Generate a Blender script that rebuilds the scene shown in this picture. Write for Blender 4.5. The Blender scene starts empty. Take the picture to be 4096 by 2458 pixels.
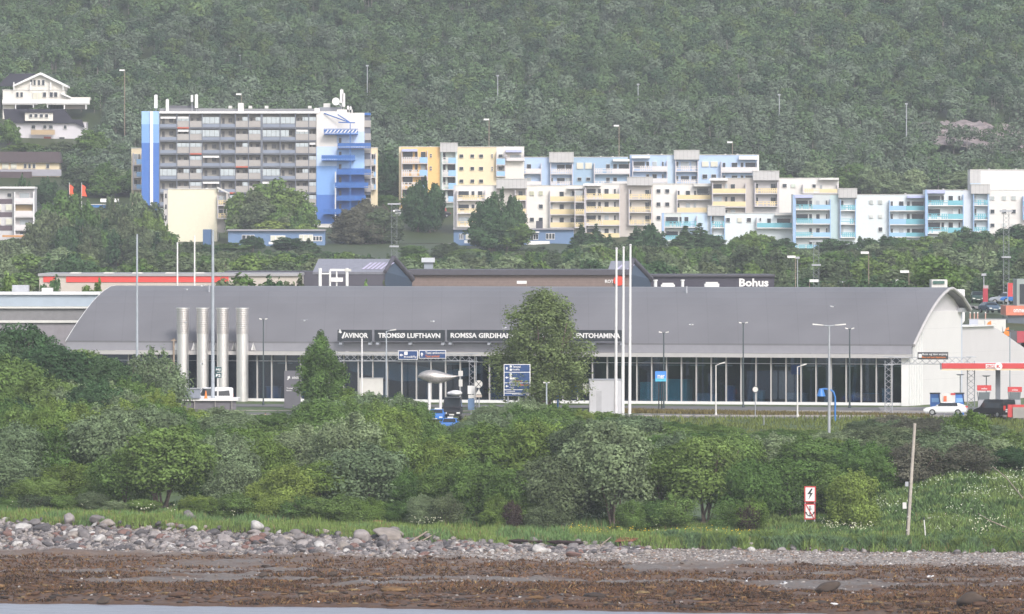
import bpy, math, random
import numpy as np
from mathutils import Vector, Matrix
R = math.radians
random.seed(7); rng = np.random.default_rng(7)
sc = bpy.context.scene
C = sc.collection
# ------------------------------------------------------------------ camera, light, exposure
HAZE = 0.000085
FPX, CX, HOR, CAMZ = 34782.0, 2048.0, 927.5, 30.0     # focal length in photo pixels, centre column, horizon row, eye height
cam = bpy.data.objects.new('camera', bpy.data.cameras.new('camera')); C.objects.link(cam)
cam.location = (0, 0, CAMZ); cam.rotation_euler = (R(90), 0, 0)
cam.data.sensor_width = 36; cam.data.lens = 36*FPX/4096; cam.data.shift_y = -(1229-HOR)/4096
cam.data.clip_start = 1; cam.data.clip_end = 20000
sc.camera = cam
w = bpy.data.worlds.new("World"); sc.world = w; w.use_nodes = True
nt = w.node_tree; bg = nt.nodes['Background']
sky = nt.nodes.new('ShaderNodeTexSky'); sky.sky_type = 'NISHITA'; sky.sun_disc = False
SUN = Vector((0.30, -0.72, 0.62)).normalized()
sky.sun_elevation = math.asin(SUN.z); sky.sun_rotation = math.atan2(SUN.x, SUN.y)
sky.air_density = 1.0; sky.dust_density = 2.5; sky.ozone_density = 1.0
hs = nt.nodes.new('ShaderNodeHueSaturation'); hs.inputs['Saturation'].default_value = 0.5   # thin high cloud greys the sky
nt.links.new(sky.outputs[0], hs.inputs['Color']); nt.links.new(hs.outputs[0], bg.inputs[0]); bg.inputs[1].default_value = 0.15
sl = bpy.data.lights.new('sun', 'SUN'); sun = bpy.data.objects.new('sun', sl); C.objects.link(sun)
sl.energy = 1.2; sl.angle = R(16); sl.color = (1.0, 0.965, 0.935)
sun.rotation_euler = (-SUN).to_track_quat('-Z', 'Y').to_euler(); sun.location = (0, 0, 300)
sc.view_settings.view_transform = 'Standard'; sc.view_settings.look = 'None'
sc.view_settings.exposure = 0.78; sc.view_settings.gamma = 1
sc.cycles.max_bounces = 5; sc.cycles.diffuse_bounces = 2; sc.cycles.transparent_max_bounces = 6; sc.cycles.volume_bounces = 0

# ------------------------------------------------------------------ helpers
class Zm:                                   # a measured picture area: turns a measured point at distance D into metres
    def __init__(s, ox, oy, k): s.ox, s.oy, s.k = ox, oy, k
    def X(s, a, D): return (s.ox + a/s.k - CX)*D/FPX
    def Z(s, b, D): return CAMZ - (s.oy + b/s.k - HOR)*D/FPX
    def W(s, d, D): return d/s.k*D/FPX
N = Zm(0, 0, 0.603760)
ORG = {}                                    # world base point of each thing
MATS = {}
def mat(name, col, rough=0.7, metal=0.0, var=0.12, scale=1.5, bump=0.0, kind=None, emit=0, rnd=0.0, stripes=None, spec=None):
    if name in MATS: return MATS[name]
    m = bpy.data.materials.new(name); m.use_nodes = True; t = m.node_tree; n = t.nodes; L = t.links
    b = n['Principled BSDF']; b.inputs['Roughness'].default_value = rough; b.inputs['Metallic'].default_value = metal
    if spec is not None: b.inputs['Specular IOR Level'].default_value = spec
    c = (*col, 1)
    tc = n.new('ShaderNodeTexCoord'); nz = n.new('ShaderNodeTexNoise'); nz.inputs['Scale'].default_value = scale; nz.inputs['Detail'].default_value = 5
    L.new(tc.outputs['Object'], nz.inputs['Vector'])
    mr = n.new('ShaderNodeMapRange'); mr.inputs[1].default_value = 0.25; mr.inputs[2].default_value = 0.75
    mr.inputs[3].default_value = 1-var; mr.inputs[4].default_value = 1+var; L.new(nz.outputs[0], mr.inputs[0])
    mul = n.new('ShaderNodeVectorMath'); mul.operation = 'MULTIPLY'; mul.inputs[0].default_value = col
    L.new(mr.outputs[0], mul.inputs[1]); out = mul.outputs[0]
    if stripes:                             # (axis, spacing, width fraction, darkness): joints between cladding sheets
        ax, sp, wf, dk = stripes
        sx = n.new('ShaderNodeSeparateXYZ'); L.new(tc.outputs['Object'], sx.inputs[0])
        d = n.new('ShaderNodeMath'); d.operation = 'DIVIDE'; d.inputs[1].default_value = sp; L.new(sx.outputs[ax], d.inputs[0])
        fr = n.new('ShaderNodeMath'); fr.operation = 'FRACT'; L.new(d.outputs[0], fr.inputs[0])
        ls = n.new('ShaderNodeMath'); ls.operation = 'LESS_THAN'; ls.inputs[1].default_value = wf; L.new(fr.outputs[0], ls.inputs[0])
        mm = n.new('ShaderNodeMapRange'); mm.inputs[3].default_value = 1; mm.inputs[4].default_value = dk; L.new(ls.outputs[0], mm.inputs[0])
        m2 = n.new('ShaderNodeVectorMath'); m2.operation = 'MULTIPLY'; L.new(out, m2.inputs[0]); L.new(mm.outputs[0], m2.inputs[1]); out = m2.outputs[0]
    L.new(out, b.inputs['Base Color'])
    if bump:
        bp = n.new('ShaderNodeBump'); bp.inputs['Strength'].default_value = bump; bp.inputs['Distance'].default_value = 0.05
        L.new(nz.outputs[0], bp.inputs['Height']); L.new(bp.outputs[0], b.inputs['Normal'])
    if emit: b.inputs['Emission Color'].default_value = c; b.inputs['Emission Strength'].default_value = emit
    MATS[name] = m; return m
def leafmat(name, col, var=0.35):
    m = bpy.data.materials.new(name); m.use_nodes = True; t = m.node_tree; n = t.nodes; L = t.links
    n.remove(n['Principled BSDF']); out = n['Material Output']
    oi = n.new('ShaderNodeObjectInfo'); at = n.new('ShaderNodeAttribute'); at.attribute_name = 'tint'
    geo = n.new('ShaderNodeNewGeometry'); nz = n.new('ShaderNodeTexNoise'); nz.inputs['Scale'].default_value = 0.55; nz.inputs['Detail'].default_value = 3
    L.new(geo.outputs['Position'], nz.inputs['Vector'])
    hsv = n.new('ShaderNodeHueSaturation'); hsv.inputs['Color'].default_value = (*col, 1)
    def rng_(src, a, b_, lo=0, hi=1):
        q = n.new('ShaderNodeMapRange'); q.inputs[1].default_value = lo; q.inputs[2].default_value = hi
        q.inputs[3].default_value = a; q.inputs[4].default_value = b_; L.new(src, q.inputs[0]); return q.outputs[0]
    h = rng_(oi.outputs['Random'], 0.482, 0.515); L.new(h, hsv.inputs['Hue'])
    a1 = rng_(nz.outputs[0], 1-var, 1+var, .3, .7); a2 = rng_(at.outputs['Fac'], 0.62, 1.38)
    a3 = rng_(oi.outputs['Random'], 1.18, 0.82)
    p = n.new('ShaderNodeMath'); p.operation = 'MULTIPLY'; L.new(a1, p.inputs[0]); L.new(a2, p.inputs[1])
    p2 = n.new('ShaderNodeMath'); p2.operation = 'MULTIPLY'; L.new(p.outputs[0], p2.inputs[0]); L.new(a3, p2.inputs[1])
    L.new(p2.outputs[0], hsv.inputs['Value'])
    df = n.new('ShaderNodeBsdfDiffuse'); tr = n.new('ShaderNodeBsdfTranslucent'); mx = n.new('ShaderNodeMixShader'); mx.inputs[0].default_value = 0.30
    L.new(hsv.outputs[0], df.inputs[0]); L.new(hsv.outputs[0], tr.inputs[0]); L.new(df.outputs[0], mx.inputs[1]); L.new(tr.outputs[0], mx.inputs[2])
    L.new(mx.outputs[0], out.inputs[0]); MATS[name] = m; return m
def attrmat(name, rough=0.85, spec=0.3):
    m = bpy.data.materials.new(name); m.use_nodes = True; t = m.node_tree; n = t.nodes; L = t.links
    b = n['Principled BSDF']; b.inputs['Roughness'].default_value = rough; b.inputs['Specular IOR Level'].default_value = spec
    at = n.new('ShaderNodeAttribute'); at.attribute_name = 'own'
    nz = n.new('ShaderNodeTexNoise'); nz.inputs['Scale'].default_value = 4; tc = n.new('ShaderNodeTexCoord'); L.new(tc.outputs['Object'], nz.inputs['Vector'])
    mr = n.new('ShaderNodeMapRange'); mr.inputs[1].default_value = .3; mr.inputs[2].default_value = .7; mr.inputs[3].default_value = .75; mr.inputs[4].default_value = 1.2; L.new(nz.outputs[0], mr.inputs[0])
    mu = n.new('ShaderNodeVectorMath'); mu.operation = 'MULTIPLY'; L.new(at.outputs['Color'], mu.inputs[0]); L.new(mr.outputs[0], mu.inputs[1]); L.new(mu.outputs[0], b.inputs['Base Color'])
    MATS[name] = m; return m

def mesh_np(name, V, F, m=None, smooth=False, tint=None, own=None):
    """V (n,3), F (k,3|4) numpy -> mesh, fast"""
    me = bpy.data.meshes.new(name); V = np.ascontiguousarray(V, np.float32); F = np.ascontiguousarray(F, np.int32)
    k, q = F.shape
    me.vertices.add(len(V)); me.vertices.foreach_set('co', V.ravel())
    me.loops.add(k*q); me.loops.foreach_set('vertex_index', F.ravel())
    me.polygons.add(k); me.polygons.foreach_set('loop_start', np.arange(0, k*q, q, dtype=np.int32)); me.polygons.foreach_set('loop_total', np.full(k, q, np.int32))
    if smooth: me.polygons.foreach_set('use_smooth', np.ones(k, bool))
    if tint is not None:
        a = me.attributes.new('tint', 'FLOAT', 'FACE'); a.data.foreach_set('value', np.ascontiguousarray(tint, np.float32))
    if own is not None:
        a = me.attributes.new('own', 'FLOAT_COLOR', 'FACE'); a.data.foreach_set('color', np.ascontiguousarray(own, np.float32).ravel())
    me.update(calc_edges=True); me.validate()
    if m: me.materials.append(m)
    return me
BOXF = [(0,1,2,3),(7,6,5,4),(0,4,5,1),(1,5,6,2),(2,6,7,3),(3,7,4,0)]
class MB:
    def __init__(s, tf=None): s.v = []; s.f = []; s.sm = []; s.tf = tf
    def add(s, V, F, smooth=False):
        o = len(s.v); s.v += [tuple(s.tf(*p)) if s.tf else tuple(p) for p in V]
        s.f += [tuple(i+o for i in f) for f in F]; s.sm += [smooth]*len(F); return s
    def box(s, x0, x1, y0, y1, z0, z1):
        x0, x1 = min(x0,x1), max(x0,x1); y0, y1 = min(y0,y1), max(y0,y1); z0, z1 = min(z0,z1), max(z0,z1)
        return s.add([(x0,y0,z0),(x0,y1,z0),(x1,y1,z0),(x1,y0,z0),(x0,y0,z1),(x0,y1,z1),(x1,y1,z1),(x1,y0,z1)], BOXF)
    def tube(s, p, q, r0, r1=None, n=8, caps=True):
        r1 = r0 if r1 is None else r1; p = Vector(p); q = Vector(q); d = (q-p).normalized()
        a = d.orthogonal().normalized(); b = d.cross(a); V = []
        for c, r in ((p, r0), (q, r1)):
            for i in range(n): t = 2*math.pi*i/n; V.append(c + a*math.cos(t)*r + b*math.sin(t)*r)
        s.add(V, [(i, (i+1) % n, n+(i+1) % n, n+i) for i in range(n)], True)
        if caps: s.add(V, [tuple(range(n))[::-1], tuple(range(n, 2*n))])
        return s
    def prism(s, poly, y0, y1):             # poly of (x,z), extruded in y
        n = len(poly); V = [(x, y0, z) for x, z in poly] + [(x, y1, z) for x, z in poly]
        return s.add(V, [tuple(range(n)), tuple(range(2*n-1, n-1, -1))] + [(i, n+i, n+(i+1) % n, (i+1) % n) for i in range(n)])
    def prismx(s, poly, x0, x1):            # poly of (y,z), extruded in x
        n = len(poly); V = [(x0, y, z) for y, z in poly] + [(x1, y, z) for y, z in poly]
        return s.add(V, [tuple(range(n)), tuple(range(2*n-1, n-1, -1))] + [(i, n+i, n+(i+1) % n, (i+1) % n) for i in range(n)])
    def ball(s, c, rx, ry=None, rz=None, n=10, m=7):
        ry = ry or rx; rz = rz or rx; V = []; F = []
        for j in range(m+1):
            ph = math.pi*j/m - math.pi/2
            for i in range(n): th = 2*math.pi*i/n; V.append((c[0]+rx*math.cos(ph)*math.cos(th), c[1]+ry*math.cos(ph)*math.sin(th), c[2]+rz*math.sin(ph)))
        for j in range(m):
            for i in range(n): F.append((j*n+i, j*n+(i+1) % n, (j+1)*n+(i+1) % n, (j+1)*n+i))
        return s.add(V, F, True)
    def loft(s, rings, smooth=True):        # rings: lists of points, same count
        n = len(rings[0]); V = [p for r in rings for p in r]; F = []
        for j in range(len(rings)-1):
            for i in range(n): F.append((j*n+i, j*n+(i+1) % n, (j+1)*n+(i+1) % n, (j+1)*n+i))
        s.add(V, F, smooth); s.add(V, [tuple(range(n))[::-1], tuple(range((len(rings)-1)*n, len(rings)*n))]); return s
    def mesh(s, name, m, org=(0,0,0)):
        me = bpy.data.meshes.new(name); o = Vector(org)
        me.from_pydata([tuple(Vector(p)-o) for p in s.v], [], s.f)
        me.polygons.foreach_set('use_smooth', s.sm); me.update()
        if m: me.materials.append(m)
        return me
    def build(s, name, m, parent=None, label=None, org=None):
        if parent is not None: o3 = ORG.get(parent.name, Vector((0,0,0)))
        else: o3 = Vector(org) if org is not None else Vector(np.array([min(p[0] for p in s.v)+max(p[0] for p in s.v), min(p[1] for p in s.v)+max(p[1] for p in s.v), 2*min(p[2] for p in s.v)])/2)
        ob = bpy.data.objects.new(name, s.mesh(name, m, o3)); C.objects.link(ob)
        if parent is not None: ob.parent = parent
        else: ob.location = o3
        ORG[ob.name] = o3
        if label: ob['label'] = label
        return ob
def tag(o, label=None, cat=None, group=None, kind=None):
    if label: o['label'] = label
    if cat: o['category'] = cat
    if group: o['group'] = group
    if kind: o['kind'] = kind
    return o
def thing(name, label, cat, loc=(0,0,0), group=None, rz=0):
    o = bpy.data.objects.new(name, None); C.objects.link(o); o.location = loc; o.rotation_euler = (0,0,rz); o.empty_display_size = .3
    ORG[o.name] = Vector(loc); return tag(o, label, cat, group)
KIDS = {}
def copy_tree(o, parent=None):
    c = o.copy(); C.objects.link(c); c.parent = parent
    for ch in o.children: copy_tree(ch, c)
    return c
def obj(name, me, parent=None, loc=(0,0,0)):
    o = bpy.data.objects.new(name, me); C.objects.link(o); o.parent = parent; o.location = loc; return o
def text(body, m, parent, x0, x1, z0, z1, y, name='lettering', tf=None, bold=0.0, org=None):
    cu = bpy.data.curves.new('t', 'FONT'); cu.body = body; cu.extrude = 0.02; cu.offset = bold; cu.resolution_u = 2
    to = bpy.data.objects.new('t', cu); C.objects.link(to); bpy.context.view_layer.update()
    me = bpy.data.meshes.new_from_object(to.evaluated_get(bpy.context.evaluated_depsgraph_get()))
    bpy.data.objects.remove(to); V = np.array([v.co[:] for v in me.vertices]); a = V.min(0); b = V.max(0)
    o3 = ORG[parent.name]
    for v in me.vertices:
        c = v.co; px = x0+(c.x-a[0])/(b[0]-a[0])*(x1-x0); pz = z0+(c.y-a[1])/(b[1]-a[1])*(z1-z0); py = y-(c.z+0.02)
        p = Vector(tf(px, py, pz)) if tf else Vector((px, py, pz)); v.co = p-o3
    me.materials.clear(); me.materials.append(m); me.name = name
    ob = bpy.data.objects.new(name, me); C.objects.link(ob); ob.parent = parent; return ob
def sign_text(*a, **k): return text(*a, **k)

# ------------------------------------------------------------------ terrain
def lerp(x, xs, ys): return np.interp(x, xs, ys)
def sstep(a, b, x): t = np.clip((x-a)/(b-a), 0, 1); return t*t*(3-2*t)
def edgeE(x): return 689-0.30*x+.7*np.sin(x*.33)+.45*np.sin(x*1.07+2)+.25*np.sin(x*2.9)
def edgeB(x): return lerp(x, [-60,-40,-20,0,15,40,60], [794,788,779,770,767,764,762]) + 0.8*np.sin(x*0.9)+0.5*np.sin(x*2.3+1)
def zB(x): return lerp(x, [-60,-40,-20,0,15,40,60], [3.7,3.55,3.0,2.35,2.2,2.0,2.0])
def vnoise(x, y, s, seed):
    x = np.asarray(x, float)/s; y = np.asarray(y, float)/s; xi = np.floor(x).astype(np.int64); yi = np.floor(y).astype(np.int64); fx = x-xi; fy = y-yi
    def h(a, b):
        n = (a*374761393 + b*668265263 + seed*974711) & 0x7fffffff; n = ((n ^ (n >> 13))*1274126177) & 0x7fffffff
        return ((n ^ (n >> 16)) & 0xffff)/65535.0
    fx = fx*fx*(3-2*fx); fy = fy*fy*(3-2*fy)
    return (h(xi,yi)*(1-fx)+h(xi+1,yi)*fx)*(1-fy)+(h(xi,yi+1)*(1-fx)+h(xi+1,yi+1)*fx)*fy
FAR = ([850,870,900,930,955,972,1070,1200,1250,1400,1600,1800,1900,1950,2000,2050,2100,2150,2200,2500,2700,3100],
       [6.0,6.5,7.4,8.5,9.5,10.25,10.35,13.0,13.8,15,17.5,20.5,23.2,26.3,28.7,34,40,47,54,100,128,175])
def ground_z(x, y):
    x = np.asarray(x, float); y = np.asarray(y, float); E = edgeE(x); B = edgeB(x); zb = zB(x)
    t1 = np.clip((y-E)/(B-16-E), -8, 1)
    flat = np.where(t1 < 0, t1*3.0, 0.12+1.3*t1)
    beach = 1.42 + np.clip((y-(B-16))/16, 0, 1)**1.3*(zb-0.3-1.42)
    lip = (zb-0.3) + sstep(0, 0.7, y-B)*0.55
    up = lerp(np.clip((y-B)/(850-B), 0, 1), [0,.3,1], [0,.45,1])
    back = lip + up*(6.0-(zb+0.25))
    z = np.where(y < B-16, flat, np.where(y < B, beach, back))
    far = np.interp(y, *FAR); z = np.where(y >= 850, far, z)
    z = z + 2.3*sstep(31, 41, x)*sstep(768, 815, y)*(1-sstep(850, 940, y))
    z = z + np.interp(y,[1105,1133,1175,1290,1420],[0,5.5,6.2,5.0,0])*sstep(57,64,x)
    r = np.where(y < B, 1, 0)*np.where(y > E+0.5, 1, 0)
    rough = (vnoise(x,y,1.1,3)**2*0.34+vnoise(x,y,0.5,4)*0.12+vnoise(x,y,4,5)*0.25)
    z = z + r*rough*(0.35+0.65*(y < B-16))*np.clip((y-E)/4, 0.25, 1)
    z = z + np.where((y > B) & (y < 955), (vnoise(x,y,2.5,8)-.5)*0.35, 0) + np.where(y > 1085, (vnoise(x,y,9,9)-.5)*1.0, 0) + np.where(y > 2110, (vnoise(x,y,40,10)-.5)*4*np.clip((y-2110)/100,0,1), 0)
    return np.maximum(z, -3.0)
def gz(x, y): return float(ground_z(x, y))
xs = np.concatenate([np.arange(-520,-70,15), np.arange(-70,-48,2), np.arange(-48,48,0.33), np.arange(48,70,2), np.arange(70,521,15)])
ys = np.concatenate([np.arange(-300,660,40), np.arange(660,682,2), np.arange(682,802,0.33), np.arange(802,850,1.5), np.arange(850,1100,5), np.arange(1100,3101,12)])
GX, GY = np.meshgrid(xs, ys); GZ = ground_z(GX, GY); nx, ny = len(xs), len(ys)
idx = np.arange(nx*ny).reshape(ny, nx)
GF = np.stack([idx[:-1,:-1], idx[:-1,1:], idx[1:,1:], idx[1:,:-1]], -1).reshape(-1,4)
# colour of each patch of ground: what it is made of
fx = GX.ravel()[GF].mean(1); fy = GY.ravel()[GF].mean(1); fz = GZ.ravel()[GF].mean(1)
E = edgeE(fx); B = edgeB(fx)
col = np.zeros((len(fx), 3)); n1 = vnoise(fx,fy,6,21); n2 = vnoise(fx,fy,1.2,22); n3 = vnoise(fx,fy,0.45,23); n4 = vnoise(fx*0.25,fy,3.2,24)
brown = np.array([.076,.039,.022]); ochre = np.array([.125,.066,.030]); grey = np.array([.26,.235,.215]); shing = np.array([.26,.225,.20]); grass = np.array([.072,.108,.026]); soil = np.array([.06,.04,.03])
mixo = np.clip(n3*1.1+n2*.5-.45, 0, 1)[:,None]
base = brown*(1-mixo)+ochre*mixo
band = (fy-E)/(B-16-E)
tan_ = np.clip((band-.35)*1.6,0,1)[:,None]*(.35+.65*n2[:,None]); base = base*(1-tan_)+np.array([.165,.118,.09])*tan_
strip = .75*np.clip((n4-0.62)*6, 0, 1)*np.clip((band-.22)*6, 0, 1)*np.clip(1.4-n3*.8,0,1)
base = base*(1-strip[:,None])+grey*0.62*strip[:,None]
SD = lerp(fx,[-50,0,50],[14,18,25]); sh = sstep(-3.5, 3.5, fy-B+SD+5*(n1-.5)+3*(n2-.5))[:,None]
col = base*(1-sh)+shing*(0.65+0.6*n3[:,None])*sh
gr = (fy > B)[:,None]; col = np.where(gr, grass*(0.75+0.5*n2[:,None]), col)
lipm = ((fy > B-0.6) & (fy < B+0.35))[:,None]; col = np.where(lipm, soil, col)
col = np.where((fy > 1100)[:,None], np.array([.05,.068,.022]), col)
gm = attrmat('ground_cover', 0.6)
ground = obj('ground', mesh_np('ground', np.stack([GX.ravel(), GY.ravel(), GZ.ravel()], 1), GF, gm, True, own=np.concatenate([col, np.ones((len(col),1))], 1)))
tag(ground, kind='structure')
# water
wm = bpy.data.materials.new('sea_water'); wm.use_nodes = True; n = wm.node_tree.nodes; b = n['Principled BSDF']
b.inputs['Base Color'].default_value = (.20,.20,.24,1); b.inputs['Roughness'].default_value = 0.32; b.inputs['IOR'].default_value = 1.33
nz = n.new('ShaderNodeTexNoise'); nz.inputs['Scale'].default_value = .45; nz.inputs['Detail'].default_value = 7; bp = n.new('ShaderNodeBump'); bp.inputs['Strength'].default_value = 1.0; bp.inputs['Distance'].default_value = .5
geo = n.new('ShaderNodeNewGeometry'); wm.node_tree.links.new(geo.outputs['Position'], nz.inputs['Vector']); wm.node_tree.links.new(nz.outputs[0], bp.inputs['Height']); wm.node_tree.links.new(bp.outputs[0], b.inputs['Normal'])
tag(MB().box(-520, 520, -300, 712, -0.5, 0.02).build('water', wm), kind='structure')

# ------------------------------------------------------------------ common paints
white = mat('white_paint', (.78,.76,.75), .55, var=.04); offw = mat('off_white', (.62,.60,.57), .6, var=.06)
dark = mat('dark_metal', (.03,.032,.036), .5); glass = mat('dark_window_glass', (.035,.045,.055), .12, var=.2)
galv = mat('galvanised_steel', (.38,.39,.42), .45, .3); conc = mat('concrete', (.30,.28,.26), .85, bump=.3); asph = mat('asphalt', (.14,.135,.135), .9)
red = mat('red_paint', (.52,.05,.05), .45, var=.05); orange = mat('orange_print', (.75,.22,.03), .5, var=.03); navy = mat('navy_sign', (.012,.05,.17), .45, var=.06)
lit = mat('pale_lit_pane', (.62,.6,.5), .5, var=.05); bark = mat('bark', (.16,.12,.10), .9, bump=.5, var=.3, scale=6)  # lit: pale pane colour stands for the light of lit windows
black = mat('black_paint', (.012,.012,.014), .3); wood = mat('weathered_wood', (.28,.22,.17), .85, var=.2, scale=4)
# ------------------------------------------------------------------ airport terminal (its own axes: s along the front, t into the depth)
def T(s, t, z): return (-51.9+.943*s+.332*t, 1018-.332*s+.943*t, z)
def TS(u):                                   # overview column -> metres along the front
    k = (u*1/0.60376-CX)/FPX; return (k*1018+51.9)/(.943+.332*k)
def ordn_(u): return 'first second third fourth fifth sixth seventh eighth ninth tenth eleventh twelfth'.split()[sorted([1440,1690,1745,1815,1905,1985,2090,2125,700,640,900,1185]).index(u)]+' from the left'
def TZ(v, s, t=0): y = 1018-.332*s+.943*t; return CAMZ-(v/0.60376-HOR)*y/FPX
roofm = mat('grey_roof_sheet', (.168,.163,.173), .5, .0, var=.13, scale=.13, stripes=(0,3.4,.03,.9))
fascm = mat('grey_fascia', (.27,.265,.29), .6, var=.05); beamm = mat('pale_beam', (.46,.44,.43), .6, var=.05)
gabm = mat('white_gable_panels', (.75,.72,.71), .6, var=.03, scale=.4, stripes=(2,2.9,.02,.9)); tymp = mat('grey_gable_panel', (.6,.57,.58), .6, var=.03)
tg = bpy.data.materials.new('tinted_curtain_wall_glass'); tg.use_nodes = True; n = tg.node_tree.nodes; L = tg.node_tree.links
n.remove(n['Principled BSDF']); g1 = n.new('ShaderNodeBsdfGlossy'); g1.inputs['Roughness'].default_value = .03; g1.inputs[0].default_value = (.8,.9,.95,1)
t1 = n.new('ShaderNodeBsdfTransparent'); t1.inputs[0].default_value = (.42,.56,.68,1); mx = n.new('ShaderNodeMixShader'); mx.inputs[0].default_value = .13
L.new(t1.outputs[0], mx.inputs[1]); L.new(g1.outputs[0], mx.inputs[2]); L.new(mx.outputs[0], n['Material Output'].inputs[0])
term = thing('airport_terminal', 'long airport terminal with curved grey roof and dark glass front', 'terminal building', T(50,10,10.2))
PR = [(0,17.25),(2,18.45),(4,19.6),(6,20.65),(8,21.6),(10,22.4),(12,23.05),(14,23.5),(15.5,23.6),(17,23.25),(19.5,22.6),(22.8,21.1)]
rg = []
def roofring(s): return [T(s-0.0*t, t-.1, z) for t, z in PR]+[T(s, t-.1, z-.35) for t, z in PR[::-1]]
MB().loft([roofring(-.3), roofring(103.2)], False).build('roof', roofm, term)
b = MB(T)
rim = [(t, z) for t, z in PR]
for (t0, z0), (t1_, z1) in zip(rim[:-1], rim[1:]): b.tube((103.25,t0,z0-.12), (103.25,t1_,z1-.12), .2, n=6)
b.build('arch_rim', beamm, term)
b = MB(T)
for (t0, z0), (t1_, z1) in zip(rim[:-1], rim[1:]): b.tube((-.35,t0,z0-.1), (-.35,t1_,z1-.1), .12, n=6)
b.build('edge_trim', white, term)
MB(T).box(-.2, 103.0, -.25, .3, 16.15, 17.05).build('fascia', fascm, term)
MB(T).box(-.2, 103.0, .0, .3, 17.05, 17.3).build('gutter', dark, term)
MB(T).box(0, 103.1, -.75, .35, 15.68, 16.12).build('eave_beam', beamm, term)
zb0 = 10.62
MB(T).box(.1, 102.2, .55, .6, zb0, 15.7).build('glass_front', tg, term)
MB(T).box(0, 102.3, .1, .9, 10.3, zb0).build('window_sill', white, term)
MB(T).box(0, 102.3, .3, 1.2, 8.6, 10.3).build('plinth', conc, term)
MB(T).box(.1, 102.2, .38, .5, 14.95, 15.02).build('transom', galv, term)
mull = None
ms = MB(T); S0 = TS(1500)
for k in range(-44, 25):
    s = S0+k*1.79
    if s < TS(300) or s > 102.2: continue
    if TS(420) < s < TS(600): continue
    x, y, z = T(s, .35, zb0)
    if mull is None:
        mull = MB(lambda a, b_, c: tuple(Vector(T(a, b_, c))-Vector(T(0,0,0)))).box(-.06, .06, -.1, .12, 0, 5.05).mesh('mullion', beamm)
    o = obj('mullion', mull, term); o.location = Vector((x, y, z))-ORG[term.name]
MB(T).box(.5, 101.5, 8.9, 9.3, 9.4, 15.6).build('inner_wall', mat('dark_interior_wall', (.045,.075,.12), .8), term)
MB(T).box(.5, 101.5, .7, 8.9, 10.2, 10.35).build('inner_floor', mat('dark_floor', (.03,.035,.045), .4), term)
for u in (850, 1010, 1170, 1560, 1700, 1790, 1900, 2040):
    s = TS(u); MB(T).tube((s,3,10.4), (s+.5,3,16), .22, n=8).build('inner_column', mat('inner_column_paint', (.2,.23,.26), .6), term)
b = MB(T); b.box(TS(1532),TS(1645),2.0,4.2,10.5,12.75).box(TS(1560),TS(1645),2.0,4.2,12.75,13.1); tag(b.build('coach', mat('turquoise_coach_paint',(.25,.8,.62),.4)), 'turquoise coach seen dimly through the right glass front','coach')
for u_,w_,h_,c_,nm,lb in ((1440,1.6,1.3,(.5,.5,.5),'added_desk','grey desk'),(1690,2.2,1.1,(.45,.5,.5),'added_desk','pale desk'),(1745,1.0,2.0,(.12,.3,.5),'added_machine','blue machine'),(1815,1.2,1.5,(.5,.62,.5),'kiosk','pale green kiosk'),(1905,2.4,1.2,(.4,.38,.36),'added_desk','beige desk'),(1985,1.0,1.9,(.6,.55,.5),'kiosk','cream kiosk'),(2090,1.8,1.2,(.5,.2,.16),'added_seat_row','reddish seats'),(2125,.9,1.8,(.6,.6,.6),'kiosk','white kiosk'),(700,2.5,1.2,(.45,.45,.5),'added_desk','lilac grey desk'),(640,1.5,1.6,(.2,.26,.4),'kiosk','navy kiosk'),(900,1.5,2.2,(.4,.44,.45),'kiosk','grey green kiosk'),(1185,1.6,1.4,(.3,.3,.32),'added_seat_row','grey seats')):
    s_ = TS(u_); t_ = thing(nm, f'{lb} inside behind the glass front, {ordn_(u_)} of the indoor pieces', 'furniture', T(s_,3,10.35), 'furniture inside the terminal'); MB(T).box(s_-w_/2,s_+w_/2,2.4,3.2,10.35,10.35+h_).build('body', mat('inside_'+lb.replace(' ','_'), c_, .5), t_); MB(T).box(s_-w_/2-.1,s_+w_/2+.1,2.3,3.3,10.35+h_,10.42+h_).build('top', galv, t_)  # pale indoor pieces added to brighten the hall behind the glass
for u_ in (655,905,1060,1480,1520,1600,1655,1720,1860,1935,2020,2100,2150): MB(T).box(TS(u_)-.9,TS(u_)+.9,4.5,4.7,14.6,14.75).build('inner_brightening_panel', offw, term)  # pale strips near the ceiling, added to brighten the interior
# pale curved sheet behind the entrance glass, painted as the hill's reflection
hillrefl = mat('pale_green_reflection', (.42,.46,.42), .7, var=.1)
pts = [(TS(832),13.9),(TS(880),13.3),(TS(950),12.7),(TS(1060),12.8),(TS(1150),13.7),(TS(1150),14.6),(TS(1060),13.9),(TS(1000),14.5),(TS(900),14.9),(TS(832),14.9)]
b = MB(T); n_ = len(pts); b.add([(s, 1.6, z) for s, z in pts]+[(s, 1.75, z) for s, z in pts], [tuple(range(n_)), tuple(range(2*n_-1, n_-1, -1))]+[(i, n_+i, n_+(i+1)%n_, (i+1)%n_) for i in range(n_)]); b.build('hill_reflection', hillrefl, term)
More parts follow.
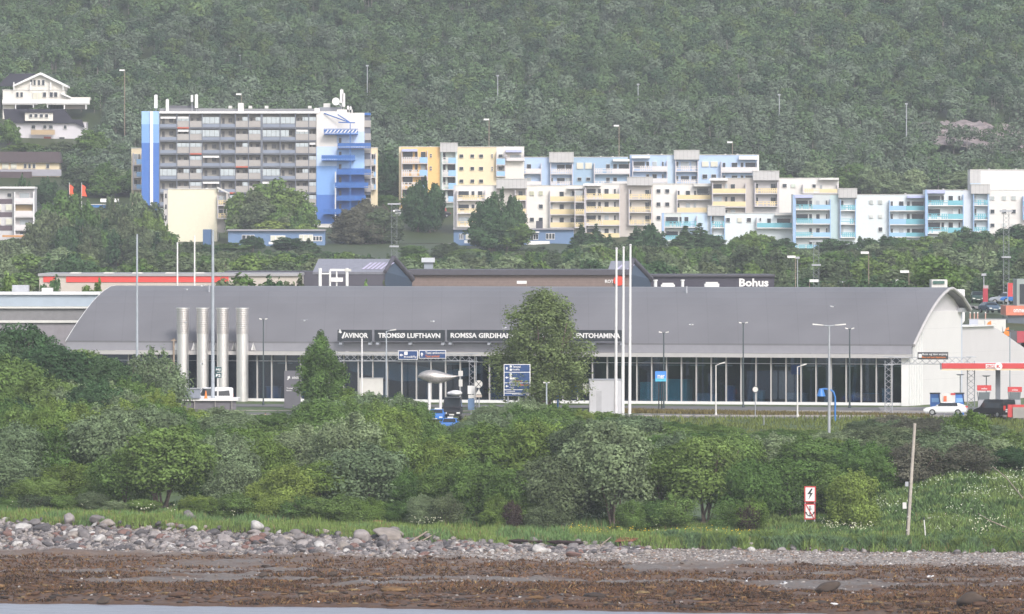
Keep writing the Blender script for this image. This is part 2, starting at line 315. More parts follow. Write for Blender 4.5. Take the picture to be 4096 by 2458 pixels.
# gable end
def zroof(t): return float(np.interp(t, [p[0] for p in PR], [p[1] for p in PR]))-.3
def gprism(poly, s0, s1):                    # poly of (t,z)
    b = MB(T); n = len(poly); V = [(s0, t, z) for t, z in poly]+[(s1, t, z) for t, z in poly]
    return b.add(V, [tuple(range(n)), tuple(range(2*n-1, n-1, -1))]+[(i, n+i, n+(i+1)%n, (i+1)%n) for i in range(n)])
gprism([(1.2,9.6),(21.9,9.6),(21.9,20.9),(7.6,20.9),(6.0,zroof(6)),(3,zroof(3)),(1.2,zroof(1.2))], 101.9, 102.35).build('gable_wall', gabm, term)
gprism([(7.6,20.9),(21.9,20.9)]+[(t, zroof(t)) for t in (21.9,19.5,17,15.5,14,12,10,8)], 101.9, 102.2).build('gable_panel', tymp, term)
gprism([(0,9.6),(5.6,9.6),(5.6,zroof(5.6)),(3,zroof(3)),(0,zroof(0))], 102.36, 102.5).build('gable_window', mat('pale_reflecting_glass', (.42,.46,.47), .25, var=.1), term)
for i in range(9):
    t = .3+i*.66; MB(T).box(102.5, 102.62, t-.09, t+.09, 9.7, zroof(max(t-.1,0))-.1).build('gable_mullion', white, term)
MB(T).box(101.8, 102.65, -.1, .25, 9.6, 15.7).build('corner_post', white, term)
MB(T).box(98, 102.3, 21.9, 22.6, 9.6, 20.9).build('rear_corner', mat('pale_blue_grey_panel', (.55,.58,.66), .6), term)
MB(T).box(101.5, 102.9, 20.6, 22.6, 20.7, 21.2).build('arch_foot', galv, term)
gprism([(22.6,9),(60,9),(60,14.0),(36,18.95),(22.6,18.95)], 84, 102.1).build('lower_hall', mat('off_white_panels', (.66,.625,.63), .6, var=.03, scale=.4, stripes=(2,2.9,.02,.92)), term)
MB(T).box(84, 102.4, 22.6, 36, 18.95, 19.1).build('lower_hall_coping', white, term)
for s, z in ((TS(418),23.4),(TS(1582),23.3)):
    MB(T).tube((s,11.5,22.6), (s,11.5,23.7), .12).build('roof_pipe', galv, term)
# left wing of the terminal, stepping back
wing = thing('terminal_wing', 'low stepped grey and pale blue wing at the left end of the airport terminal', 'building wing', (N.X(110,1045),1045,10.3))
D = 1043
def nb(u0,u1,v0,v1,D,d0,d1,name,m,par,label=None):
    return MB().box(N.X(u0,D),N.X(u1,D),D+d0,D+d1,N.Z(v1,D),N.Z(v0,D)).build(name,m,par,label)
nb(-60,222,780,1010,D,0,12,'lower_wall',mat('grey_wing_cladding',(.26,.24,.26),.7,stripes=(0,1.2,.06,.9)),wing)
nb(-60,224,774,780,D,-.3,.2,'lower_trim',offw,wing)
nb(-60,226,745,774,D,.6,12,'middle_wall',mat('mid_grey_cladding',(.2,.195,.2),.7),wing)
nb(-60,228,741,745.5,D,.2,.9,'middle_trim',offw,wing)
nb(-60,236,712,741,D,3,16,'upper_wall',mat('pale_blue_cladding',(.35,.41,.47),.6,var=.05),wing)
nb(-60,238,707,712.5,D,2.6,16.4,'upper_trim',white,wing)
nb(20,60,690,707,D,8,10,'roof_unit',galv,wing); nb(92,118,697,707,D,8,10,'roof_unit',offw,wing)

# four steel ventilation tubes standing before the front
steel = mat('brushed_steel', (.78,.75,.74), .30, .75, var=.05); ribm = mat('ribbed_steel', (.62,.59,.58), .34, .75, var=.05)
protoT = None
for i, (u, lb) in enumerate(((450,'leftmost of the four tall ribbed steel vent tubes, half behind the bushes'),(497.8,'second tall steel vent tube from the left, beside the floodlight mast'),(546,'third tall steel vent tube from the left, behind the white van'),(593.6,'rightmost tall steel vent tube, next to the glass front'))):
    s = TS(u); p = T(s, -1.1, 9.4)
    if protoT is None:
        protoT = thing('vent_tube', lb, 'ventilation tube', p, 'steel vent tubes on the terminal front'); x, y, z = p
        r = .70; MB().tube((x,y,z), (x,y,18.15), r, n=28).build('pipe', steel, protoT)
        b = MB(); z = 18.15; R2 = []
        while z < 21.0:
            for rr, dz in ((.76,.0),(.76,.09),(.70,.11),(.70,.2)): R2.append([(x+rr*math.cos(q*math.pi/14), y+rr*math.sin(q*math.pi/14), z+dz) for q in range(28)])
            z += .215
        b.loft(R2, False); b.build('louvred_head', ribm, protoT); MB().tube((x,y,21.0), (x,y,21.15), .78, n=28).build('cap', steel, protoT)
        o = protoT
    else:
        o = copy_tree(protoT); o['label'] = lb; o.location = p
    ORG[o.name] = Vector(p)
    for sg in (-1, 1):
        q = MB(T); q.add([(s+sg*.8,-.5,16.2),(s+sg*1.45,-.5,16.2),(s+sg*1.1,-.5,17.1),(s+sg*.8,-.4,16.2),(s+sg*1.45,-.4,16.2),(s+sg*1.1,-.4,17.1)], [(0,1,2),(5,4,3),(0,3,4,1),(1,4,5,2),(2,5,3,0)]); q.build('bracket', white, o)

# name boards along the eave
boards = [(826,908,'board with a small winged emblem and a single white word, first along the roof edge'),(915,1084,'long dark board with two white words, second along the roof edge'),(1090,1290,'dark board whose white lettering runs behind the tall poplar'),(1297,1516,'dark board right of the poplar, its lettering crossed by the flagpoles')]
bm = mat('charcoal_board', (.035,.04,.048), .55, var=.05)
words = [('AVINOR',843,900),('TROMSØ LUFTHAVN',924,1074),('ROMSSA GIRDIHAMMAN',1099,1283),('TROMSSAN LENTOHAMINA',1305,1508)]
for (u0,u1,lb),(wd,a,c) in zip(boards, words):
    s0, s1 = TS(u0), TS(u1); zt, zl = TZ(797,s0,-1.4), TZ(824,s0,-1.4)
    th = thing('name_board', lb, 'sign', T((s0+s1)/2,-1.4,zl), 'name boards on the roof edge')
    MB(T).box(s0, s1, -1.5, -1.3, zl, zt).build('panel', bm, th)
    h = zt-zl
    for part, q0, q1 in [(x, i, j) for x, i, j in zip(wd.split(' '), [0]*9, [0]*9)][:0]: pass
    text(wd, white, th, TS(a), TS(c), zl+h*.27, zl+h*.73, -1.5, tf=T, bold=.03)
    if wd == 'AVINOR':
        e = MB(T); z = zl+h*.2; sx = s0+.25
        e.add([(sx+.25,-1.53,z+.1),(sx+.45,-1.53,z),(sx+.75,-1.53,z+.75),(sx+.6,-1.53,z+.8),(sx+.25,-1.5,z+.1),(sx+.45,-1.5,z),(sx+.75,-1.5,z+.75),(sx+.6,-1.5,z+.8)], BOXF)
        e.add([(sx-.1,-1.53,z+.75),(sx+.05,-1.53,z+1.15),(sx+.3,-1.53,z+.7),(sx+.1,-1.53,z+.62),(sx-.1,-1.5,z+.75),(sx+.05,-1.5,z+1.15),(sx+.3,-1.5,z+.7),(sx+.1,-1.5,z+.62)], BOXF)
        e.build('emblem', white, th)
    k = max(2, int((s1-s0)/3.4)+1)
    for i in range(k):
        s = s0+.3+(s1-s0-.6)*i/(k-1); MB(T).tube((s,-.2,16.9), (s,-1.3,zl+.2), .08, n=6).add([(s-.18,-1.35,zl-.42),(s+.18,-1.35,zl-.42),(s+.18,-1.2,zl),(s-.18,-1.2,zl),(s-.18,-1.0,zl-.42),(s+.18,-1.0,zl-.42),(s+.18,-1.0,zl),(s-.18,-1.0,zl)], BOXF).build('bracket', galv, th)

# ------------------------------------------------------------------ roads round the terminal
def strip(name, pts, m, w_, dz=.03, kind='structure', step=3.0):
    """ribbon laid on the ground following pts (x,y), width w_ across y"""
    b = MB(); P = []
    for (x0,y0),(x1,y1) in zip(pts[:-1], pts[1:]):
        k = max(1, int(math.hypot(x1-x0, y1-y0)/step))
        P += [(x0+(x1-x0)*i/k, y0+(y1-y0)*i/k) for i in range(k)]
    P.append(pts[-1]); V = []; K = max(2, int(w_/2)+1)
    for x, y in P:
        for j in range(K): yy = y-w_/2+w_*j/(K-1); V.append((x, yy, gz(x, yy)+dz))
    F = [(i*K+j, (i+1)*K+j, (i+1)*K+j+1, i*K+j+1) for i in range(len(P)-1) for j in range(K-1)]
    b.add(V, F, True); o = b.build(name, m); tag(o, kind=kind); return o
strip('road', [(-60,962),(60,956)], asph, 8)
strip('forecourt', [(-60,990),(-2,982),(18,976),(60,962)], asph, 14, .05)
strip('petrol_station_forecourt', [(41,966),(70,963)], mat('pale_asphalt',(.25,.235,.23),.9), 18, .09)
for y0, nm in ((958.6,'kerb'),(966.2,'kerb')):
    b = MB(); x = -58
    while x < 58: b.box(x, x+1.9, y0-x*.05, y0+.16-x*.05, gz(x,y0)-.1, gz(x,y0)+.16); x += 2
    tag(b.build(nm, conc), kind='structure')
b = MB(); x = -58
while x < 58: b.box(x, x+3, 962.2-x*.05, 962.34-x*.05, gz(x,962)+.04, gz(x,962)+.05); x += 9
tag(b.build('road_marking', white), kind='structure')
s0, s1 = TS(1500), TS(2300)
MB(T).box(s0, 101, -2.3, -2.0, 8.9, 9.95).build('retaining_wall', conc); tag(bpy.data.objects['retaining_wall'], 'low concrete wall along the foot of the glass front, right of the flagpoles', 'wall')
MB(T).box(TS(570), TS(690), -3.3, -3.0, 8.2, 10.2).build('forecourt_wall', conc); tag(bpy.data.objects['forecourt_wall'], 'beige concrete wall between the steel tubes and the dark information pylon', 'wall')

# ------------------------------------------------------------------ masts, lamps, flagpoles
def base(u, D): x = N.X(u, D); return (x, D, gz(x, D))
def lamp(u, D, vtop, arms, r, m, label, cat='street lamp', name='street_lamp', arm=1.1, tilt=.06, dual=False, drop=0):
    x, y, z = base(u, D); zt = N.Z(vtop, D)
    t = thing(name, label, cat, (x,y,z), 'lamps and masts around the airport')
    MB().tube((x,y,z-.3), (x,y,zt), r, r*.62, n=10).build('pole', m, t); MB().tube((x,y,z-.1), (x,y,z+.35), r*1.5, n=10).build('base', m, t)
    for sg in arms:
        MB().tube((x,y,zt-.05), (x+sg*arm*.45,y,zt+tilt), r*.4, n=6).build('arm', m, t)
        h = MB().loft([[(x+sg*(arm*.35), y-.12, zt+tilt-.05),(x+sg*(arm*.35), y+.12, zt+tilt-.05),(x+sg*(arm*.35), y+.12, zt+tilt+.05),(x+sg*(arm*.35), y-.12, zt+tilt+.05)],
                       [(x+sg*arm, y-.17, zt+tilt*2-.02),(x+sg*arm, y+.17, zt+tilt*2-.02),(x+sg*arm, y+.15, zt+tilt*2+.12),(x+sg*arm, y-.15, zt+tilt*2+.12)]], False)
        h.build('lamp_head', offw if not drop else galv, t)
    return t
gp = mat('grey_pole_paint', (.36,.39,.43), .5); dp = mat('dark_green_pole', (.05,.07,.075), .5); bp_ = mat('brown_pole', (.24,.2,.17), .8)
lamp(331, 955, 566, [], .16, gp, 'very tall plain grey mast rising behind the left thicket', 'mast', 'mast')
lamp(514, 950, 556, [], .22, gp, 'thick tall grey mast in front of the steel tubes', 'mast', 'mast')
lamp(636, 985, 772, [1,-1], .09, dp, 'dark thin lamp post just right of the steel tubes', arm=.45, tilt=.02)
lamp(777, 962, 880, [1], .1, galv, 'low pale lamp beside the dark conical tree', arm=1.0)
lamp(933, 975, 800, [1], .11, gp, 'grey lamp post rising in front of the second name board', arm=1.1)
lamp(1298, 968, 871, [1], .12, gp, 'grey angled lamp right of the big blue board', arm=.8, tilt=.0)
lamp(1320, 948, 925, [1,-1], .12, gp, 'short lamp post with a thick lower half in the middle of the thicket edge', arm=.35, tilt=0)
lamp(1603, 972, 804, [1,-1], .1, dp, 'dark slim lamp post beside the small blue charging sign', arm=.55, tilt=.02)
lamp(1795, 974, 781, [1,-1], .1, dp, 'dark slim lamp post in front of the middle of the right glass front', arm=.5, tilt=.02)
lamp(2052, 972, 795, [1,-1], .11, dp, 'dark slim lamp post just right of the double headed mast', arm=.5, tilt=.02)
lamp(1729, 958, 882, [1], .1, offw, 'pale lamp with a box on its pole, left of the round sign', arm=1.0, tilt=.12)
lamp(1926, 956, 886, [1], .1, offw, 'pale slightly leaning lamp with its head to the right, left of the double headed mast', arm=1.0, tilt=.12)
lamp(2002.5, 915, 787, [1,-1], .17, galv, 'tall light grey mast with two flat lamp heads at the right glass front', arm=1.75, tilt=.05)
lamp(1845, 940, 1004, [], .06, galv, 'short thin grey post at the edge of the thicket', 'post', 'post')
lamp(1640+245, 968, 965, [], .05, galv, 'thin wire fence post on the grass strip', 'post', 'post') if False else None
flagw = mat('white_flagpole', (.74,.72,.72), .4)
for u, vt, vb, D, lb in ((1488,602,985,962,'left of the three white flagpoles at the terminal, slightly leaning'),(1505,600,998,948,'middle of the three white flagpoles, standing lowest in the bushes'),(1521.5,594,990,957,'right and tallest of the three white flagpoles')):
    x, y, z = base(u-1, D); t = thing('flagpole', lb, 'flagpole', (x,y,z), 'three flagpoles before the terminal')
    zt = N.Z(vt, D); MB().tube((x,y,z-.3), (N.X(u+1,D),y,zt), .19, .11, n=12).build('pole', flagw, t)
    MB().ball((N.X(u+1,D),y,zt+.08), .15, rz=.1).build('finial', flagw, t)
for u, vt, D, lb in ((428.5,588,1075,'white flagpole behind the roof, left of the pair above the steel tubes'),(470,572,1090,'white flagpole behind the roof, right of the pair above the steel tubes')):
    x, y, z = base(u, D); t = thing('flagpole', lb, 'flagpole', (x,y,z), 'pair of flagpoles behind the terminal')
    MB().tube((x,y,z), (x,y,N.Z(vt,D)), .13, .09, n=10).build('pole', flagw, t); MB().ball((x,y,N.Z(vt,D)), .12).build('finial', flagw, t)
x, y, z = base(874, 968); t = thing('white_post', 'thin white post standing under the first white word board', 'post', (x,y,z)); MB().tube((x,y,z), (x,y,N.Z(818,968)), .1, .09).build('pole', flagw, t); MB().tube((x,y,z), (x,y,z+.3), .16).build('base', galv, t)
x, y, z = base(419.5, 965); t = thing('wooden_pole', 'short wooden pole standing behind the grey green tree at the left end of the tubes', 'pole', (x,y,z)); MB().tube((x,y,z), (x,y,N.Z(818,965)), .13, .11).build('pole', wood, t); MB().box(x-.3,x+.3,y-.1,y+.1,N.Z(824,965),N.Z(821,965)).build('crossarm', wood, t)

# lattice gantries
def lattice(b, p, q, wd, nseg, r=.045):
    p, q = Vector(p), Vector(q); d = (q-p).normalized(); a = Vector((0,1,0)); c = d.cross(a).normalized(); h = wd/2
    cs = [a*h+c*h, a*h-c*h, -a*h-c*h, -a*h+c*h]
    for o in cs: b.tube(p+o, q+o, r, n=4)
    for i in range(nseg):
        A = p+(q-p)*i/nseg; B_ = p+(q-p)*(i+1)/nseg
        for j in range(4):
            s, e = (cs[j], cs[(j+1) % 4]) if i % 2 else (cs[(j+1) % 4], cs[j]); b.tube(A+s, B_+e, r*.7, n=3, caps=False)
    return b
def gantry(D, uL, uR, vb, vtopbeam, label):
    x0, x1 = N.X(uL,D), N.X(uR,D); zt = N.Z(vtopbeam,D)-.35
    t = thing('sign_gantry', label, 'gantry', ((x0+x1)/2, D, gz(x0,D)), 'lattice gantries over the airport road')
    lattice(MB(), (x0,D,zt), (x1,D,zt), .75, int((x1-x0)/.8)).build('beam', galv, t)
    for x in (x0, x1):
        if vb: lattice(MB(), (x,D,gz(x,D)), (x,D,zt), .8, 9).build('tower', galv, t)
        MB().box(x-.55,x+.55,D-.5,D+.5,zt+.38,zt+.46).build('joint', galv, t); MB().box(x-.55,x+.55,D-.5,D+.5,zt-.5,zt-.42).build('joint', galv, t)
    return t
gantry(968, 812, 1142, 1, 856, 'lattice gantry carrying the two blue direction signs at the entrance')
gantry(962, 2146, 2345, 1, 864, 'lattice gantry at the right corner of the terminal reaching over to the white hall')
def roadsign(name, u0, u1, v0, v1, D, label, frame=white, post=None, col_=navy, back=.15):
    t = thing(name, label, 'sign', ((N.X(u0,D)+N.X(u1,D))/2, D, N.Z(v1,D)))
    x0,x1,z0,z1 = N.X(u0,D),N.X(u1,D),N.Z(v1,D),N.Z(v0,D)
    MB().box(x0,x1,D-.02,D+back,z0,z1).build('frame', frame, t); e = .07
    MB().box(x0+e,x1-e,D-.05,D-.022,z0+e,z1-e).build('panel', col_, t)
    return t, x0, x1, z0, z1
def arrow(t, cx, cz, s, y, ang, m=white, name='arrow'):
    P = [(-.5,-.13),(-.02,-.13),(-.02,-.4),(.5,0),(-.02,.4),(-.02,.13),(-.5,.13)]; c, q = math.cos(ang), math.sin(ang)
    MB().prism([(cx+s*(x*c-z*q), cz+s*(x*q+z*c)) for x, z in P], y-.02, y).build(name, m, t)
t,x0,x1,z0,z1 = roadsign('direction_sign', 961.5,1009,847,869,966.8,'blue sign with left arrow and small symbol, left one on the gantry')
h = z1-z0; y=966.74; arrow(t, x0+.35, (z0+z1)/2, .42, y, math.pi); MB().box(x0+.68,x0+1.05,y-.02,y,z0+h*.52,z0+h*.88).build('symbol', white, t); text('Kiss&Fly', white, t, x0+.68, x1-.12, z0+h*.14, z0+h*.42, y, bold=.01)
t,x0,x1,z0,z1 = roadsign('direction_sign', 1012,1077,846,866.5,966.8,'blue sign with up arrow and orange second line, right of the two on the gantry')
h = z1-z0; arrow(t, x0+.32, (z0+z1)/2, .45, y, math.pi/2); text('Taxi ankomst', white, t, x0+.68, x1-.12, z0+h*.54, z0+h*.84, y, bold=.01); text('Taxi arrival', orange, t, x0+.68, x1-.75, z0+h*.14, z0+h*.42, y, bold=.01)
t,x0,x1,z0,z1 = roadsign('direction_sign', 2216,2290,851,868.5,960.6,'dark sign with an orange second line over the right end of the terminal', frame=dark, col_=bm)
h = z1-z0; y=960.54; MB().box(x0+.1,x0+.45,y-.02,y,z0+h*.25,z0+h*.75).build('symbol', white, t); text('Buss og taxi avgang', white, t, x0+.52, x1-.1, z0+h*.52, z0+h*.86, y, bold=.01); text('Bus and taxi departure', orange, t, x0+.52, x1-.3, z0+h*.1, z0+h*.42, y, bold=.01)
# big blue direction board
D = 952; t = thing('direction_board', 'large blue five panel direction board on posts before the poplar', 'sign', base(1249,D)); y = D-.1
x0, x1 = N.X(1216.5,D), N.X(1281,D)
MB().box(x0,x1,D-.05,D+.1,N.Z(957,D),N.Z(880,D)).build('frame', white, t)
for u in (1227, 1270): MB().tube((N.X(u,D),D+.1,gz(N.X(u,D),D)), (N.X(u,D),D+.1,N.Z(955,D)), .08).build('post', galv, t)
for v0, v1, lines in ((881.5,898.5,(('up',),[(1231,1236,883,888,'#'),(1238,1257,883.5,888.5,'Terminal'),(1231,1236,891,896,'#'),(1238,1255,891,896,'Kiss&Fly')])),
    (900.5,924,(('left',),[(1231,1236,902,911,'#'),(1231,1246,912,917,'#'),(1231,1242,918.5,922.5,'Leiebil'),(1244,1262,918.5,922.5,'o:Rental car')])),
    (926,940.5,(('left',),[(1231,1253,928,933,'Hovedport'),(1255,1276,928,933,'o:Main gate'),(1231,1242,935,939,'Cargo')])),
    (942.5,949,(('right',),[(1221,1244,943.5,948,'Tromsøysundet')])), (951,956.5,(('right',),[(1237,1262,951.5,954,'P2 ETT DØGN')]))):
    MB().box(x0+.09,x1-.09,D-.09,D-.052,N.Z(v1,D),N.Z(v0,D)).build('panel', navy, t)
    (dr,), L_ = lines; vm = (v0+v1)/2
    arrow(t, N.X(1224 if dr != 'right' else 1275, D), N.Z(vm,D), .35, D-.1, {'up':math.pi/2,'left':math.pi,'right':0}[dr])
    for a,c,e,f,wd in L_:
        if wd == '#': MB().box(N.X(a,D),N.X(c,D),D-.13,D-.1,N.Z(f,D),N.Z(e,D)).build('symbol', white, t)
        else: text(wd.replace('o:',''), orange if wd[:2]=='o:' else white, t, N.X(a,D),N.X(c,D),N.Z(f,D),N.Z(e,D), D-.1, bold=.01)
# dark information pylon
D = 972; t = thing('information_pylon', 'tall dark grey pylon with small white lettering left of the conical tree', 'sign', base(706,D)); x0,x1 = N.X(686.5,D),N.X(726,D)
MB().box(x0,x1,D,D+.5,gz(x0,D),N.Z(896,D)).build('body', mat('pylon_grey',(.13,.125,.145),.5,var=.05), t)
text('AVINOR', white, t, N.X(705,D),N.X(722,D),N.Z(916,D),N.Z(910,D), D, bold=.02); arrow(t, N.X(697,D), N.Z(913,D), .5, D-.01, 1.1, white, 'emblem')
text('Tromsø lufthavn', white, t, N.X(692,D),N.X(722,D),N.Z(940,D),N.Z(936,D), D, bold=.02); text('Romssa', white, t, N.X(692,D),N.X(704,D),N.Z(945,D),N.Z(942,D), D, bold=.02)
# parking sign, round sign, white signs
D = 955; t = thing('parking_sign', 'small dark green two panel parking sign on a white post before the tubes', 'sign', base(527,D))
MB().tube(base(526,D), (N.X(526,D),D,N.Z(886,D)), .09).build('post', offw, t)
for v0, v1, s_ in ((887,898,'P-HUS'),(901,913,'P2')):
    MB().box(N.X(520,D),N.X(535,D),D-.14,D-.1,N.Z(v1,D),N.Z(v0,D)).build('panel', mat('dark_teal_sign',(.015,.07,.08),.5), t); text(s_, white, t, N.X(522,D),N.X(533,D),N.Z(v1-2.5,D),N.Z(v0+3,D), D-.14, bold=.02)
D = 955
def disc(name, u, v, r, D, m, parent): x, z = N.X(u,D), N.Z(v,D); return MB().tube((x,D-.2,z), (x,D-.16,z), r, n=20).build(name, m, parent)
t = thing('round_sign', 'small round white sign on a post in front of the right glass front', 'sign', base(1824,D)); MB().tube(base(1824,D), (N.X(1824,D),D,N.Z(944,D)), .05).build('post', galv, t); disc('rim', 1824,941,.37,D,dark,t); MB().tube((N.X(1824,D),D-.23,N.Z(941,D)), (N.X(1824,D),D-.2,N.Z(941,D)), .29, n=20).build('face', offw, t)
D = 957; t = thing('notice_board', 'white notice sheet above a blue panel on a post at the entrance road', 'sign', base(1135,D)); MB().tube(base(1138,D), (N.X(1138,D),D,N.Z(940,D)), .07).build('post', galv, t)
nb(1129.5,1147,932,952,D,-.15,-.08,'white_sheet',white,t); nb(1131,1145,954,962,D,-.15,-.08,'small_sheet',offw,t); nb(1130,1146,963,990,D,-.15,-.08,'blue_panel',mat('pale_blue_panel',(.12,.2,.34),.5),t)
D = 956; t = thing('warning_sign', 'round crossed sign over a triangle sign right of the notice board', 'sign', base(1157,D)); MB().tube(base(1157,D), (N.X(1157,D),D,N.Z(930,D)), .06).build('post', galv, t); disc('round_plate',1156,928,.42,D,offw,t)
x,z=N.X(1156,D),N.Z(928,D)
for q in (1,-1): MB().prism([(x-.3,z-.3*q),(x-.24,z-.33*q),(x+.3,z+.3*q),(x+.24,z+.33*q)], D-.23, D-.2).build('cross', dark, t)
MB().prism([(N.X(1149,D),N.Z(953,D)),(N.X(1163,D),N.Z(953,D)),(N.X(1156,D),N.Z(940,D))], D-.2, D-.15).build('triangle_plate', offw, t); nb(1149,1164,954,960,D,-.2,-.15,'sub_plate',mat('tan_plate',(.45,.38,.33),.6),t)
D = 960; t = thing('bus_stop_post', 'narrow pole with two small grey plates under the tail of the silver sculpture', 'sign', base(1112,D)); MB().tube(base(1112,D), (N.X(1112,D),D,N.Z(897,D)), .06).build('post', galv, t); nb(1107,1118,896,909,D,-.12,-.07,'top_plate',offw,t); nb(1108,1117,917,934,D,-.12,-.07,'lower_plate',offw,t)
# charging sign
D = 968; t = thing('charging_sign', 'small bright blue square sign on a dark double post right of the flagpoles', 'sign', base(1594,D))
for u in (1591, 1598): MB().tube(base(u,D), (N.X(u,D),D,N.Z(900,D)), .06).build('post', dark, t)
nb(1582,1609,897,922,D,-.1,.1,'panel',mat('sky_blue_sign',(.06,.25,.7),.4),t); nb(1582.5,1608.5,914,921.5,D,-.125,-.101,'lower_stripe',mat('turquoise_sign',(.08,.45,.62),.4),t); text('mer', white, t, N.X(1588,D),N.X(1605,D),N.Z(915,D),N.Z(906,D), D-.13, bold=.02)
# silver sculpture on posts
D = 963; t = thing('fish_sculpture', 'mottled silver fish shaped sculpture on two posts at the entrance', 'sculpture', base(1050,D)); rings = []
for u, v, r in ((1010,910,.12),(1014,908,.34),(1020,908,.52),(1030,908,.72),(1040,909,.85),(1052,911,.9),(1062,912,.82),(1074,912,.62),(1085,912,.42),(1094,911,.25),(1102,909.5,.12),(1110,908,.04)):
    rings.append([(N.X(u,D), D+r*math.cos(a)*.9, N.Z(v,D)+r*math.sin(a)*.82) for a in [2*math.pi*i/16 for i in range(16)]])
MB().loft(rings).build('body', mat('mottled_silver',(.48,.45,.43),.4,.6,var=.35,scale=9,bump=.8), t)
for u in (1037, 1064): MB().tube(base(u,D), (N.X(u,D),D,N.Z(925,D)), .17).build('post', white, t)
D = 970; t = thing('low_wall_panel', 'white panel standing in front of the left part of the entrance glass', 'panel', base(897,D)); nb(868,925,914,955,D,0,.3,'panel',offw,t); nb(867,926,912.5,914.2,D,-.05,.35,'top_rail',galv,t)
# light grey building box right of the poplar
D = 962; t = thing('utility_building', 'plain light grey box building between the poplar and the flagpoles', 'shed', base(1466,D)); x0=N.X(1423.5,D); x1=N.X(1507,D)
MB().box(x0,x1,D,D+5,gz(x0,D)-.5,N.Z(919,D)).build('wall', mat('light_grey_panel',(.52,.52,.54),.6,var=.03,stripes=(0,1.2,.02,.93)), t); MB().box(x0-.05,x1+.05,D-.05,D+5,N.Z(919,D),N.Z(917,D)).build('roof', galv, t); nb(1408,1423,928,950,D,.5,3,'side_box',offw,t)
MB().box(N.X(1440,D),N.X(1453,D),D-.03,D,gz(x0,D),N.Z(945,D)).build('door', mat('grey_door',(.42,.42,.44),.5), t)
# blue crooked pipes (charging cranes)
bluep = mat('blue_pipe', (.03,.17,.48), .4)
for us, D, lb in (([(1347,975),(1347,945),(1352,936),(1362,932),(1380,931),(1388,931)],960,'bright blue bent pipe crane with a drum shade left of the grey box building'),([(2017,1010),(2017,960),(2013,947),(2004,941),(1990,940),(1983,941)],948,'bright blue bent pipe crane with a shade beside the double headed mast')):
    t = thing('pipe_crane', lb, 'crane', (N.X(us[0][0],D),D,gz(N.X(us[0][0],D),D)), 'blue bent pipe cranes'); b = MB(); P = [(N.X(u,D),D,N.Z(v,D)) for u, v in us]; P[0] = (P[0][0],D,gz(P[0][0],D))
    for p, q in zip(P[:-1], P[1:]): b.tube(p, q, .1, n=8)
    b.build('pipe', bluep, t); e = P[-1]; MB().tube((e[0],D,e[2]-.75), (e[0],D,e[2]+.1), .5, .22, n=14).build('shade', bluep, t)

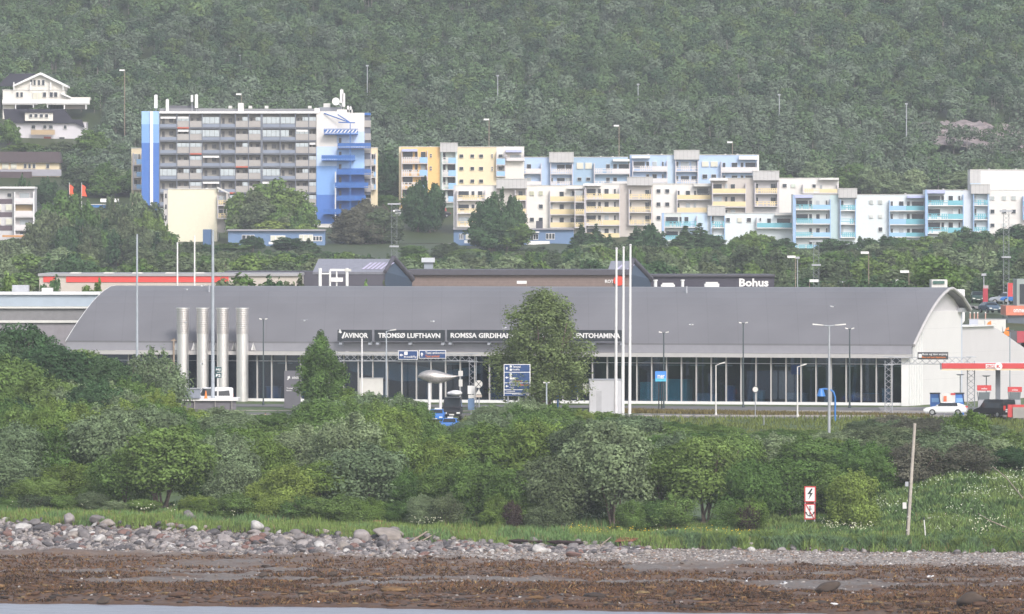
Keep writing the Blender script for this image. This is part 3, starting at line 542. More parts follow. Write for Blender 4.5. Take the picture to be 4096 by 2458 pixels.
# ------------------------------------------------------------------ vehicles
rub = mat('tyre_rubber', (.02,.02,.02), .8); cg = mat('car_glass', (.02,.025,.03), .08); rimm = mat('wheel_rim', (.45,.45,.46), .35, .8); tl = mat('tail_light', (.5,.03,.02), .3); hl = mat('headlight', (.75,.75,.72), .15)
def carpaint(n_, c): return mat(n_, c, .28, .0, var=.03)
def car(kind, label, cat, loc, rz, paint, name='parked_car', group=None, lights=True):
    t = thing(name, label, cat, loc, group, rz)
    ORG[t.name] = Vector((0,0,0))
    if kind == 'van': st = [(-2.45,.35,.95,1.85,.86),(-2.35,.3,1.0,1.95,.88),(-.9,.3,1.02,1.98,.88),(.7,.3,1.02,1.95,.86),(1.55,.3,1.0,1.1,.9),(2.3,.32,.85,.9,.86),(2.5,.4,.7,.72,.8)]; W=1.9; gx=(-2.2,.85); wx=1.55; top=1.86
    elif kind == 'suv': st = [(-2.3,.4,.9,1.1,.8),(-2.2,.35,.95,1.55,.84),(-1.6,.32,1.0,1.66,.84),(.2,.32,1.0,1.66,.82),(1.05,.32,.98,1.05,.9),(2.1,.34,.85,.9,.88),(2.35,.42,.65,.68,.8)]; W=1.85; gx=(-2.0,.45); wx=1.45; top=1.58
    else: st = [(-2.35,.4,.8,.84,.82),(-2.2,.32,.92,1.0,.86),(-1.45,.3,.95,1.3,.8),(-.7,.3,.96,1.45,.76),(.25,.3,.95,1.43,.76),(1.1,.3,.93,.98,.9),(2.1,.32,.78,.82,.88),(2.35,.42,.6,.62,.8)]; W=1.82; gx=(-1.5,.5); wx=1.4; top=1.38
    rings = []
    for x, zb_, zm, zr, wr in st:
        h = W/2; rings.append([(x,-h*.94,zb_),(x,-h,zb_+.15),(x,-h,zm),(x,-h*wr+.06*0,zr),(x,h*wr,zr),(x,h,zm),(x,h,zb_+.15),(x,h*.94,zb_)])
    MB().loft(rings, False).build('body', paint, t)
    x0, x1 = gx; q = 0.9 if kind != 'van' else .93
    for sg in (-1, 1):
        zb_ = 1.02 if kind != 'sedan' else .97; h = W/2
        k = (top-zb_)/(st[3][3]-st[3][2]); yt = h*(1-k)+h*st[3][4]*k
        b = MB(); a0 = x0+.1; a1 = x1+.45
        V = [(a0,sg*(h+.012),zb_+.03),(a1,sg*(h+.012),zb_+.03),(x1,sg*(yt+.014),top-.02),(x0+.2,sg*(yt+.014),top-.02)]
        V += [(a, b_-sg*.02, c) for a, b_, c in V]; b.add(V, BOXF).build('side_window', cg, t)
    def slab(i, j, ox, name):                       # pane laid on the slope between two stations
        a, c = st[i], st[j]; h = W/2; f = .12; V = []
        for u in (f, 1-f):
            x = a[0]+(c[0]-a[0])*u+ox; z = a[3]+(c[3]-a[3])*u+.015; wd = h*(a[4]+(c[4]-a[4])*u)-.1
            V += [(x,-wd,z),(x,wd,z)]
        V = [V[0],V[1],V[3],V[2]]; V2 = [(p[0],p[1],p[2]-.02) for p in V]; MB().add(V2+V, BOXF).build(name, cg, t)
    wi = {'van':(3,4),'suv':(3,4),'sedan':(4,5)}[kind]; slab(*wi, .0, 'windscreen')
    if kind == 'sedan': slab(2, 3, 0, 'rear_window')
    else: zz = st[1][3]; MB().box(st[0][0]-.02, st[0][0]+.06, -W*.38, W*.38, 1.08, min(zz, st[0][3])-.12 if kind == 'van' else 1.45).build('rear_window', cg, t)
    for x in (-wx, wx):
        for sg in (-1, 1):
            wl = MB().tube((x,sg*(W/2-.2),.33), (x,sg*(W/2+.01),.33), .34, n=18).build('wheel', rub, t); MB().tube((x,sg*(W/2-.05),.33), (x,sg*(W/2+.025),.33), .21, n=12).build('rim', rimm, wl)
    if lights:
        for sg in (-1, 1):
            MB().box(st[0][0]-.03, st[0][0]+.2, sg*W*.37-.16, sg*W*.37+.16, .8, 1.0 if kind != 'van' else 1.3).build('tail_light', tl, t)
            MB().box(st[-1][0]-.25, st[-1][0]+.02, sg*W*.36-.18, sg*W*.36+.18, .56, .7).build('headlight', hl, t)
    for sg in (-1, 1): MB().box(gx[1]+.25, gx[1]+.42, sg*(W/2+.05)-.07, sg*(W/2+.05)+.07, 1.0, 1.15).build('mirror', paint, t)
    MB().box(st[-1][0]-.05, st[-1][0]+.03, -.26, .26, .42, .53).build('number_plate', offw, t)
    return t
def at(u, D): x = N.X(u, D); return (x, D, gz(x, D)+.08)
car('sedan', 'low white car parked at the petrol station, nose to the left', 'car', (N.X(2284,952),952,N.Z(1003,952)), R(180-8), carpaint('white_car_paint',(.75,.75,.76)))
v = car('van', 'black van with white lettering on its rear at the petrol station', 'van', (N.X(2402,955),955,N.Z(1008,955)), R(180-52), carpaint('black_car_paint',(.012,.013,.016)), 'parked_van')
def vt(x, z, y): return (-2.49-y, -x, z)
for s_, z in (('HØNE HØNSE', .78), ('HILLSTAD AS', .58)):
    text(s_, white, v, -.6, .6, z, z+.14, .0, tf=lambda a, b_, c: (-2.5+b_, -a, c) if False else (-2.49+b_, a*-1, c), bold=.02)
car('van', 'white van parked in front of the steel tubes, rear to the right', 'van', (N.X(508,958),958,gz(N.X(508,958),958)+1.25), R(180+6), carpaint('white_van_paint',(.72,.72,.74)), 'parked_van')
taxib = carpaint('blue_car_paint',(.04,.17,.50))
def taxi(lb, u, D, lift=0):
    t = car('sedan', lb, 'taxi', (N.X(u,D),D,gz(N.X(u,D),D)+.06+lift), R(-96), taxib, 'taxi', 'blue taxis queueing at the entrance')
    MB().box(-.35,-.15,-.3,.3,1.45,1.6).build('roof_sign', white, t); MB().box(1.6,2.3,-.35,.35,.86,.9).build('bonnet_decal', white, t) if False else None
    return t
taxi('blue taxi nearest to the thicket, facing the camera below the dark minibus', 1087, 925, .3); taxi('second blue taxi behind and left of the front one', 1056, 946, .1)
mb = car('van', 'black minibus facing the camera behind the blue taxi, white bundle on its roof', 'minibus', (N.X(1093,948),948,gz(N.X(1093,948),948)+.3), R(-92), carpaint('dark_minibus_paint',(.015,.015,.018)), 'parked_minibus')
mb.scale = (1,1.05,1.25)
o = MB().ball((N.X(1100,947),947,0), .75,.8,.32).ball((N.X(1089,947),947,-.02), .45,.5,.2).build('roof_bundle', mat('white_cover',(.7,.68,.7),.7,bump=.4)); tag(o,'white bundle lying on the roof of the black minibus','roof load'); o.location.z = mb.location.z+2.6
# white topped parking deck edge with barrier box and cone
D = 947; t = thing('parking_deck', 'low parking deck with a bright white edge under the steel tubes', 'parking deck', base(500,D)); nb(428,575,963,968.5,D,-.3,8,'deck_slab',white,t); nb(432,570,968.5,1000,D,0,.3,'dark_wall',mat('deck_wall',(.16,.15,.17),.8),t)  # wall under the white slab is plain dark grey
for u in (440,470,520,560): nb(u-1,u+1,968.5,1000,D,-.3,-.05,'pillar',conc,t)
t = thing('barrier_box', 'grey mesh sided cabinet at the left end of the parking deck', 'cabinet', (N.X(462,946.5),947.5,N.Z(963,947))); nb(443,482,940,963,946,.5,3,'body',mat('blue_grey_mesh',(.24,.26,.32),.6,var=.15),t); nb(442,483,938.5,940.5,946,.4,3.1,'roof',galv,t)
t = thing('traffic_cone', 'orange cone on the edge of the parking deck below the white van', 'traffic cone', (N.X(497,947),947,N.Z(963,947))); x=N.X(497,947); z=N.Z(963,947); MB().tube((x,947,z+.04),(x,947,z+.85),.17,.04,n=12).build('cone',orange,t); MB().box(x-.22,x+.22,946.8,947.2,z,z+.05).build('foot',orange,t)
# person among the bushes
def person(loc, h, top_, legs_, hair_, label):
    t = thing('person', label, 'person', loc); sk = {}
    P = [(0,0,.50),(0,0,.60),(0,.01,.72),(0,0,.82),(0,-.01,.875),(0,-.015,.93),(0,-.01,.985), (.055,0,.49),(.06,-.02,.28),(.055,.03,.05),(.055,-.06,.02), (-.055,0,.49),(-.065,.05,.28),(-.06,.12,.06),(-.06,.04,.03), (.115,0,.80),(.14,.02,.64),(.135,-.07,.50),(.13,-.1,.45), (-.115,0,.80),(-.145,-.01,.64),(-.12,-.1,.53),(-.11,-.13,.49)]
    Rr = [.085,.08,.095,.06,.034,.052,.04, .055,.038,.022,.018, .055,.038,.022,.018, .035,.026,.018,.012, .035,.026,.018,.012]
    Ed = [(0,1),(1,2),(2,3),(3,4),(4,5),(5,6),(0,7),(7,8),(8,9),(9,10),(0,11),(11,12),(12,13),(13,14),(3,15),(15,16),(16,17),(17,18),(3,19),(19,20),(20,21),(21,22)]
    me = bpy.data.meshes.new('body'); me.from_pydata([tuple(c*h for c in p) for p in P], Ed, []); o = bpy.data.objects.new('body', me); C.objects.link(o)
    o.modifiers.new('s','SKIN'); sv = me.skin_vertices[0].data
    for i, r in enumerate(Rr): sv[i].radius = (r*h, r*h*.8)
    sv[0].use_root = True; o.modifiers.new('b','SUBSURF').levels = 1
    m2 = bpy.data.meshes.new_from_object(o.evaluated_get(bpy.context.evaluated_depsgraph_get())); o.modifiers.clear(); o.data = m2; m2.name = 'body'
    m2.materials.clear()
    for m_ in (mat('skin',(.5,.3,.22),.6), top_, legs_): m2.materials.append(m_)
    for p in m2.polygons:
        zc = p.center.z/h; p.material_index = 0 if zc > .86 or (abs(p.center.x/h) > .1 and zc < .5 and zc > .42) else (1 if zc > .5 else 2); p.use_smooth = True
    o.parent = t; MB().ball((0,.005*h,.955*h), .05*h,.056*h,.05*h).build('hair', hair_, None, org=(0,0,0)).parent = t
    return t
bpy.context.view_layer.update()
x = N.X(641,930); person((x,930,N.Z(1036,930)), 1.72, mat('light_blue_jacket',(.22,.36,.48),.8), mat('red_shorts',(.6,.12,.09),.8), mat('dark_hair',(.02,.018,.016),.8), 'person in a light blue jacket and red shorts seen through a gap in the thicket')

# ------------------------------------------------------------------ petrol station
D = 962; t = thing('petrol_station_canopy', 'wide flat canopy with a red fascia and white emblem on a grey pillar', 'canopy', base(2400,D))
x0, x1 = N.X(2272,D), N.X(2530,D)
MB().box(x0+.15,x1,D-2,D+5,N.Z(894,D),N.Z(878,D)).build('roof', white, t); MB().box(x0,x1,D-2.1,D-2.02,N.Z(890,D),N.Z(877,D)).build('fascia', red, t); MB().box(x0,x1,D-2.12,D-2.02,N.Z(894,D),N.Z(891.5,D)).build('yellow_edge', mat('cream_edge',(.8,.6,.35),.5), t)
x = N.X(2411,D); MB().box(N.X(2378,D),N.X(2404,D),D-2.16,D-2.11,N.Z(889.5,D),N.Z(879.5,D)).build('logo_plate', white, t); text('CIRCLE', red, t, N.X(2380,D),N.X(2402,D),N.Z(888,D),N.Z(881,D), D-2.17, bold=.02)
MB().tube((x-.1,D-2.25,N.Z(884.5,D)),(x-.1,D-2.12,N.Z(884.5,D)),.42,n=24).build('round_logo', white, t); text('K', red, t, x-.3,x+.1,N.Z(888.5,D),N.Z(880.5,D), D-2.26, bold=.03)
MB().box(N.X(2405,D),N.X(2416,D),D,D+.7,gz(x,D),N.Z(894,D)).build('pillar', mat('pillar_grey',(.16,.17,.19),.6), t)
for u0, D, lb in ((2376,958,'red topped fuel pump behind the black van'),(2450,957,'red topped fuel pump at the right edge of the photo')):
    p = thing('fuel_pump', lb, 'fuel pump', at(u0,D), 'fuel pumps'); zg = at(u0,D)[2]
    nb(u0-16,u0+18,931 if u0<2400 else 935,944 if u0<2400 else 947,D,-.1,.4,'sign_box',red,p); text('miles', white, p, N.X(u0-6,D),N.X(u0+8,D),N.Z(941 if u0<2400 else 944,D),N.Z(937 if u0<2400 else 940,D), D-.1, bold=.02)
    MB().box(N.X(u0-14,D),N.X(u0+15,D),D-.05,D+.6,zg,N.Z(966,D)).build('body', mat('pump_grey',(.35,.35,.37),.5), p); nb(u0-12,u0+13,948,966,D,-.02,.55,'display',mat('pump_display',(.12,.14,.15),.3),p)
    for sg in (-1, 1): MB().tube((N.X(u0+sg*13,D),D+.25,N.Z(966,D)),(N.X(u0+sg*15,D),D+.25,N.Z(947,D)),.05).build('side_frame', galv, p)
for u0,u1,D,lb in ((2247,2270,966,'blue air and water cabinet left of the white car'),(2306,2328,957,'blue vacuum cabinet behind the white car')):
    p = thing('service_cabinet', lb, 'cabinet', at((u0+u1)/2,D), 'blue service cabinets'); zg = at(u0,D)[2]; MB().box(N.X(u0,D),N.X(u1,D),D,D+.8,zg,N.Z(952,D)).build('body', mat('cabinet_blue',(.05,.17,.5),.4), p); nb(u0-1,u1+1,949,952,D,-.1,.9,'top',dark,p); nb(u0+3,u1-3,962,972,D,-.03,0,'label_plate',mat('light_blue_print',(.2,.4,.7),.5),p)
    MB().tube((N.X(u1-3,D),D-.1,N.Z(953,D)),(N.X(u1+1,D),D-.1,N.Z(975,D)),.04).build('hose', dark, p)
D = 956; p = thing('price_panel', 'white panel with a small red label and orange box above the white car', 'sign', at(2292,D)); nb(2276,2307,950,974,D,0,.2,'panel',offw,p); nb(2296,2307,950,954.5,D,-.04,-.003,'red_label',red,p); nb(2279,2286,957,970,D,-.12,-.003,'orange_box',mat('orange_red_box',(.75,.15,.06),.4),p)
for u in (2280,2303): MB().tube(at(u,D),(N.X(u,D),D,N.Z(974,D)),.05).build('leg', galv, p)
for u, vt_, D, lb in ((2319,907,967,'thin T shaped lamp left under the petrol station canopy'),(2382,910,967,'thin T shaped lamp over the left fuel pump'),(2439,800,970,'tall thin dark lamp pole in front of the white lower hall')):
    x = N.X(u,D); z = at(u,D)[2]; p = thing('thin_lamp', lb, 'lamp', (x,D,z)); MB().tube((x,D,z),(x,D,N.Z(vt_,D)),.05).build('pole', mat('blue_grey_pole',(.2,.25,.3),.5), p); MB().tube((x,D,N.Z(vt_,D)),(x,D,N.Z(vt_,D)+.12),.3,.5,n=14).build('head', galv, p)
D = 950; p = thing('red_bin', 'red kerb block with a concrete slab at the right edge of the petrol station', 'kerb block', at(2440,D)); nb(2434,2446,978,1008,D,0,.6,'red_block',red,p); nb(2446,2473,984,1010,D,-.2,1.2,'slab',conc,p); nb(2446,2500,978,984,D,-.1,1,'red_top',red,p)
# ------------------------------------------------------------------ apartment blocks on the slope
Z1 = Zm(0,200,1.855); Z2 = Zm(500,340,2.182); Z3 = Zm(1540,500,2.65); Z4 = Zm(2300,500,2.4733); Z5 = Zm(3096,600,2.473)
P = lambda n_, c, **k: mat(n_, c, .6, var=.04, **k)
cream = P('cream_render',(.74,.62,.42)); ivory = P('ivory_render',(.72,.68,.62)); ochre_ = P('orange_render',(.78,.50,.20)); lblue = P('light_blue_render',(.41,.53,.73)); tblue = P('dusty_blue_render',(.31,.43,.56)); pblue = P('pale_blue_render',(.50,.62,.76))
beige = P('beige_render',(.50,.455,.42)); wht = P('white_render',(.68,.65,.62)); tealw = P('pale_teal_render',(.47,.58,.58)); bwhite = P('bluish_white_render',(.64,.69,.71)); greyc = mat('corrugated_grey_sheet',(.50,.485,.48),.5,.2,var=.05,stripes=(0,.9,.12,.8))
ry = P('yellow_railing',(.72,.58,.34)); rw = P('white_railing',(.66,.62,.62)); rb = P('light_blue_railing',(.30,.50,.74)); rt = P('turquoise_railing',(.17,.44,.52)); frp = P('balcony_frame_paint',(.56,.52,.55)); lav = P('lavender_awning',(.45,.48,.70))
wing_ = P('window_frame_white',(.66,.64,.62)); pane = mat('far_window_pane',(.028,.038,.05),.15,var=.3); fr2 = P('blue_frame_paint',(.32,.45,.66))
class Block:
    def __init__(s, name, label, cat, z, D, x0, x1, top, bot, m, depth=11, group=None):
        s.z, s.D = z, D; xm = (z.X(x0,D)+z.X(x1,D))/2; zg = min(z.Z(bot,D), gz(xm,D)-.5, gz(z.X(x0,D),D)-.5, gz(z.X(x1,D),D)-.5); s.t = thing(name, label, cat, (xm, D, zg), group)
        MB().box(z.X(x0,D), z.X(x1,D), D, D+depth, zg, z.Z(top,D)).build('wall', m, s.t); s.pr = 0
        s.bx('roof_edge', x0-2, x1+2, top-5, top, -.15, depth+.1, offw)
    def bx(s, name, x0, x1, y0, y1, d0, d1, m, par=None):
        D = s.D; return MB().box(s.z.X(x0,D), s.z.X(x1,D), D+d0, D+d1, s.z.Z(y1,D), s.z.Z(y0,D)).build(name, m, par or s.t)
    def wall(s, x0, x1, y0, y1, m): s.pr += .012; s.bx('wall_panel', x0, x1, y0, y1, -.05-s.pr, 0, m)
    def win(s, xs_, ys_, m=None, name='window'):
        for x0, x1 in xs_:
            for y0, y1 in ys_:
                f = s.bx(name, x0-3, x1+3, y0-3, y1+3, -.3, 0, wing_); s.bx('pane', x0, x1, y0, y1, -.33, -.305, m or pane, f)
    def bal(s, x0, x1, fl, m, pat=0, m2=None, split=None, posts=True, frame=None, depth=1.5, wins=None, slabm=None):
        """stack of balconies: fl = (rail top, slab line) for each floor"""
        D = s.D; z = s.z
        for k, (rt_, sl_) in enumerate(fl):
            o = s.bx('balcony', x0, x1, sl_-2, sl_+6, -depth, 0, slabm or rw)
            X0, X1 = z.X(x0,D), z.X(x1,D); za, zb_ = z.Z(sl_-4,D), z.Z(rt_,D); xs0 = z.X(split,D) if split else X1
            def rail(a, c, mm, pt, nm):
                b = MB()
                if pt:
                    n_ = max(3, int((c-a)/.42)); w_ = (c-a)/n_
                    for i in range(n_):
                        if random.random() < .72: b.box(a+i*w_, a+(i+.62)*w_, D-depth-.04, D-depth, za, zb_)
                    b.box(a, c, D-depth-.06, D-depth+.02, zb_-.05, zb_+.06).box(a, c, D-depth-.03, D-depth, za+(zb_-za)*.42, za+(zb_-za)*.6)
                else: b.box(a, c, D-depth-.06, D-depth, za, zb_)
                b.build(nm, mm, o)
            rail(X0, xs0, m, pat, 'railing')
            if split: rail(xs0+.02, X1, m2 or m, 0, 'railing')
            for sx in (X0, X1): MB().box(sx-.03, sx+.03, D-depth, D, za, zb_).build('side_railing', m, o)
        if posts:
            yt = fl[0][0]-(fl[0][1]-fl[0][0])*1.15; yb = fl[-1][1]+6
            for sx in (x0, x1): s.bx('frame_post', sx-4, sx+4, yt, yb, -depth-.05, 0, frame or frp)
        wd = wins if wins is not None else ((.06,.46),(.55,.64),(.74,.86))
        for k, (rt_, sl_) in enumerate(fl):
            h = sl_-rt_; y1 = rt_+h*.2 if rt_ else 0; y0 = rt_-h*.92  # windows enlarged so their dark panes also stand for balcony recess shade
            for a, c in wd:
                if random.random() < .93:
                    f = s.bx('window', x0+(x1-x0)*a-2, x0+(x1-x0)*c+2, y0-2, y1+2, -.26, 0, wing_); s.bx('pane', x0+(x1-x0)*a, x0+(x1-x0)*c, y0, y1, -.285, -.262, pane if random.random() < .85 else mat('curtained_pane',(.35,.38,.40),.5), f)
    def can(s, x0, x1, y0, y1, m, depth=1.7): s.bx('canopy', x0, x1, y0, y1, -depth, 0, m)
    def pent(s, x0, x1, y0, y1): s.bx('lift_tower_top', x0, x1, y0, y1, -1.62, 5, greyc); s.bx('tower_roof', x0-2, x1+2, y0-5, y0, -1.75, 5.1, offw)
    def vents(s, xs_, y, D=None):
        for x in xs_:
            o = s.bx('roof_vent', x-9, x+9, y-10, y-4, 2, 3, offw); s.bx('vent_pipe', x-5, x+5, y-4, y, 2.2, 2.8, galv, o)
G1, G2, G3 = 'upper row of apartment blocks', 'middle row of apartment blocks', 'lower row of apartment blocks'
# upper row
a = Block('apartment_block', 'orange and cream apartment block at the left end of the upper row', 'apartment block', Z3, 2062, 148, 1475, 235, 905, cream, group=G1)
a.wall(170,583,236,900,ochre_); a.wall(1180,1475,236,700,ivory); a.wall(583,770,290,900,P('pale_green_white',(.62,.68,.62)))
a.bal(178,450,[(345,408),(480,545),(612,680),(750,815)],rw,1,rb,365,frame=frp,wins=((.05,.42),(.52,.62),(.75,.92))); a.can(178,345,258,284,lav)
a.win([(479,495)],[(310,325),(332,345),(442,456),(468,482)]); a.pent(585,770,195,290); a.bal(605,752,[(350,412),(483,548),(618,685),(758,820)],rw,1,rb,672,frame=P('pale_mint_frame',(.55,.66,.66)),wins=((.08,.25),(.4,.9)))
a.win([(790,830),(908,945),(1000,1040)],[(315,347),(447,480),(580,613)]); a.win([(1131,1141)],[(312,326),(336,350),(447,460),(470,484)]); a.win([(1205,1245)],[(315,345),(447,480)])
a.bal(1183,1272,[(360,425),(495,545)],rb,0,posts=True,wins=()); a.can(1280,1450,266,292,lav); a.bal(1290,1470,[(350,378)],rw,0,wins=((.2,.85),)); a.vents((340,480,1270),235)
a = Block('apartment_block', 'blue apartment block with two bright windows, middle of the upper row', 'apartment block', Z3, 2066, 1477, 2575, 345, 760, lblue, group=G1)
a.bal(1300,1655,[(465,515),(600,640)],rw,1,rw,1490,wins=((.06,.36),(.42,.48),(.58,.7))); a.can(1290,1480,358,382,white); a.wall(2000,2279,350,760,tblue); a.wall(2279,2575,350,760,tblue)
a.pent(1740,2000,295,400); a.bal(1756,1985,[(470,520),(602,642)],rw,1,wins=((.03,.1),(.3,.65),(.7,.95))); a.win([(2035,2100),(2125,2190)],[(405,465)],lit); a.win([(2042,2082),(2135,2175)],[(560,592)])
a.z = Z4; a.bal(190,540,[(435,483),(560,600)],rw,1,rw,365,wins=((.34,.44),(.54,.64),(.7,.98))); a.can(375,540,340,362,white); a.vents((255,375),322)
a = Block('apartment_block', 'lighter blue apartment block at the right end of the upper row', 'apartment block', Z4, 2070, 545, 1820, 300, 700, lblue, group=G1)
a.bal(570,910,[(410,458),(530,573)],rw,1,rw,755,wins=((.03,.35),(.4,.48),(.58,.7),(.86,.9))); a.can(560,740,308,332,white); a.wall(910,980,303,700,pblue); a.pent(980,1230,255,345); a.bal(995,1215,[(412,460),(545,585)],rw,1,wins=((.04,.12),(.24,.6),(.72,.92)))
a.win([(1258,1320),(1345,1410)],[(365,412)],lit); a.win([(1262,1308),(1350,1395)],[(492,530)]); a.bal(1445,1800,[(420,468),(540,580)],rw,0,rw,1620,wins=((.05,.12),(.3,.45),(.55,.62),(.68,.95))); a.can(1620,1805,312,345,white); a.vents((730,860,1490,1610),297)
a.wall(1803,1820,303,480,white)
# middle row
a = Block('apartment_block', 'white block with yellow railings standing left, half hidden by the tall dark tree', 'apartment block', Z3, 2006, 748, 2120, 645, 1110, ivory, group=G2)
a.bx('side_wall',725,748,640,1105,0,10,P('pale_grey_side',(.52,.5,.52))); a.bal(765,1060,[(750,800),(890,938),(1028,1080)],ry,1,wins=((.05,.42),(.52,.62),(.75,.9))); a.wall(765,1180,648,740,wht); a.pent(1180,1505,575,675); a.wall(1180,1505,676,1105,beige)
a.bal(1380,1495,[(750,800),(890,938),(1028,1080)],ry,0,wins=((.3,.7),)); a.win([(1537,1578),(1632,1672)],[(705,745)],mat('olive_blind',(.42,.42,.3),.6)); a.win([(1632,1672)],[(845,885)]); a.win([(1537,1578),(1632,1672)],[(985,1025)])
a.bal(1750,2112,[(760,815),(895,952),(1035,1090)],ry,1,ry,1750+1,wins=((.02,.07),(.28,.4),(.6,.97))); a.win([(1982,2068)],[(700,752)]); a.can(1930,2112,668,682,offw); a.bx('chimney',1600,1672,1020,1110,-4,-2,mat('dark_chimney',(.08,.08,.1),.8))
a = Block('apartment_block', 'white block with yellow railings and beige centre, middle one of the middle row', 'apartment block', Z4, 2002, 97, 1350, 585, 1120, wht, group=G2)
a.bal(0,95,[(705,762),(838,890),(970,1015)],ry,1,wins=((.05,.8),)); a.bal(105,440,[(683,735),(812,865),(943,993),(1072,1120)],ry,1,ry,275,wins=((.04,.3),(.37,.45),(.56,.68),(.84,.89))); a.can(80,258,582,604,white); a.wall(440,520,590,1120,beige); a.wall(520,770,600,1120,P('warm_beige_render',(.52,.47,.42)))
a.pent(515,768,520,600); a.bal(535,757,[(688,735),(815,866),(943,990)],ry,1,wins=((.04,.1),(.72,.9))); a.win([(808,845),(893,932)],[(638,672),(768,805)]); a.win([(808,845)],[(902,938)])
a.bal(1010,1345,[(695,740),(820,868)],ry,0,ry,1180,wins=((.02,.07),(.26,.38),(.5,.56),(.6,.95))); a.can(1170,1350,588,610,offw); a.win([(1208,1318)],[(630,684)])
a = Block('apartment_block', 'beige and white block with yellow railings at the right end of the middle row', 'apartment block', Z4, 1998, 1350, 2610, 530, 940, beige, group=G2)
a.bal(1360,1688,[(632,680),(760,812),(890,940)],ry,0,ry,1530,wins=((.02,.28),(.38,.45),(.55,.68))); a.can(1328,1510,532,552,white); a.wall(1765,2020,550,940,P('grey_beige_render',(.46,.44,.45))); a.wall(2020,2380,533,940,wht); a.pent(1760,2018,460,550)
a.bal(1780,2003,[(630,680),(760,805)],ry,1,wins=((.05,.14),(.7,.92))); a.z = Z5; a.wall(210,640,279,600,wht); a.win([(85,125)],[(338,372)]); a.win([(170,212)],[(338,372)],mat('pale_green_blind',(.5,.55,.48),.6)); a.win([(380,412)],[(342,374)])
a.bal(285,625,[(388,428)],ry,1,ry,450,wins=((.5,.56),(.6,.94))); a.can(445,640,280,300,offw); a.wall(622,640,283,440,offw)
# lower row
a = Block('apartment_block', 'small light blue and white block behind dark spruces, left in the lower row', 'apartment block', Z4, 1958, 865, 2150, 875, 1210, bwhite, group=G3)
a.wall(868,1050,878,1210,P('pale_grey_green',(.52,.56,.54))); a.wall(1050,1310,877,1210,pblue); a.wall(1310,1485,900,1210,bwhite); a.bx('corner_frame',858,880,872,1210,-1.6,0,fr2); a.bal(884,1205,[(960,1012),(1098,1145)],rt,1,wins=((.05,.42),(.47,.53),(.62,.74)),slabm=white)
a.pent(1310,1485,805,900); a.bal(1345,1480,[(960,1018),(1098,1150)],rt,1,wins=((.05,.2),),slabm=white,frame=fr2); a.win([(1497,1532),(1702,1740)],[(922,960)]); a.win([(1610,1648)],[(922,960)],lit); a.win([(1828,1840)],[(922,950)])
a.bal(1798,2145,[(972,1020)],rt,0,rt,1975,wins=((.3,.4),(.58,.95)),slabm=white); a.bal(1978,2145,[(973,1022)],rt,1,wins=(),slabm=white,posts=False,depth=1.6); a.can(1975,2145,880,896,offw)
a = Block('apartment_block', 'white block with turquoise railings and pale teal wall, middle of the lower row', 'apartment block', Z5, 1952, 185, 1495, 445, 960, bwhite, group=G3)
a.wall(190,555,452,950,P('grey_white_render',(.52,.55,.55))); a.wall(555,635,450,960,tealw); a.bx('corner_frame',185,210,448,950,-1.6,0,fr2); a.bal(210,555,[(545,592),(683,733),(818,863),(940,985)],rt,1,rb,385,frame=fr2,wins=((.03,.36),(.4,.48),(.6,.7),(.88,.92)),slabm=white); a.can(200,380,450,476,lav)
a.pent(635,820,385,475); a.bal(655,805,[(550,600),(685,735),(820,866)],rt,1,frame=fr2,wins=((.05,.2),),slabm=white); a.win([(945,980),(1035,1070)],[(500,533)],mat('grey_blind',(.4,.43,.42),.6)); a.win([(1035,1070)],[(768,806)]); a.win([(945,980),(1035,1070)],[(642,672)],mat('pale_pane',(.55,.57,.55),.5))
a.bal(1140,1490,[(555,603),(685,740),(820,862)],rb,0,rt,1300,frame=fr2,wins=((.05,.1),(.28,.4),(.5,.58),(.64,.97)),slabm=white); a.can(1315,1490,455,478,lav); a.vents((1305,),440)
a = Block('apartment_block', 'white block with turquoise railings below the tall white block at the right edge', 'apartment block', Z5, 1948, 1495, 2560, 400, 880, bwhite, group=G3)
a.bx('corner_frame',1493,1515,396,850,-1.6,0,fr2); a.bal(1515,1868,[(502,552),(635,688),(770,825)],rt,1,rt,1715,frame=fr2,wins=((.03,.36),(.4,.47),(.6,.72),(.88,.92)),slabm=white); a.can(1510,1690,402,432,lav); a.wall(1870,1945,402,860,P('cool_white',(.6,.63,.68))); a.wall(1945,2135,436,860,P('pale_steel_blue',(.55,.62,.66)))
a.pent(1945,2135,345,435); a.bal(1972,2115,[(500,550),(635,690),(768,812)],rt,1,frame=fr2,wins=((.08,.2),),slabm=white); a.wall(2135,2560,402,870,wht); a.win([(2142,2180),(2258,2296),(2352,2390)],[(460,495)],mat('grey_blind',(.4,.43,.42),.6)); a.win([(2142,2180),(2258,2296),(2352,2390)],[(592,628)]); a.win([(2142,2180)],[(730,763)]); a.win([(2258,2296),(2352,2390)],[(730,763)],mat('pale_pane',(.55,.57,.55),.5)); a.bal(2462,2560,[(510,555),(640,690)],rt,0,frame=fr2,wins=(),slabm=white); a.vents((1680,),395)
a = Block('apartment_block', 'tall plain white block rising behind the lower row at the right edge', 'apartment block', Z5, 1972, 1940, 2560, 200, 700, P('bright_white_render',(.72,.69,.67)), group=G2)
a.bx('grey_corner',1938,2045,205,330,-.1,0,greyc); a.wall(1940,2045,332,520,pblue); a.vents((2135,),196); a.vents((2400,),196)

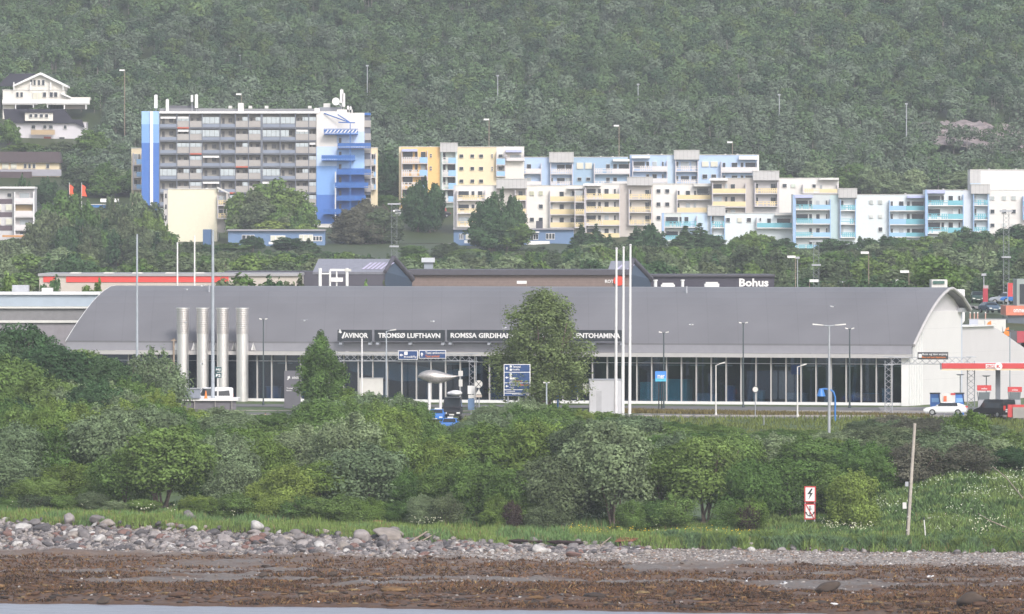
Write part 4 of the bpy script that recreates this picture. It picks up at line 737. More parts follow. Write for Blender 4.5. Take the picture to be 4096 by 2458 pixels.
# ------------------------------------------------------------------ blue high-rise
D = 2022; hb = Block('highrise_block', 'nine storey blue apartment tower with grey balconies and a blue outside stair', 'high-rise', Z2, D, 300, 1675, 250, 1290, mat('inner_grey_facade',(.36,.34,.31),.7,var=.2,scale=.6), depth=14)
b1,b2,b3,b4 = P('sky_blue_paint',(.33,.52,.80)),P('mid_blue_paint',(.19,.36,.70)),P('deep_blue_paint',(.055,.16,.48)),P('ice_blue_paint',(.50,.62,.82))
for y0,y1,m_ in ((232,345,b1),(345,508,b2),(508,1290,b3)): hb.bx('end_wall',148,300,y0,y1,-1.9,14,m_)
hb.bx('pilaster',222,248,232,1290,-2.2,-1.9,white); hb.bx('roof_slab',300,1690,233,251,-2.1,14,white)
cols = [305,455,565,675,832,965,1080,1195,1355,1490,1605,1672]; tall = {1,2,5,6,9,10}
brow = mat('beige_corrugated_rail',(.40,.37,.35),.6,var=.05,stripes=(0,.28,.25,.7)); bgr = P('blue_grey_railing',(.22,.25,.32)); slabg = P('dark_slab',(.14,.15,.18)); gl = mat('balcony_glazing',(.46,.50,.52),.35,var=.1,stripes=(0,1.1,.1,.5)); inw = mat('inner_balcony_door',(.10,.10,.11),.4,var=.3)
for r in range(9):
    ys_ = 375+r*113.5; yt = ys_-113.5+13
    for c in range(11):
        x0, x1 = cols[c], cols[c+1]; X0, X1 = Z2.X(x0+4,D), Z2.X(x1-4,D)
        o = hb.bx('balcony', x0+2, x1-2, ys_-4, ys_+8, -1.7, 0, slabg); t_ = c in tall
        hb.bx('railing', x0+4, x1-4, ys_-(58 if t_ else 32), ys_-5, -1.78, -1.7, brow if t_ else bgr, o)
        if t_: 
            if random.random() < .45: hb.bx('glazing', x0+4+(x1-x0)*random.choice([0,0,.5]), x1-4, yt+8, ys_-60, -1.74, -1.7, gl, o)
        elif random.random() < .4: hb.bx('glazing', x0+4, x1-4-(x1-x0)*random.choice([0,0,.4]), yt+8, ys_-36, -1.74, -1.7, gl, o)
        a_ = x0+(x1-x0)*.12
        hb.bx('door', a_, a_+(x1-x0)*.16, yt+18, ys_-12, -.06, 0, inw, o); hb.bx('window', a_+(x1-x0)*.42, a_+(x1-x0)*.66, yt+18, ys_-46, -.08, 0, inw, o)
        if (r,c) in ((0,1),(2,2),(3,5),(5,4)): hb.bx('awning', x0+4, x1-4, ys_-2, ys_+7, -1.95, -1.71, P('coral_awning',(.62,.12,.06)), o)
        if random.random() < .12: hb.bx('blind', x0+8, x1-8, yt+5, yt+22, -1.9, -1.75, white, o)
for x in cols[:-1]: hb.bx('divider', x-(10 if x == 1195 else 4), x+(10 if x == 1195 else 4), 250, 1290, -1.85, 0, slabg)
for x0,x1,y0,y1,m_,d in ((1672,1850,232,540,wht,-1.9),(1672,1850,540,710,b4,-1.9),(1672,1850,710,960,b2,-1.9),(1672,1850,960,1212,b3,-1.9),(1655,1812,1212,1290,wht,-1.8),(1850,2090,245,410,wht,-1.2),(1850,2090,410,505,b4,-1.2),(1850,2090,505,565,wht,-1.2),(1850,2090,565,730,b1,-1.2),(1850,2090,730,960,b3,-1.2),(1850,2090,960,1290,b3,-1.2)): hb.bx('stair_wall',x0,x1,y0,y1,d,12,m_)
strp = mat('royal_blue_steel',(.03,.13,.42),.5)
for x0,x1,y0,y1 in ((1740,2035,385,435),(1860,2148,510,555),(1720,2010,615,662),(1855,2148,738,785),(1838,2125,852,900),(1852,2105,970,1012),(1738,1950,1085,1130)):
    o = hb.bx('stair_landing', x0, x1, y1-8, y1, -4.4, -1.2, strp); X0, X1 = Z2.X(x0,D), Z2.X(x1,D); b = MB(); z0, z1 = Z2.Z(y1-8,D), Z2.Z(y0,D)
    b.box(X0,X1,D-4.44,D-4.38,z0+.15,z0+.95); b.box(X0,X1,D-4.45,D-4.35,z1-.06,z1); k = int((X1-X0)/.55)
    for i in range(k+1): b.box(X0+(X1-X0)*i/k-.03,X0+(X1-X0)*i/k+.03,D-4.44,D-4.36,z0,z1)
    b.build('railing', strp, o)
    if y0 == 385: 
        b = MB()
        for i in range(9): xx = X0+.3+i*(X1-X0)/9.3; b.prism([(xx,z0+.2),(xx+.35,z0+.2),(xx+.9,z0+.85),(xx+.55,z0+.85)], D-4.5, D-4.45)
        b.build('white_zigzag', white, o)
for y in (470,590,700,810,930,1045): hb.bx('stair_door',1868,1890,y-5,y+55,-1.26,-1.2,inw)
hb.bx('post',1835,1845,760,1215,-4.3,-4.1,offw); hb.bx('post',1965,1972,330,1100,-4.3,-4.1,strp)
MB().tube((Z2.X(1740,D),D-2.2,Z2.Z(250,D)),(Z2.X(1960,D),D-4.2,Z2.Z(330,D)),.12).tube((Z2.X(1860,D),D-2,Z2.Z(262,D)),(Z2.X(1965,D),D-4.2,Z2.Z(330,D)),.12).tube((Z2.X(1865,D),D-4.2,Z2.Z(330,D)),(Z2.X(2010,D),D-4.2,Z2.Z(333,D)),.12).build('stair_roof_strut', strp, hb.t)
for r in range(7): hb.bx('rear_balcony',2090,2145,262+r*113+50,262+r*113+108,-.5,5,brow)
hb.bx('rear_wall',2090,2140,262,960,0,6,mat('dark_rear_wall',(.12,.13,.17),.7)); hb.bx('rear_cornice',2060,2142,245,265,-.6,6,strp)  # rear wall is a dark blue grey
# roof equipment
rfm = P('roof_plant_grey',(.2,.2,.21)); hb.bx('plant_room',375,600,180,233,3,9,P('plant_room_dark',(.1,.1,.115))); hb.bx('plant_base',300,870,205,233,2,8,rfm); hb.bx('roof_screen',870,1690,208,233,2,8,rfm); hb.bx('plant_room',1690,1885,195,235,2,8,P('plant_room_grey',(.2,.21,.24)))
hb.bx('chimney',985,1034,158,235,1,3,offw); hb.bx('chimney',1655,1700,205,240,-2,0,white); hb.bx('roof_box',1730,1788,160,212,3,5,offw)
for x in (915,1090,1232,1610): hb.bx('roof_vent',x-16,x+16,182,205,3,4,offw)
for x,y0,w_ in ((268,88,14),(368,128,13),(583,92,10),(622,85,13),(1890,42,14),(1908,75,12),(1945,185,8),(1968,190,8)):
    o = hb.bx('antenna_panel',x-w_,x+w_,y0,y0+(115 if w_>11 else 55),1,1.6,white); hb.bx('antenna_mast',x-3,x+3,y0-8,235,1.6,1.8,galv,o)
MB().tube((Z2.X(1840,D),D+.5,Z2.Z(145,D)),(Z2.X(1840,D),D+.9,Z2.Z(145,D)),.9,n=16).build('dish', white, hb.t); MB().tube((Z2.X(1840,D),D+.9,Z2.Z(145,D)),(Z2.X(1890,D),D+.9,Z2.Z(190,D)),.12).build('dish_arm', galv, hb.t); hb.bx('mast_foot',1850,1985,215,245,1,3,offw)
for x0,x1,top,lb in ((55,150,555,'narrow cream block with balconies showing left behind the tall blue tower'),(2145,2203,550,'narrow cream block with balconies showing right behind the tall blue tower')):
    a = Block('apartment_block', lb, 'apartment block', Z2, 2050, x0, x1, top, 980, cream, depth=8, group='cream blocks behind the tower')
    a.bal(x0+18 if x0<100 else x0+4, x1-(2 if x0<100 else 14), [(650,698),(760,806),(870,912)], rw, 1, rb, (x0+x1)/2, wins=((.1,.5),(.6,.75)))
# cream gable building in front
D = 1985; a = Block('cream_gable_building', 'tall windowless cream gable wall in front of the blue tower', 'apartment block', Z2, D, 375, 805, 910, 1480, P('warm_cream_render',(.74,.68,.53)), depth=10)
a.bx('side_strip',337,375,920,1340,.2,8,P('greyish_corner',(.5,.47,.45))); [a.bx('side_window',350,364,y,y+40,.1,.2,pane) for y in range(950,1320,95)]
a.bal(812,898,[(1010,1050),(1125,1165)],ry,1,wins=((.1,.5),(.6,.8)),depth=1.2); a.bx('balcony_wall',806,905,940,1290,.3,8,beige); a.bx('corner_column',885,900,940,1290,-1.3,-.9,beige); MB().prism([(Z2.X(805,D),Z2.Z(890,D)),(Z2.X(910,D),Z2.Z(942,D)),(Z2.X(910,D),Z2.Z(955,D)),(Z2.X(805,D),Z2.Z(905,D))], D-1.4, D+3).build('sloping_roof', offw, a.t); a.bx('vent',700,722,900,912,2,3,white)

# ------------------------------------------------------------------ low blue houses
def lowhouse(z, D, x0, x1, top, bot, label, wins_, bm_=P('slate_blue_cladding',(.13,.21,.36))):
    a = Block('low_house', label, 'house', z, D, x0, x1, top+14, bot, bm_, depth=8, group='low blue houses'); a.bx('roof',x0-6,x1+6,top,top+14,-.8,9,P('grey_felt_roof',(.30,.29,.32)))
    for q0,q1,y0,y1,m_ in wins_: f = a.bx('window_band',q0,q1,y0,y1,-.12,0,white); [a.bx('pane',q0+(q1-q0)*i/3+3,q0+(q1-q0)*(i+1)/3-3,y0+4,y1-6,-.15,-.121,m_,f) for i in range(3)]
    return a
h1 = lowhouse(Z2,1962,900,1745,1262,1480,'low slate blue house with white framed windows below the blue tower',[(1020,1130,1310,1370,pane),(1270,1400,1315,1365,lit),(1520,1640,1308,1365,lit),(1640,1720,1320,1365,pane)])
h1.bx('balcony_panel',1255,1390,1370,1392,-1.2,-1.1,white); h1.bx('balcony_panel',1540,1620,1372,1396,-1.2,-1.1,white); h1.bx('dark_end',680,750,1262,1400,-.2,6,P('deep_slate',(.06,.12,.24)))
h2 = lowhouse(Z3,1964,728,2000,1098,1300,'long slate blue house with white windows below the white block, a tree before its middle',[(785,835,1155,1215,pane),(855,1000,1160,1215,lit),(1435,1530,1150,1210,lit),(1545,1625,1160,1220,pane),(1705,1800,1150,1215,pane)])
h2.bx('balcony_panel',840,1000,1225,1255,-1.2,-1.1,white); h2.bx('balcony_panel',1500,1745,1232,1270,-1.2,-1.1,white); h2.bx('awning',1385,1635,1132,1146,-1.3,0,white)

# ------------------------------------------------------------------ houses at the left edge
navyr = mat('dark_navy_tiles',(.022,.02,.035),.7,var=.1); brownr = mat('brown_tiles',(.085,.06,.065),.75,var=.1)
D = 2222; a = Block('white_house', 'white wooden house with a broad gable and long balcony, highest at the left edge', 'house', Z1, D, 20, 480, 300, 410, ivory, depth=9)
zx, zz = (lambda x: Z1.X(x,D)), (lambda y: Z1.Z(y,D))
MB().prism([(zx(105),zz(300)),(zx(105),zz(262)),(zx(300),zz(182)),(zx(490),zz(270)),(zx(490),zz(300))], D-.05, D+9).build('gable', ivory, a.t)
b = MB(); b.prism([(zx(98),zz(276)),(zx(98),zz(262)),(zx(302),zz(168)),(zx(302),zz(186))], D-1.3, D+9.4); b.prism([(zx(302),zz(186)),(zx(302),zz(168)),(zx(505),zz(268)),(zx(505),zz(283))], D-1.3, D+9.4); b.build('barge_board', white, a.t)
MB().prism([(zx(-20),zz(268)),(zx(95),zz(268)),(zx(290),zz(176)),(zx(70),zz(176))], D+1, D+9).build('roof', navyr, a.t)
a.win([(225,240),(250,265),(282,298),(312,330)],[(225,262)]); a.win([(245,275),(280,310)],[(318,368)],lit); a.win([(320,342),(370,392),(402,426),(122,138),(152,170)],[(316,350)])
a.bx('balcony',20,668,370,404,-1.8,-1.7,white); a.bx('balcony_floor',20,668,400,408,-1.8,0,offw); a.bx('annex',480,668,352,372,0,6,ivory); MB().prism([(zx(455),zz(318)),(zx(530),zz(352)),(zx(530),zz(362)),(zx(455),zz(330))], D-1.2, D+4).build('lean_to_roof', white, a.t); a.bx('lower_wall',105,640,408,440,0,6,P('grey_brown_wall',(.3,.25,.23)))  # wall below the balcony is plain grey brown
for x in (118,250,285,320,355,480,640): a.bx('post',x-4,x+4,408,442,-1.7,-1.5,white)
for x in (105,230,378,470): a.bx('post',x-4,x+4,270 if x>400 else 240,300,-1.2,-1.05,white)
D = 2192; a = Block('dark_roofed_house', 'white house with a dark navy roof and wide dormer below the white gabled house', 'house', Z1, D, 60, 640, 540, 690, P('lilac_white',(.6,.57,.6)), depth=9)
zx, zz = (lambda x: Z1.X(x,D)), (lambda y: Z1.Z(y,D))
MB().prism([(zx(40),zz(543)),(zx(25),zz(440)),(zx(480),zz(440)),(zx(535),zz(516)),(zx(610),zz(518)),(zx(630),zz(580)),(zx(560),zz(545))], D-.9, D-.5).build('roof', navyr, a.t)
a.bx('dormer',188,395,462,528,-2,0,ivory); MB().prism([(zx(150),zz(440)),(zx(412),zz(440)),(zx(400),zz(468)),(zx(188),zz(468))], D-2.5, D-2.02).build('dormer_roof', navyr, a.t)
a.win([(222,243),(260,282),(300,322),(338,360)],[(478,502)]); 
for o_ in [o_ for o_ in a.t.children if o_.name.startswith('window')][-4:]: o_.location.y -= 2
a.bx('balcony',232,410,595,630,-1.5,-1.4,P('tan_balcony',(.45,.33,.2))); a.win([(235,262),(322,345),(365,392),(475,495)],[(560,585)]); a.win([(95,130),(440,480)],[(648,680)]); a.bx('red_door',325,378,645,690,-.1,0,P('brick_red',(.3,.07,.05)))
D = 2125; a = Block('terraced_house', 'long terraced house with a brown roof and grey balcony at the left edge', 'house', Z1, D, -60, 440, 838, 1010, cream, depth=9)
zx, zz = (lambda x: Z1.X(x,D)), (lambda y: Z1.Z(y,D))
MB().prism([(zx(-60),zz(838)),(zx(-60),zz(757)),(zx(440),zz(757)),(zx(455),zz(838))], D-1, D+8).build('roof', brownr, a.t); a.bx('balcony',-60,458,888,938,-1.6,-1.5,P('grey_balcony',(.33,.32,.36))); a.win([(180,196),(212,228),(245,262),(345,365)],[(848,878)]); a.win([(20,60),(85,120)],[(845,880)],lit); a.bx('lower_roof',-60,240,905,975,-2.4,-1.7,brownr); a.win([(290,330)],[(965,1000)],lit)
D = 1988; a = Block('balcony_block', 'white block with plum panels and balconies, lowest at the left edge', 'apartment block', Z1, D, -60, 258, 1030, 1400, P('greyed_white',(.55,.53,.54)), depth=9)
for y in (1107,1205,1305): a.bx('plum_panel',-60,90,y,y+36,-.1,0,P('plum_cladding',(.10,.07,.085)))
a.win([(55,85)],[(1065,1092)]); a.win([(-20,8),(45,90)],[(1150,1190),(1255,1295)],lit); a.bal(112,252,[(1100,1140),(1195,1238),(1298,1335),(1370,1392)],rw,0,wins=((.25,.75),),frame=white,depth=1.6); a.bx('roof_trim',-60,262,1016,1030,-1.7,9,white); a.bx('tan_wall',118,240,1152,1195,-.15,-.09,P('tan_wood',(.45,.32,.17)))
a.bx('orange_trim',20,230,1375,1390,-1.8,-1.7,P('orange_wood',(.5,.25,.1)))
# blue shop behind the bushes with two red flags
D = 1975; a = Block('blue_shop', 'bright blue low building almost hidden by bushes left of the tower', 'shop', Z1, D, 650, 870, 1150, 1360, P('strong_blue_cladding',(.04,.17,.45)), depth=8); a.bx('entrance',672,730,1185,1240,-.1,0,dark); a.bx('white_roof_unit',742,875,1105,1130,2,5,white)
for x,lb in ((515,'left of two red beach flags above the bushes'),(606,'right of two red beach flags above the bushes')):
    x_, y_ = Z1.X(x,1960), 1960; z_ = gz(x_,y_); t = thing('flag', lb, 'flag', (x_,y_,z_), 'red flags'); MB().tube((x_,y_,z_),(x_,y_,Z1.Z(985,1960)),.07).build('pole', offw, t)
    MB().prism([(x_,Z1.Z(1085,1960)),(x_,Z1.Z(998,1960)),(Z1.X(x+22,1960),Z1.Z(1010,1960)),(Z1.X(x+32,1960),Z1.Z(1022,1960)),(Z1.X(x+25,1960),Z1.Z(1045,1960)),(Z1.X(x+40,1960),Z1.Z(1088,1960))], y_-.03, y_+.03).build('cloth', P('flag_red',(.8,.10,.04)), t)

# ------------------------------------------------------------------ shopping buildings just behind the terminal
def U(name, label, cat, u0, u1, v0, v1, D, dep, m, nm='wall'):
    zg = min(N.Z(v1,D), gz(N.X((u0+u1)/2,D),D)-.4, gz(N.X(u0,D),D)-.4); t = thing(name, label, cat, (N.X((u0+u1)/2,D), D, zg)); MB().box(N.X(u0,D),N.X(u1,D),D,D+dep,zg,N.Z(v0,D)).build(nm,m,t); return t
brick = mat('brown_brick',(.20,.15,.135),.85,var=.12,scale=2,stripes=(2,.35,.15,.85)); droof = mat('charcoal_roof',(.075,.07,.085),.7,var=.08)
D = 1210; t = U('shopping_centre','long brown brick shopping centre behind the terminal with small round red sign','shopping centre',990,1520,664,745,D,30,brick); nb(985,1525,652,664.5,D,-.6,31,'roof',droof,t)
text('ROT', white, t, N.X(1461,D),N.X(1482,D),N.Z(684,D),N.Z(676,D), D-.05, bold=.03); MB().tube((N.X(1494,D),D-.3,N.Z(678,D)),(N.X(1494,D),D-.05,N.Z(678,D)),.72,n=24).build('round_sign', mat('signal_red',(.75,.06,.03),.5), t)
nb(1275,1283,681,690,1150,0,.4,'x',offw,t) if False else None
nb(540,985,656,745,D,3,25,'wall',P('dark_violet_cladding',(.07,.065,.085)),t)
for u0,u1,ur,v0,vr,lb in ((755,930,948,628,628,'pitched grey roof with slanted skylights and a dark blue gable, left behind the terminal'),(1465,1520,1530,631,631,'smaller pitched grey roof with a dark gable between the flagpoles')):
    D = 1195 if u0 < 1000 else 1222; zt = N.Z(626 if u0<1000 else 631,D); zbm = N.Z(657 if u0<1000 else 662,D); t = thing('pitched_hall', lb, 'building', (N.X(ur,D),D,gz(N.X(ur,D),D)), 'pitched halls behind the terminal')
    xl, xr = N.X(u0,D), N.X(u1,D); xr2 = N.X(ur,D); xg = N.X(ur+45,D); sk = N.X(u0+12,D)
    # roof plane leaning back
    MB().add([(xl,D,zbm),(xr,D,zbm),(xr2,D+6,zt),(sk,D+6,zt),(xl,D+.1,zbm-.35),(xr,D+.1,zbm-.35),(xr2,D+6,zt-.35),(sk,D+6,zt-.35)], BOXF).build('roof', mat('standing_seam_grey',(.23,.23,.27),.45,stripes=(0,.6,.06,.85)), t)
    zg = N.Z(720,D); MB().add([(xr,D,zg),(xr,D,zbm),(xr2,D+6,zt),(xg,D+12,N.Z(676,D)),(xg,D+12,zg)], [(0,1,2,3,4)]).add([(xr-.3,D+.3,zg),(xr-.3,D+.3,zbm),(xr2-.3,D+6.3,zt),(xg-.3,D+12.3,N.Z(676,D)),(xg-.3,D+12.3,zg)], [(4,3,2,1,0)]).build('gable', P('dark_blue_gable',(.045,.07,.11)), t)
    MB().tube((xr,D-.15,zbm),(xr2,D+5.8,zt+.1),.28,n=6).tube((xr2,D+5.8,zt+.1),(xg,D+11.8,N.Z(676,D)),.45,n=6).build('gable_trim', droof, t)
    MB().box(xl,xr,D+.2,D+1,zg,zbm-.3).build('wall', P('dark_violet_cladding',(.07,.065,.085)), t)
    for i in range(6 if u0<1000 else 2):
        xx = N.X((868+i*10.5) if u0<1000 else 1478+i*26,D); f = .2; g_ = .72
        MB().add([(xx+f*1.3,D+6*f-.25,zbm+(zt-zbm)*f),(xx+f*1.3+.35,D+6*f-.25,zbm+(zt-zbm)*f),(xx+g_*2.0+.35,D+6*g_-.25,zbm+(zt-zbm)*g_),(xx+g_*2.0,D+6*g_-.25,zbm+(zt-zbm)*g_),(xx+f*1.3,D+6*f,zbm+(zt-zbm)*f),(xx+f*1.3+.35,D+6*f,zbm+(zt-zbm)*f),(xx+g_*2.0+.35,D+6*g_,zbm+(zt-zbm)*g_),(xx+g_*2.0,D+6*g_,zbm+(zt-zbm)*g_)], BOXF).build('skylight', P('skylight_lilac',(.5,.46,.6)), t)
D = 1240; t = U('furniture_store','dark flat roofed store with large white serif lettering behind the terminal','store',1572,1870,668,745,D,30,P('very_dark_violet',(.045,.04,.06))); nb(1570,1872,664,668.5,D,-.4,31,'roof_edge',droof,t)
text('Bohus', white, t, N.X(1785,D),N.X(1856,D),N.Z(693,D),N.Z(673,D), D-.05, bold=.035)
for u0,u1,v0,v1,lb in ((1578,1588,676,692,'short white roof cowl left of the store lettering, first'),(1644,1653,676,692,'short white roof cowl left of the store lettering, second'),(1597,1630,684,692,'low white tent roof between the two cowls'),(1702,1737,682,692,'long low white roof unit left of the store lettering')):
    t = thing('roof_unit', lb, 'roof unit', (N.X((u0+u1)/2,1060),1060,N.Z(700,1060))); r_ = (N.X(u1,1060)-N.X(u0,1060))/2; xm=N.X((u0+u1)/2,1060)
    if u1-u0 < 12: MB().tube((xm,1060,N.Z(705,1060)),(xm,1060,N.Z(v0+3,1060)),r_*.8,n=14).build('pipe',white,t); MB().tube((xm,1060,N.Z(v0+3,1060)),(xm,1060,N.Z(v0,1060)),r_*1.1,n=14).build('cap',white,t)
    else: MB().box(N.X(u0,1060),N.X(u1,1060),1060,1064,N.Z(705,1060),N.Z(v0+4,1060)).build('body',white,t); MB().box(N.X(u0+3,1060),N.X(u1-3,1060),1060.3,1063.5,N.Z(v0+4,1060),N.Z(v0,1060)).build('lid',offw,t)
# white pipe frames
D = 1080; t = thing('white_pipework', 'cluster of white pipes and crossbars standing behind the roof ridge', 'pipes', (N.X(805,D),D,gz(N.X(805,D),D)))
for u,v0,w_ in ((773,648,5.5),(797,652,3.5),(813,655,2.5),(838,648,5)): MB().tube((N.X(u,D),D,gz(N.X(u,D),D)),(N.X(u,D),D,N.Z(v0,D)),w_*D/21000*.75,n=12).build('pipe', white, t)
nb(797,843,650,655,D,-.2,.2,'crossbar',white,t); nb(776,800,660,663,D,-.2,.2,'crossbar',white,t); nb(800,828,671,681,D,-.3,.8,'box',white,t); nb(832,848,650,656,D,-.3,.5,'box',offw,t)
t = thing('roof_ventilator', 'small white roof ventilator box above the brick centre', 'roof unit', (N.X(1034,1240),1240,N.Z(640,1240))); nb(1018,1050,623,634,1240,-.4,1.6,'head',P('pale_grey_vent',(.5,.52,.55)),t); nb(1024,1046,634,700,1240,0,1.2,'neck',P('mid_grey_vent',(.25,.28,.32)),t)
# red banded building at the left
D = 1130; t = U('warehouse','beige warehouse with a long bright red band behind the left end of the terminal','warehouse',95,720,667,760,D,30,P('beige_warehouse',(.50,.44,.39))); nb(92,722,661,667.5,D,-.3,30,'roof_edge',P('grey_roof_edge',(.33,.32,.33)),t); nb(160,552,667.5,682,D,-.12,-.003,'red_band',mat('bright_red_band',(.75,.07,.06),.5,var=.05),t); nb(105,132,668,682,D,-.12,-.003,'red_square',MATS['bright_red_band'],t)
for u in (180,260,330,410,480): nb(u-12,u+12,658.5,661.2,D,2,6,'roof_dome',offw,t)
# right side: car park, shop, fence, small sheds
D = 1150; t = U('red_shop','small shop with an orange red sign band and dark glass at the right edge','shop',2431,2520,790,860,D,12,P('shop_dark',(.09,.09,.11))); nb(2429,2522,739,762,D,-.5,12,'sign_band',mat('orange_red_band',(.60,.19,.12),.5),t); text('ommen', white, t, N.X(2447,D),N.X(2476,D),N.Z(755,D),N.Z(747,D), D-.5, bold=.02); nb(2433,2520,762,790,D,-.02,12,'glass',mat('shop_glass',(.10,.12,.15),.2),t)
nb(2459,2520,675,739,D,3,12,'upper_wall',P('greyish_green_wall',(.28,.32,.31)),t); nb(2466,2520,687,735,D,2.9,3,'upper_window',pane,t); nb(2450,2520,792,812,D,-.06,-.0,'red_poster',red,t)
D = 1135; t = U('white_hoarding','long white hoarding below the car park right of the terminal gable','hoarding',2341,2429,772,793,D,.4,offw,'panel'); nb(2339,2431,770.5,772,D,-.05,.5,'top_rail',galv,t); nb(2341,2362,772,793,D,-.03,-.003,'grey_panel',P('bluish_panel',(.5,.52,.6)),t)
for i,u in enumerate((2343,2353,2361,2380)): t = thing('bollard', 'thin salmon coloured post above the white hoarding, '+('first','second','third','last')[i]+' from the left', 'post', (N.X(u,1137),1137,N.Z(772,1137)), 'posts above the hoarding'); MB().tube((N.X(u,1137),1137,gz(N.X(u,1137),1137)),(N.X(u,1137),1137,N.Z(756,1137)),.09).build('post',P('salmon_post',(.55,.33,.26)),t); MB().ball((N.X(u,1137),1137,N.Z(756,1137)),.12).build('cap',offw,t)
for u,v0,v1,D,lb in ((2384,775,795,1128,'small orange pennant in front of the white hoarding'),(2427,790,812,1128,'larger orange red pennant beside the black lorry')):
    x_=N.X(u,D); t = thing('pennant', lb, 'flag', (x_,D,N.Z(815,D)), 'orange pennants'); MB().tube((x_-.3,D,N.Z(815,D)),(x_-.3,D,N.Z(v0,D)),.05).build('pole',galv,t); MB().prism([(x_-.3,N.Z(v1,D)),(x_+.6,N.Z(v1,D)),(x_+.5,N.Z(v0,D)),(x_+.1,N.Z(v0+4,D))],D-.03,D+.03).build('cloth',orange,t)
D = 1120; t = U('black_lorry','dark lorry box with a red side panel at the right edge','lorry',2440,2520,800,828,D,2.4,P('lorry_grey',(.09,.09,.1)),'body'); nb(2456,2520,800,828,D,-.05,-.003,'red_panel',P('wine_red_panel',(.4,.05,.07)),t); nb(2440,2520,828,832,D,.1,2.2,'chassis',black,t)
for u in (2452,2475): MB().tube((N.X(u,D),D,N.Z(834,D)),(N.X(u,D),D+.3,N.Z(834,D)),.5,n=16).build('wheel',rub,t)
D = 1190; t = U('white_shed','stack of white flat roofed sheds seen over the right end of the roof','shed',2290,2330,700,760,D,8,white); nb(2250,2288,676,850,D+10,0,6,'rear_shed',offw,t); nb(2253,2281,679,686,D+9.9,-.1,0,'green_sign',P('dark_green_panel',(.05,.12,.10)),t); nb(2300,2322,708,716,D,-.1,0,'window',pane,t)
strip('car_park', [(64.5,1236),(110,1236)], mat('pale_car_park',(.22,.2,.19),.9), 52, .12)
for k,(u,v,lb,pc,r_) in enumerate(((2361,731,'dark green car in the right background car park, leftmost','darkgreen_car_paint',-90),(2391,757,'dark blue grey car nearest to the white hoarding','darkblue_car_paint',-75),(2428,735,'silver car parked beside the red banner','silver_car_paint',170),(2455,729,'blue car half hidden behind the shop at the right edge','blue_car_paint',170))):
    D = min(np.arange(1150,1330,1.), key=lambda q: abs(560+(CAMZ-gz(N.X(u,q),q))*21000/q-v-1)); D = float(D); x_ = N.X(u,D); pm = {'darkgreen_car_paint':(.03,.06,.05),'darkblue_car_paint':(.06,.10,.15),'silver_car_paint':(.35,.37,.42),'blue_car_paint':(.04,.17,.5)}[pc]
    car('suv' if k%2==0 else 'sedan', lb, 'car', (x_,D,gz(x_,D)+.14), R(r_), carpaint(pc,pm), group='cars in the background car park')
D = 1235; x_=N.X(2442,D); t = thing('red_banner','tall red banner with white marks at the right edge','banner',(x_,D,N.Z(735,D))); nb(2434,2451,684,717,D,0,.1,'cloth',red,t); MB().tube((N.X(2434,D),D+.1,gz(N.X(2434,D),D)),(N.X(2434,D),D+.1,N.Z(683,D)),.08).build('pole',galv,t); nb(2446,2449,690,710,D,-.03,-.002,'white_marks',white,t)
D = 1240; x_=N.X(2380,D); t = thing('red_ticket_machine','small dark red box with a pinkish lid in the background car park','box',(x_,D,N.Z(705,D))); MB().box(N.X(2374,D),N.X(2386,D),D,D+1,min(N.Z(705,D),gz(N.X(2380,D),D)),N.Z(697,D)).build('body',P('crimson_box',(.35,.03,.05)),t); nb(2375,2387,690,697,D,.05,.9,'lid',P('pinkish_lid',(.4,.32,.33)),t)
# cars, hut and lane on the slope below the upper row
for u,v,lb,c_,r_,k in ((968,527,'white car parked left of the round dark tree below the orange block','white_car_paint',20,'suv'),(1064,530,'dark car with red tail lights right of the round dark tree','black_car_paint',185,'sedan'),(1055,521,'red car behind the dark car below the orange block','dull_red_car_paint',180,'suv')):
    D = 2046 if v>523 else 2052; x_ = N.X(u,D); car(k, lb, 'car', (x_,D,gz(x_,D)+.1), R(r_), carpaint(c_, {'white_car_paint':(.75,.75,.76),'black_car_paint':(.012,.013,.016),'dull_red_car_paint':(.3,.06,.05)}[c_]), group='cars below the upper row')
D = 2030; t = U('small_hut','small pinkish hut with a dark flat roof below the parked cars','hut',1026,1053,531,554,D,3,P('pink_render',(.55,.36,.31)),'wall'); nb(1024,1055,527,531.5,D,-.4,3.4,'roof',P('dark_flat_roof',(.1,.1,.13)),t); nb(1036,1045,541,548,D,-.05,-.003,'window',pane,t)
strip('lane', [(N.X(880,1966),1968),(N.X(1098,1966),1968)], P('pink_gravel',(.46,.36,.33)), 3, .25)
# street lamps and masts on the slope
def far_lamp(u, vt, vb, D, label, r=.11, arm=-1, m=None, lat=False):
    x_ = N.X(u,D); zb_ = min(N.Z(vb,D), gz(x_,D)); t = thing('lattice_mast' if lat else 'street_lamp', label, 'mast' if lat else 'street lamp', (x_,D,zb_), 'lamps on the slope')
    if lat:
        lattice(MB(), (x_,D,zb_), (x_,D,N.Z(vt,D)), .85, 24, .03).build('lattice', mat('dull_grey_lattice',(.24,.26,.27),.6), t); MB().box(x_-.7,x_+.7,D-.7,D+.7,N.Z((vt+vb)/2,D),N.Z((vt+vb)/2,D)+.25).build('platform', galv, t); MB().box(x_-1.0,x_+1.0,D-.2,D+.2,N.Z(vt,D),N.Z(vt,D)+.25).build('lamp_bar', galv, t); return
    MB().tube((x_,D,zb_-1.5),(x_,D,N.Z(vt,D)), r, r*.7).build('pole', m or wood, t)
    if arm: MB().box(min(x_,x_+arm*1.3),max(x_,x_+arm*1.3),D-.25,D+.25,N.Z(vt,D)-.1,N.Z(vt,D)+.28).build('lamp_head', white, t)
    else: MB().box(x_-.35,x_+.35,D-.2,D+.2,N.Z(vt,D)-.1,N.Z(vt,D)+.25).build('lamp_head', galv, t)
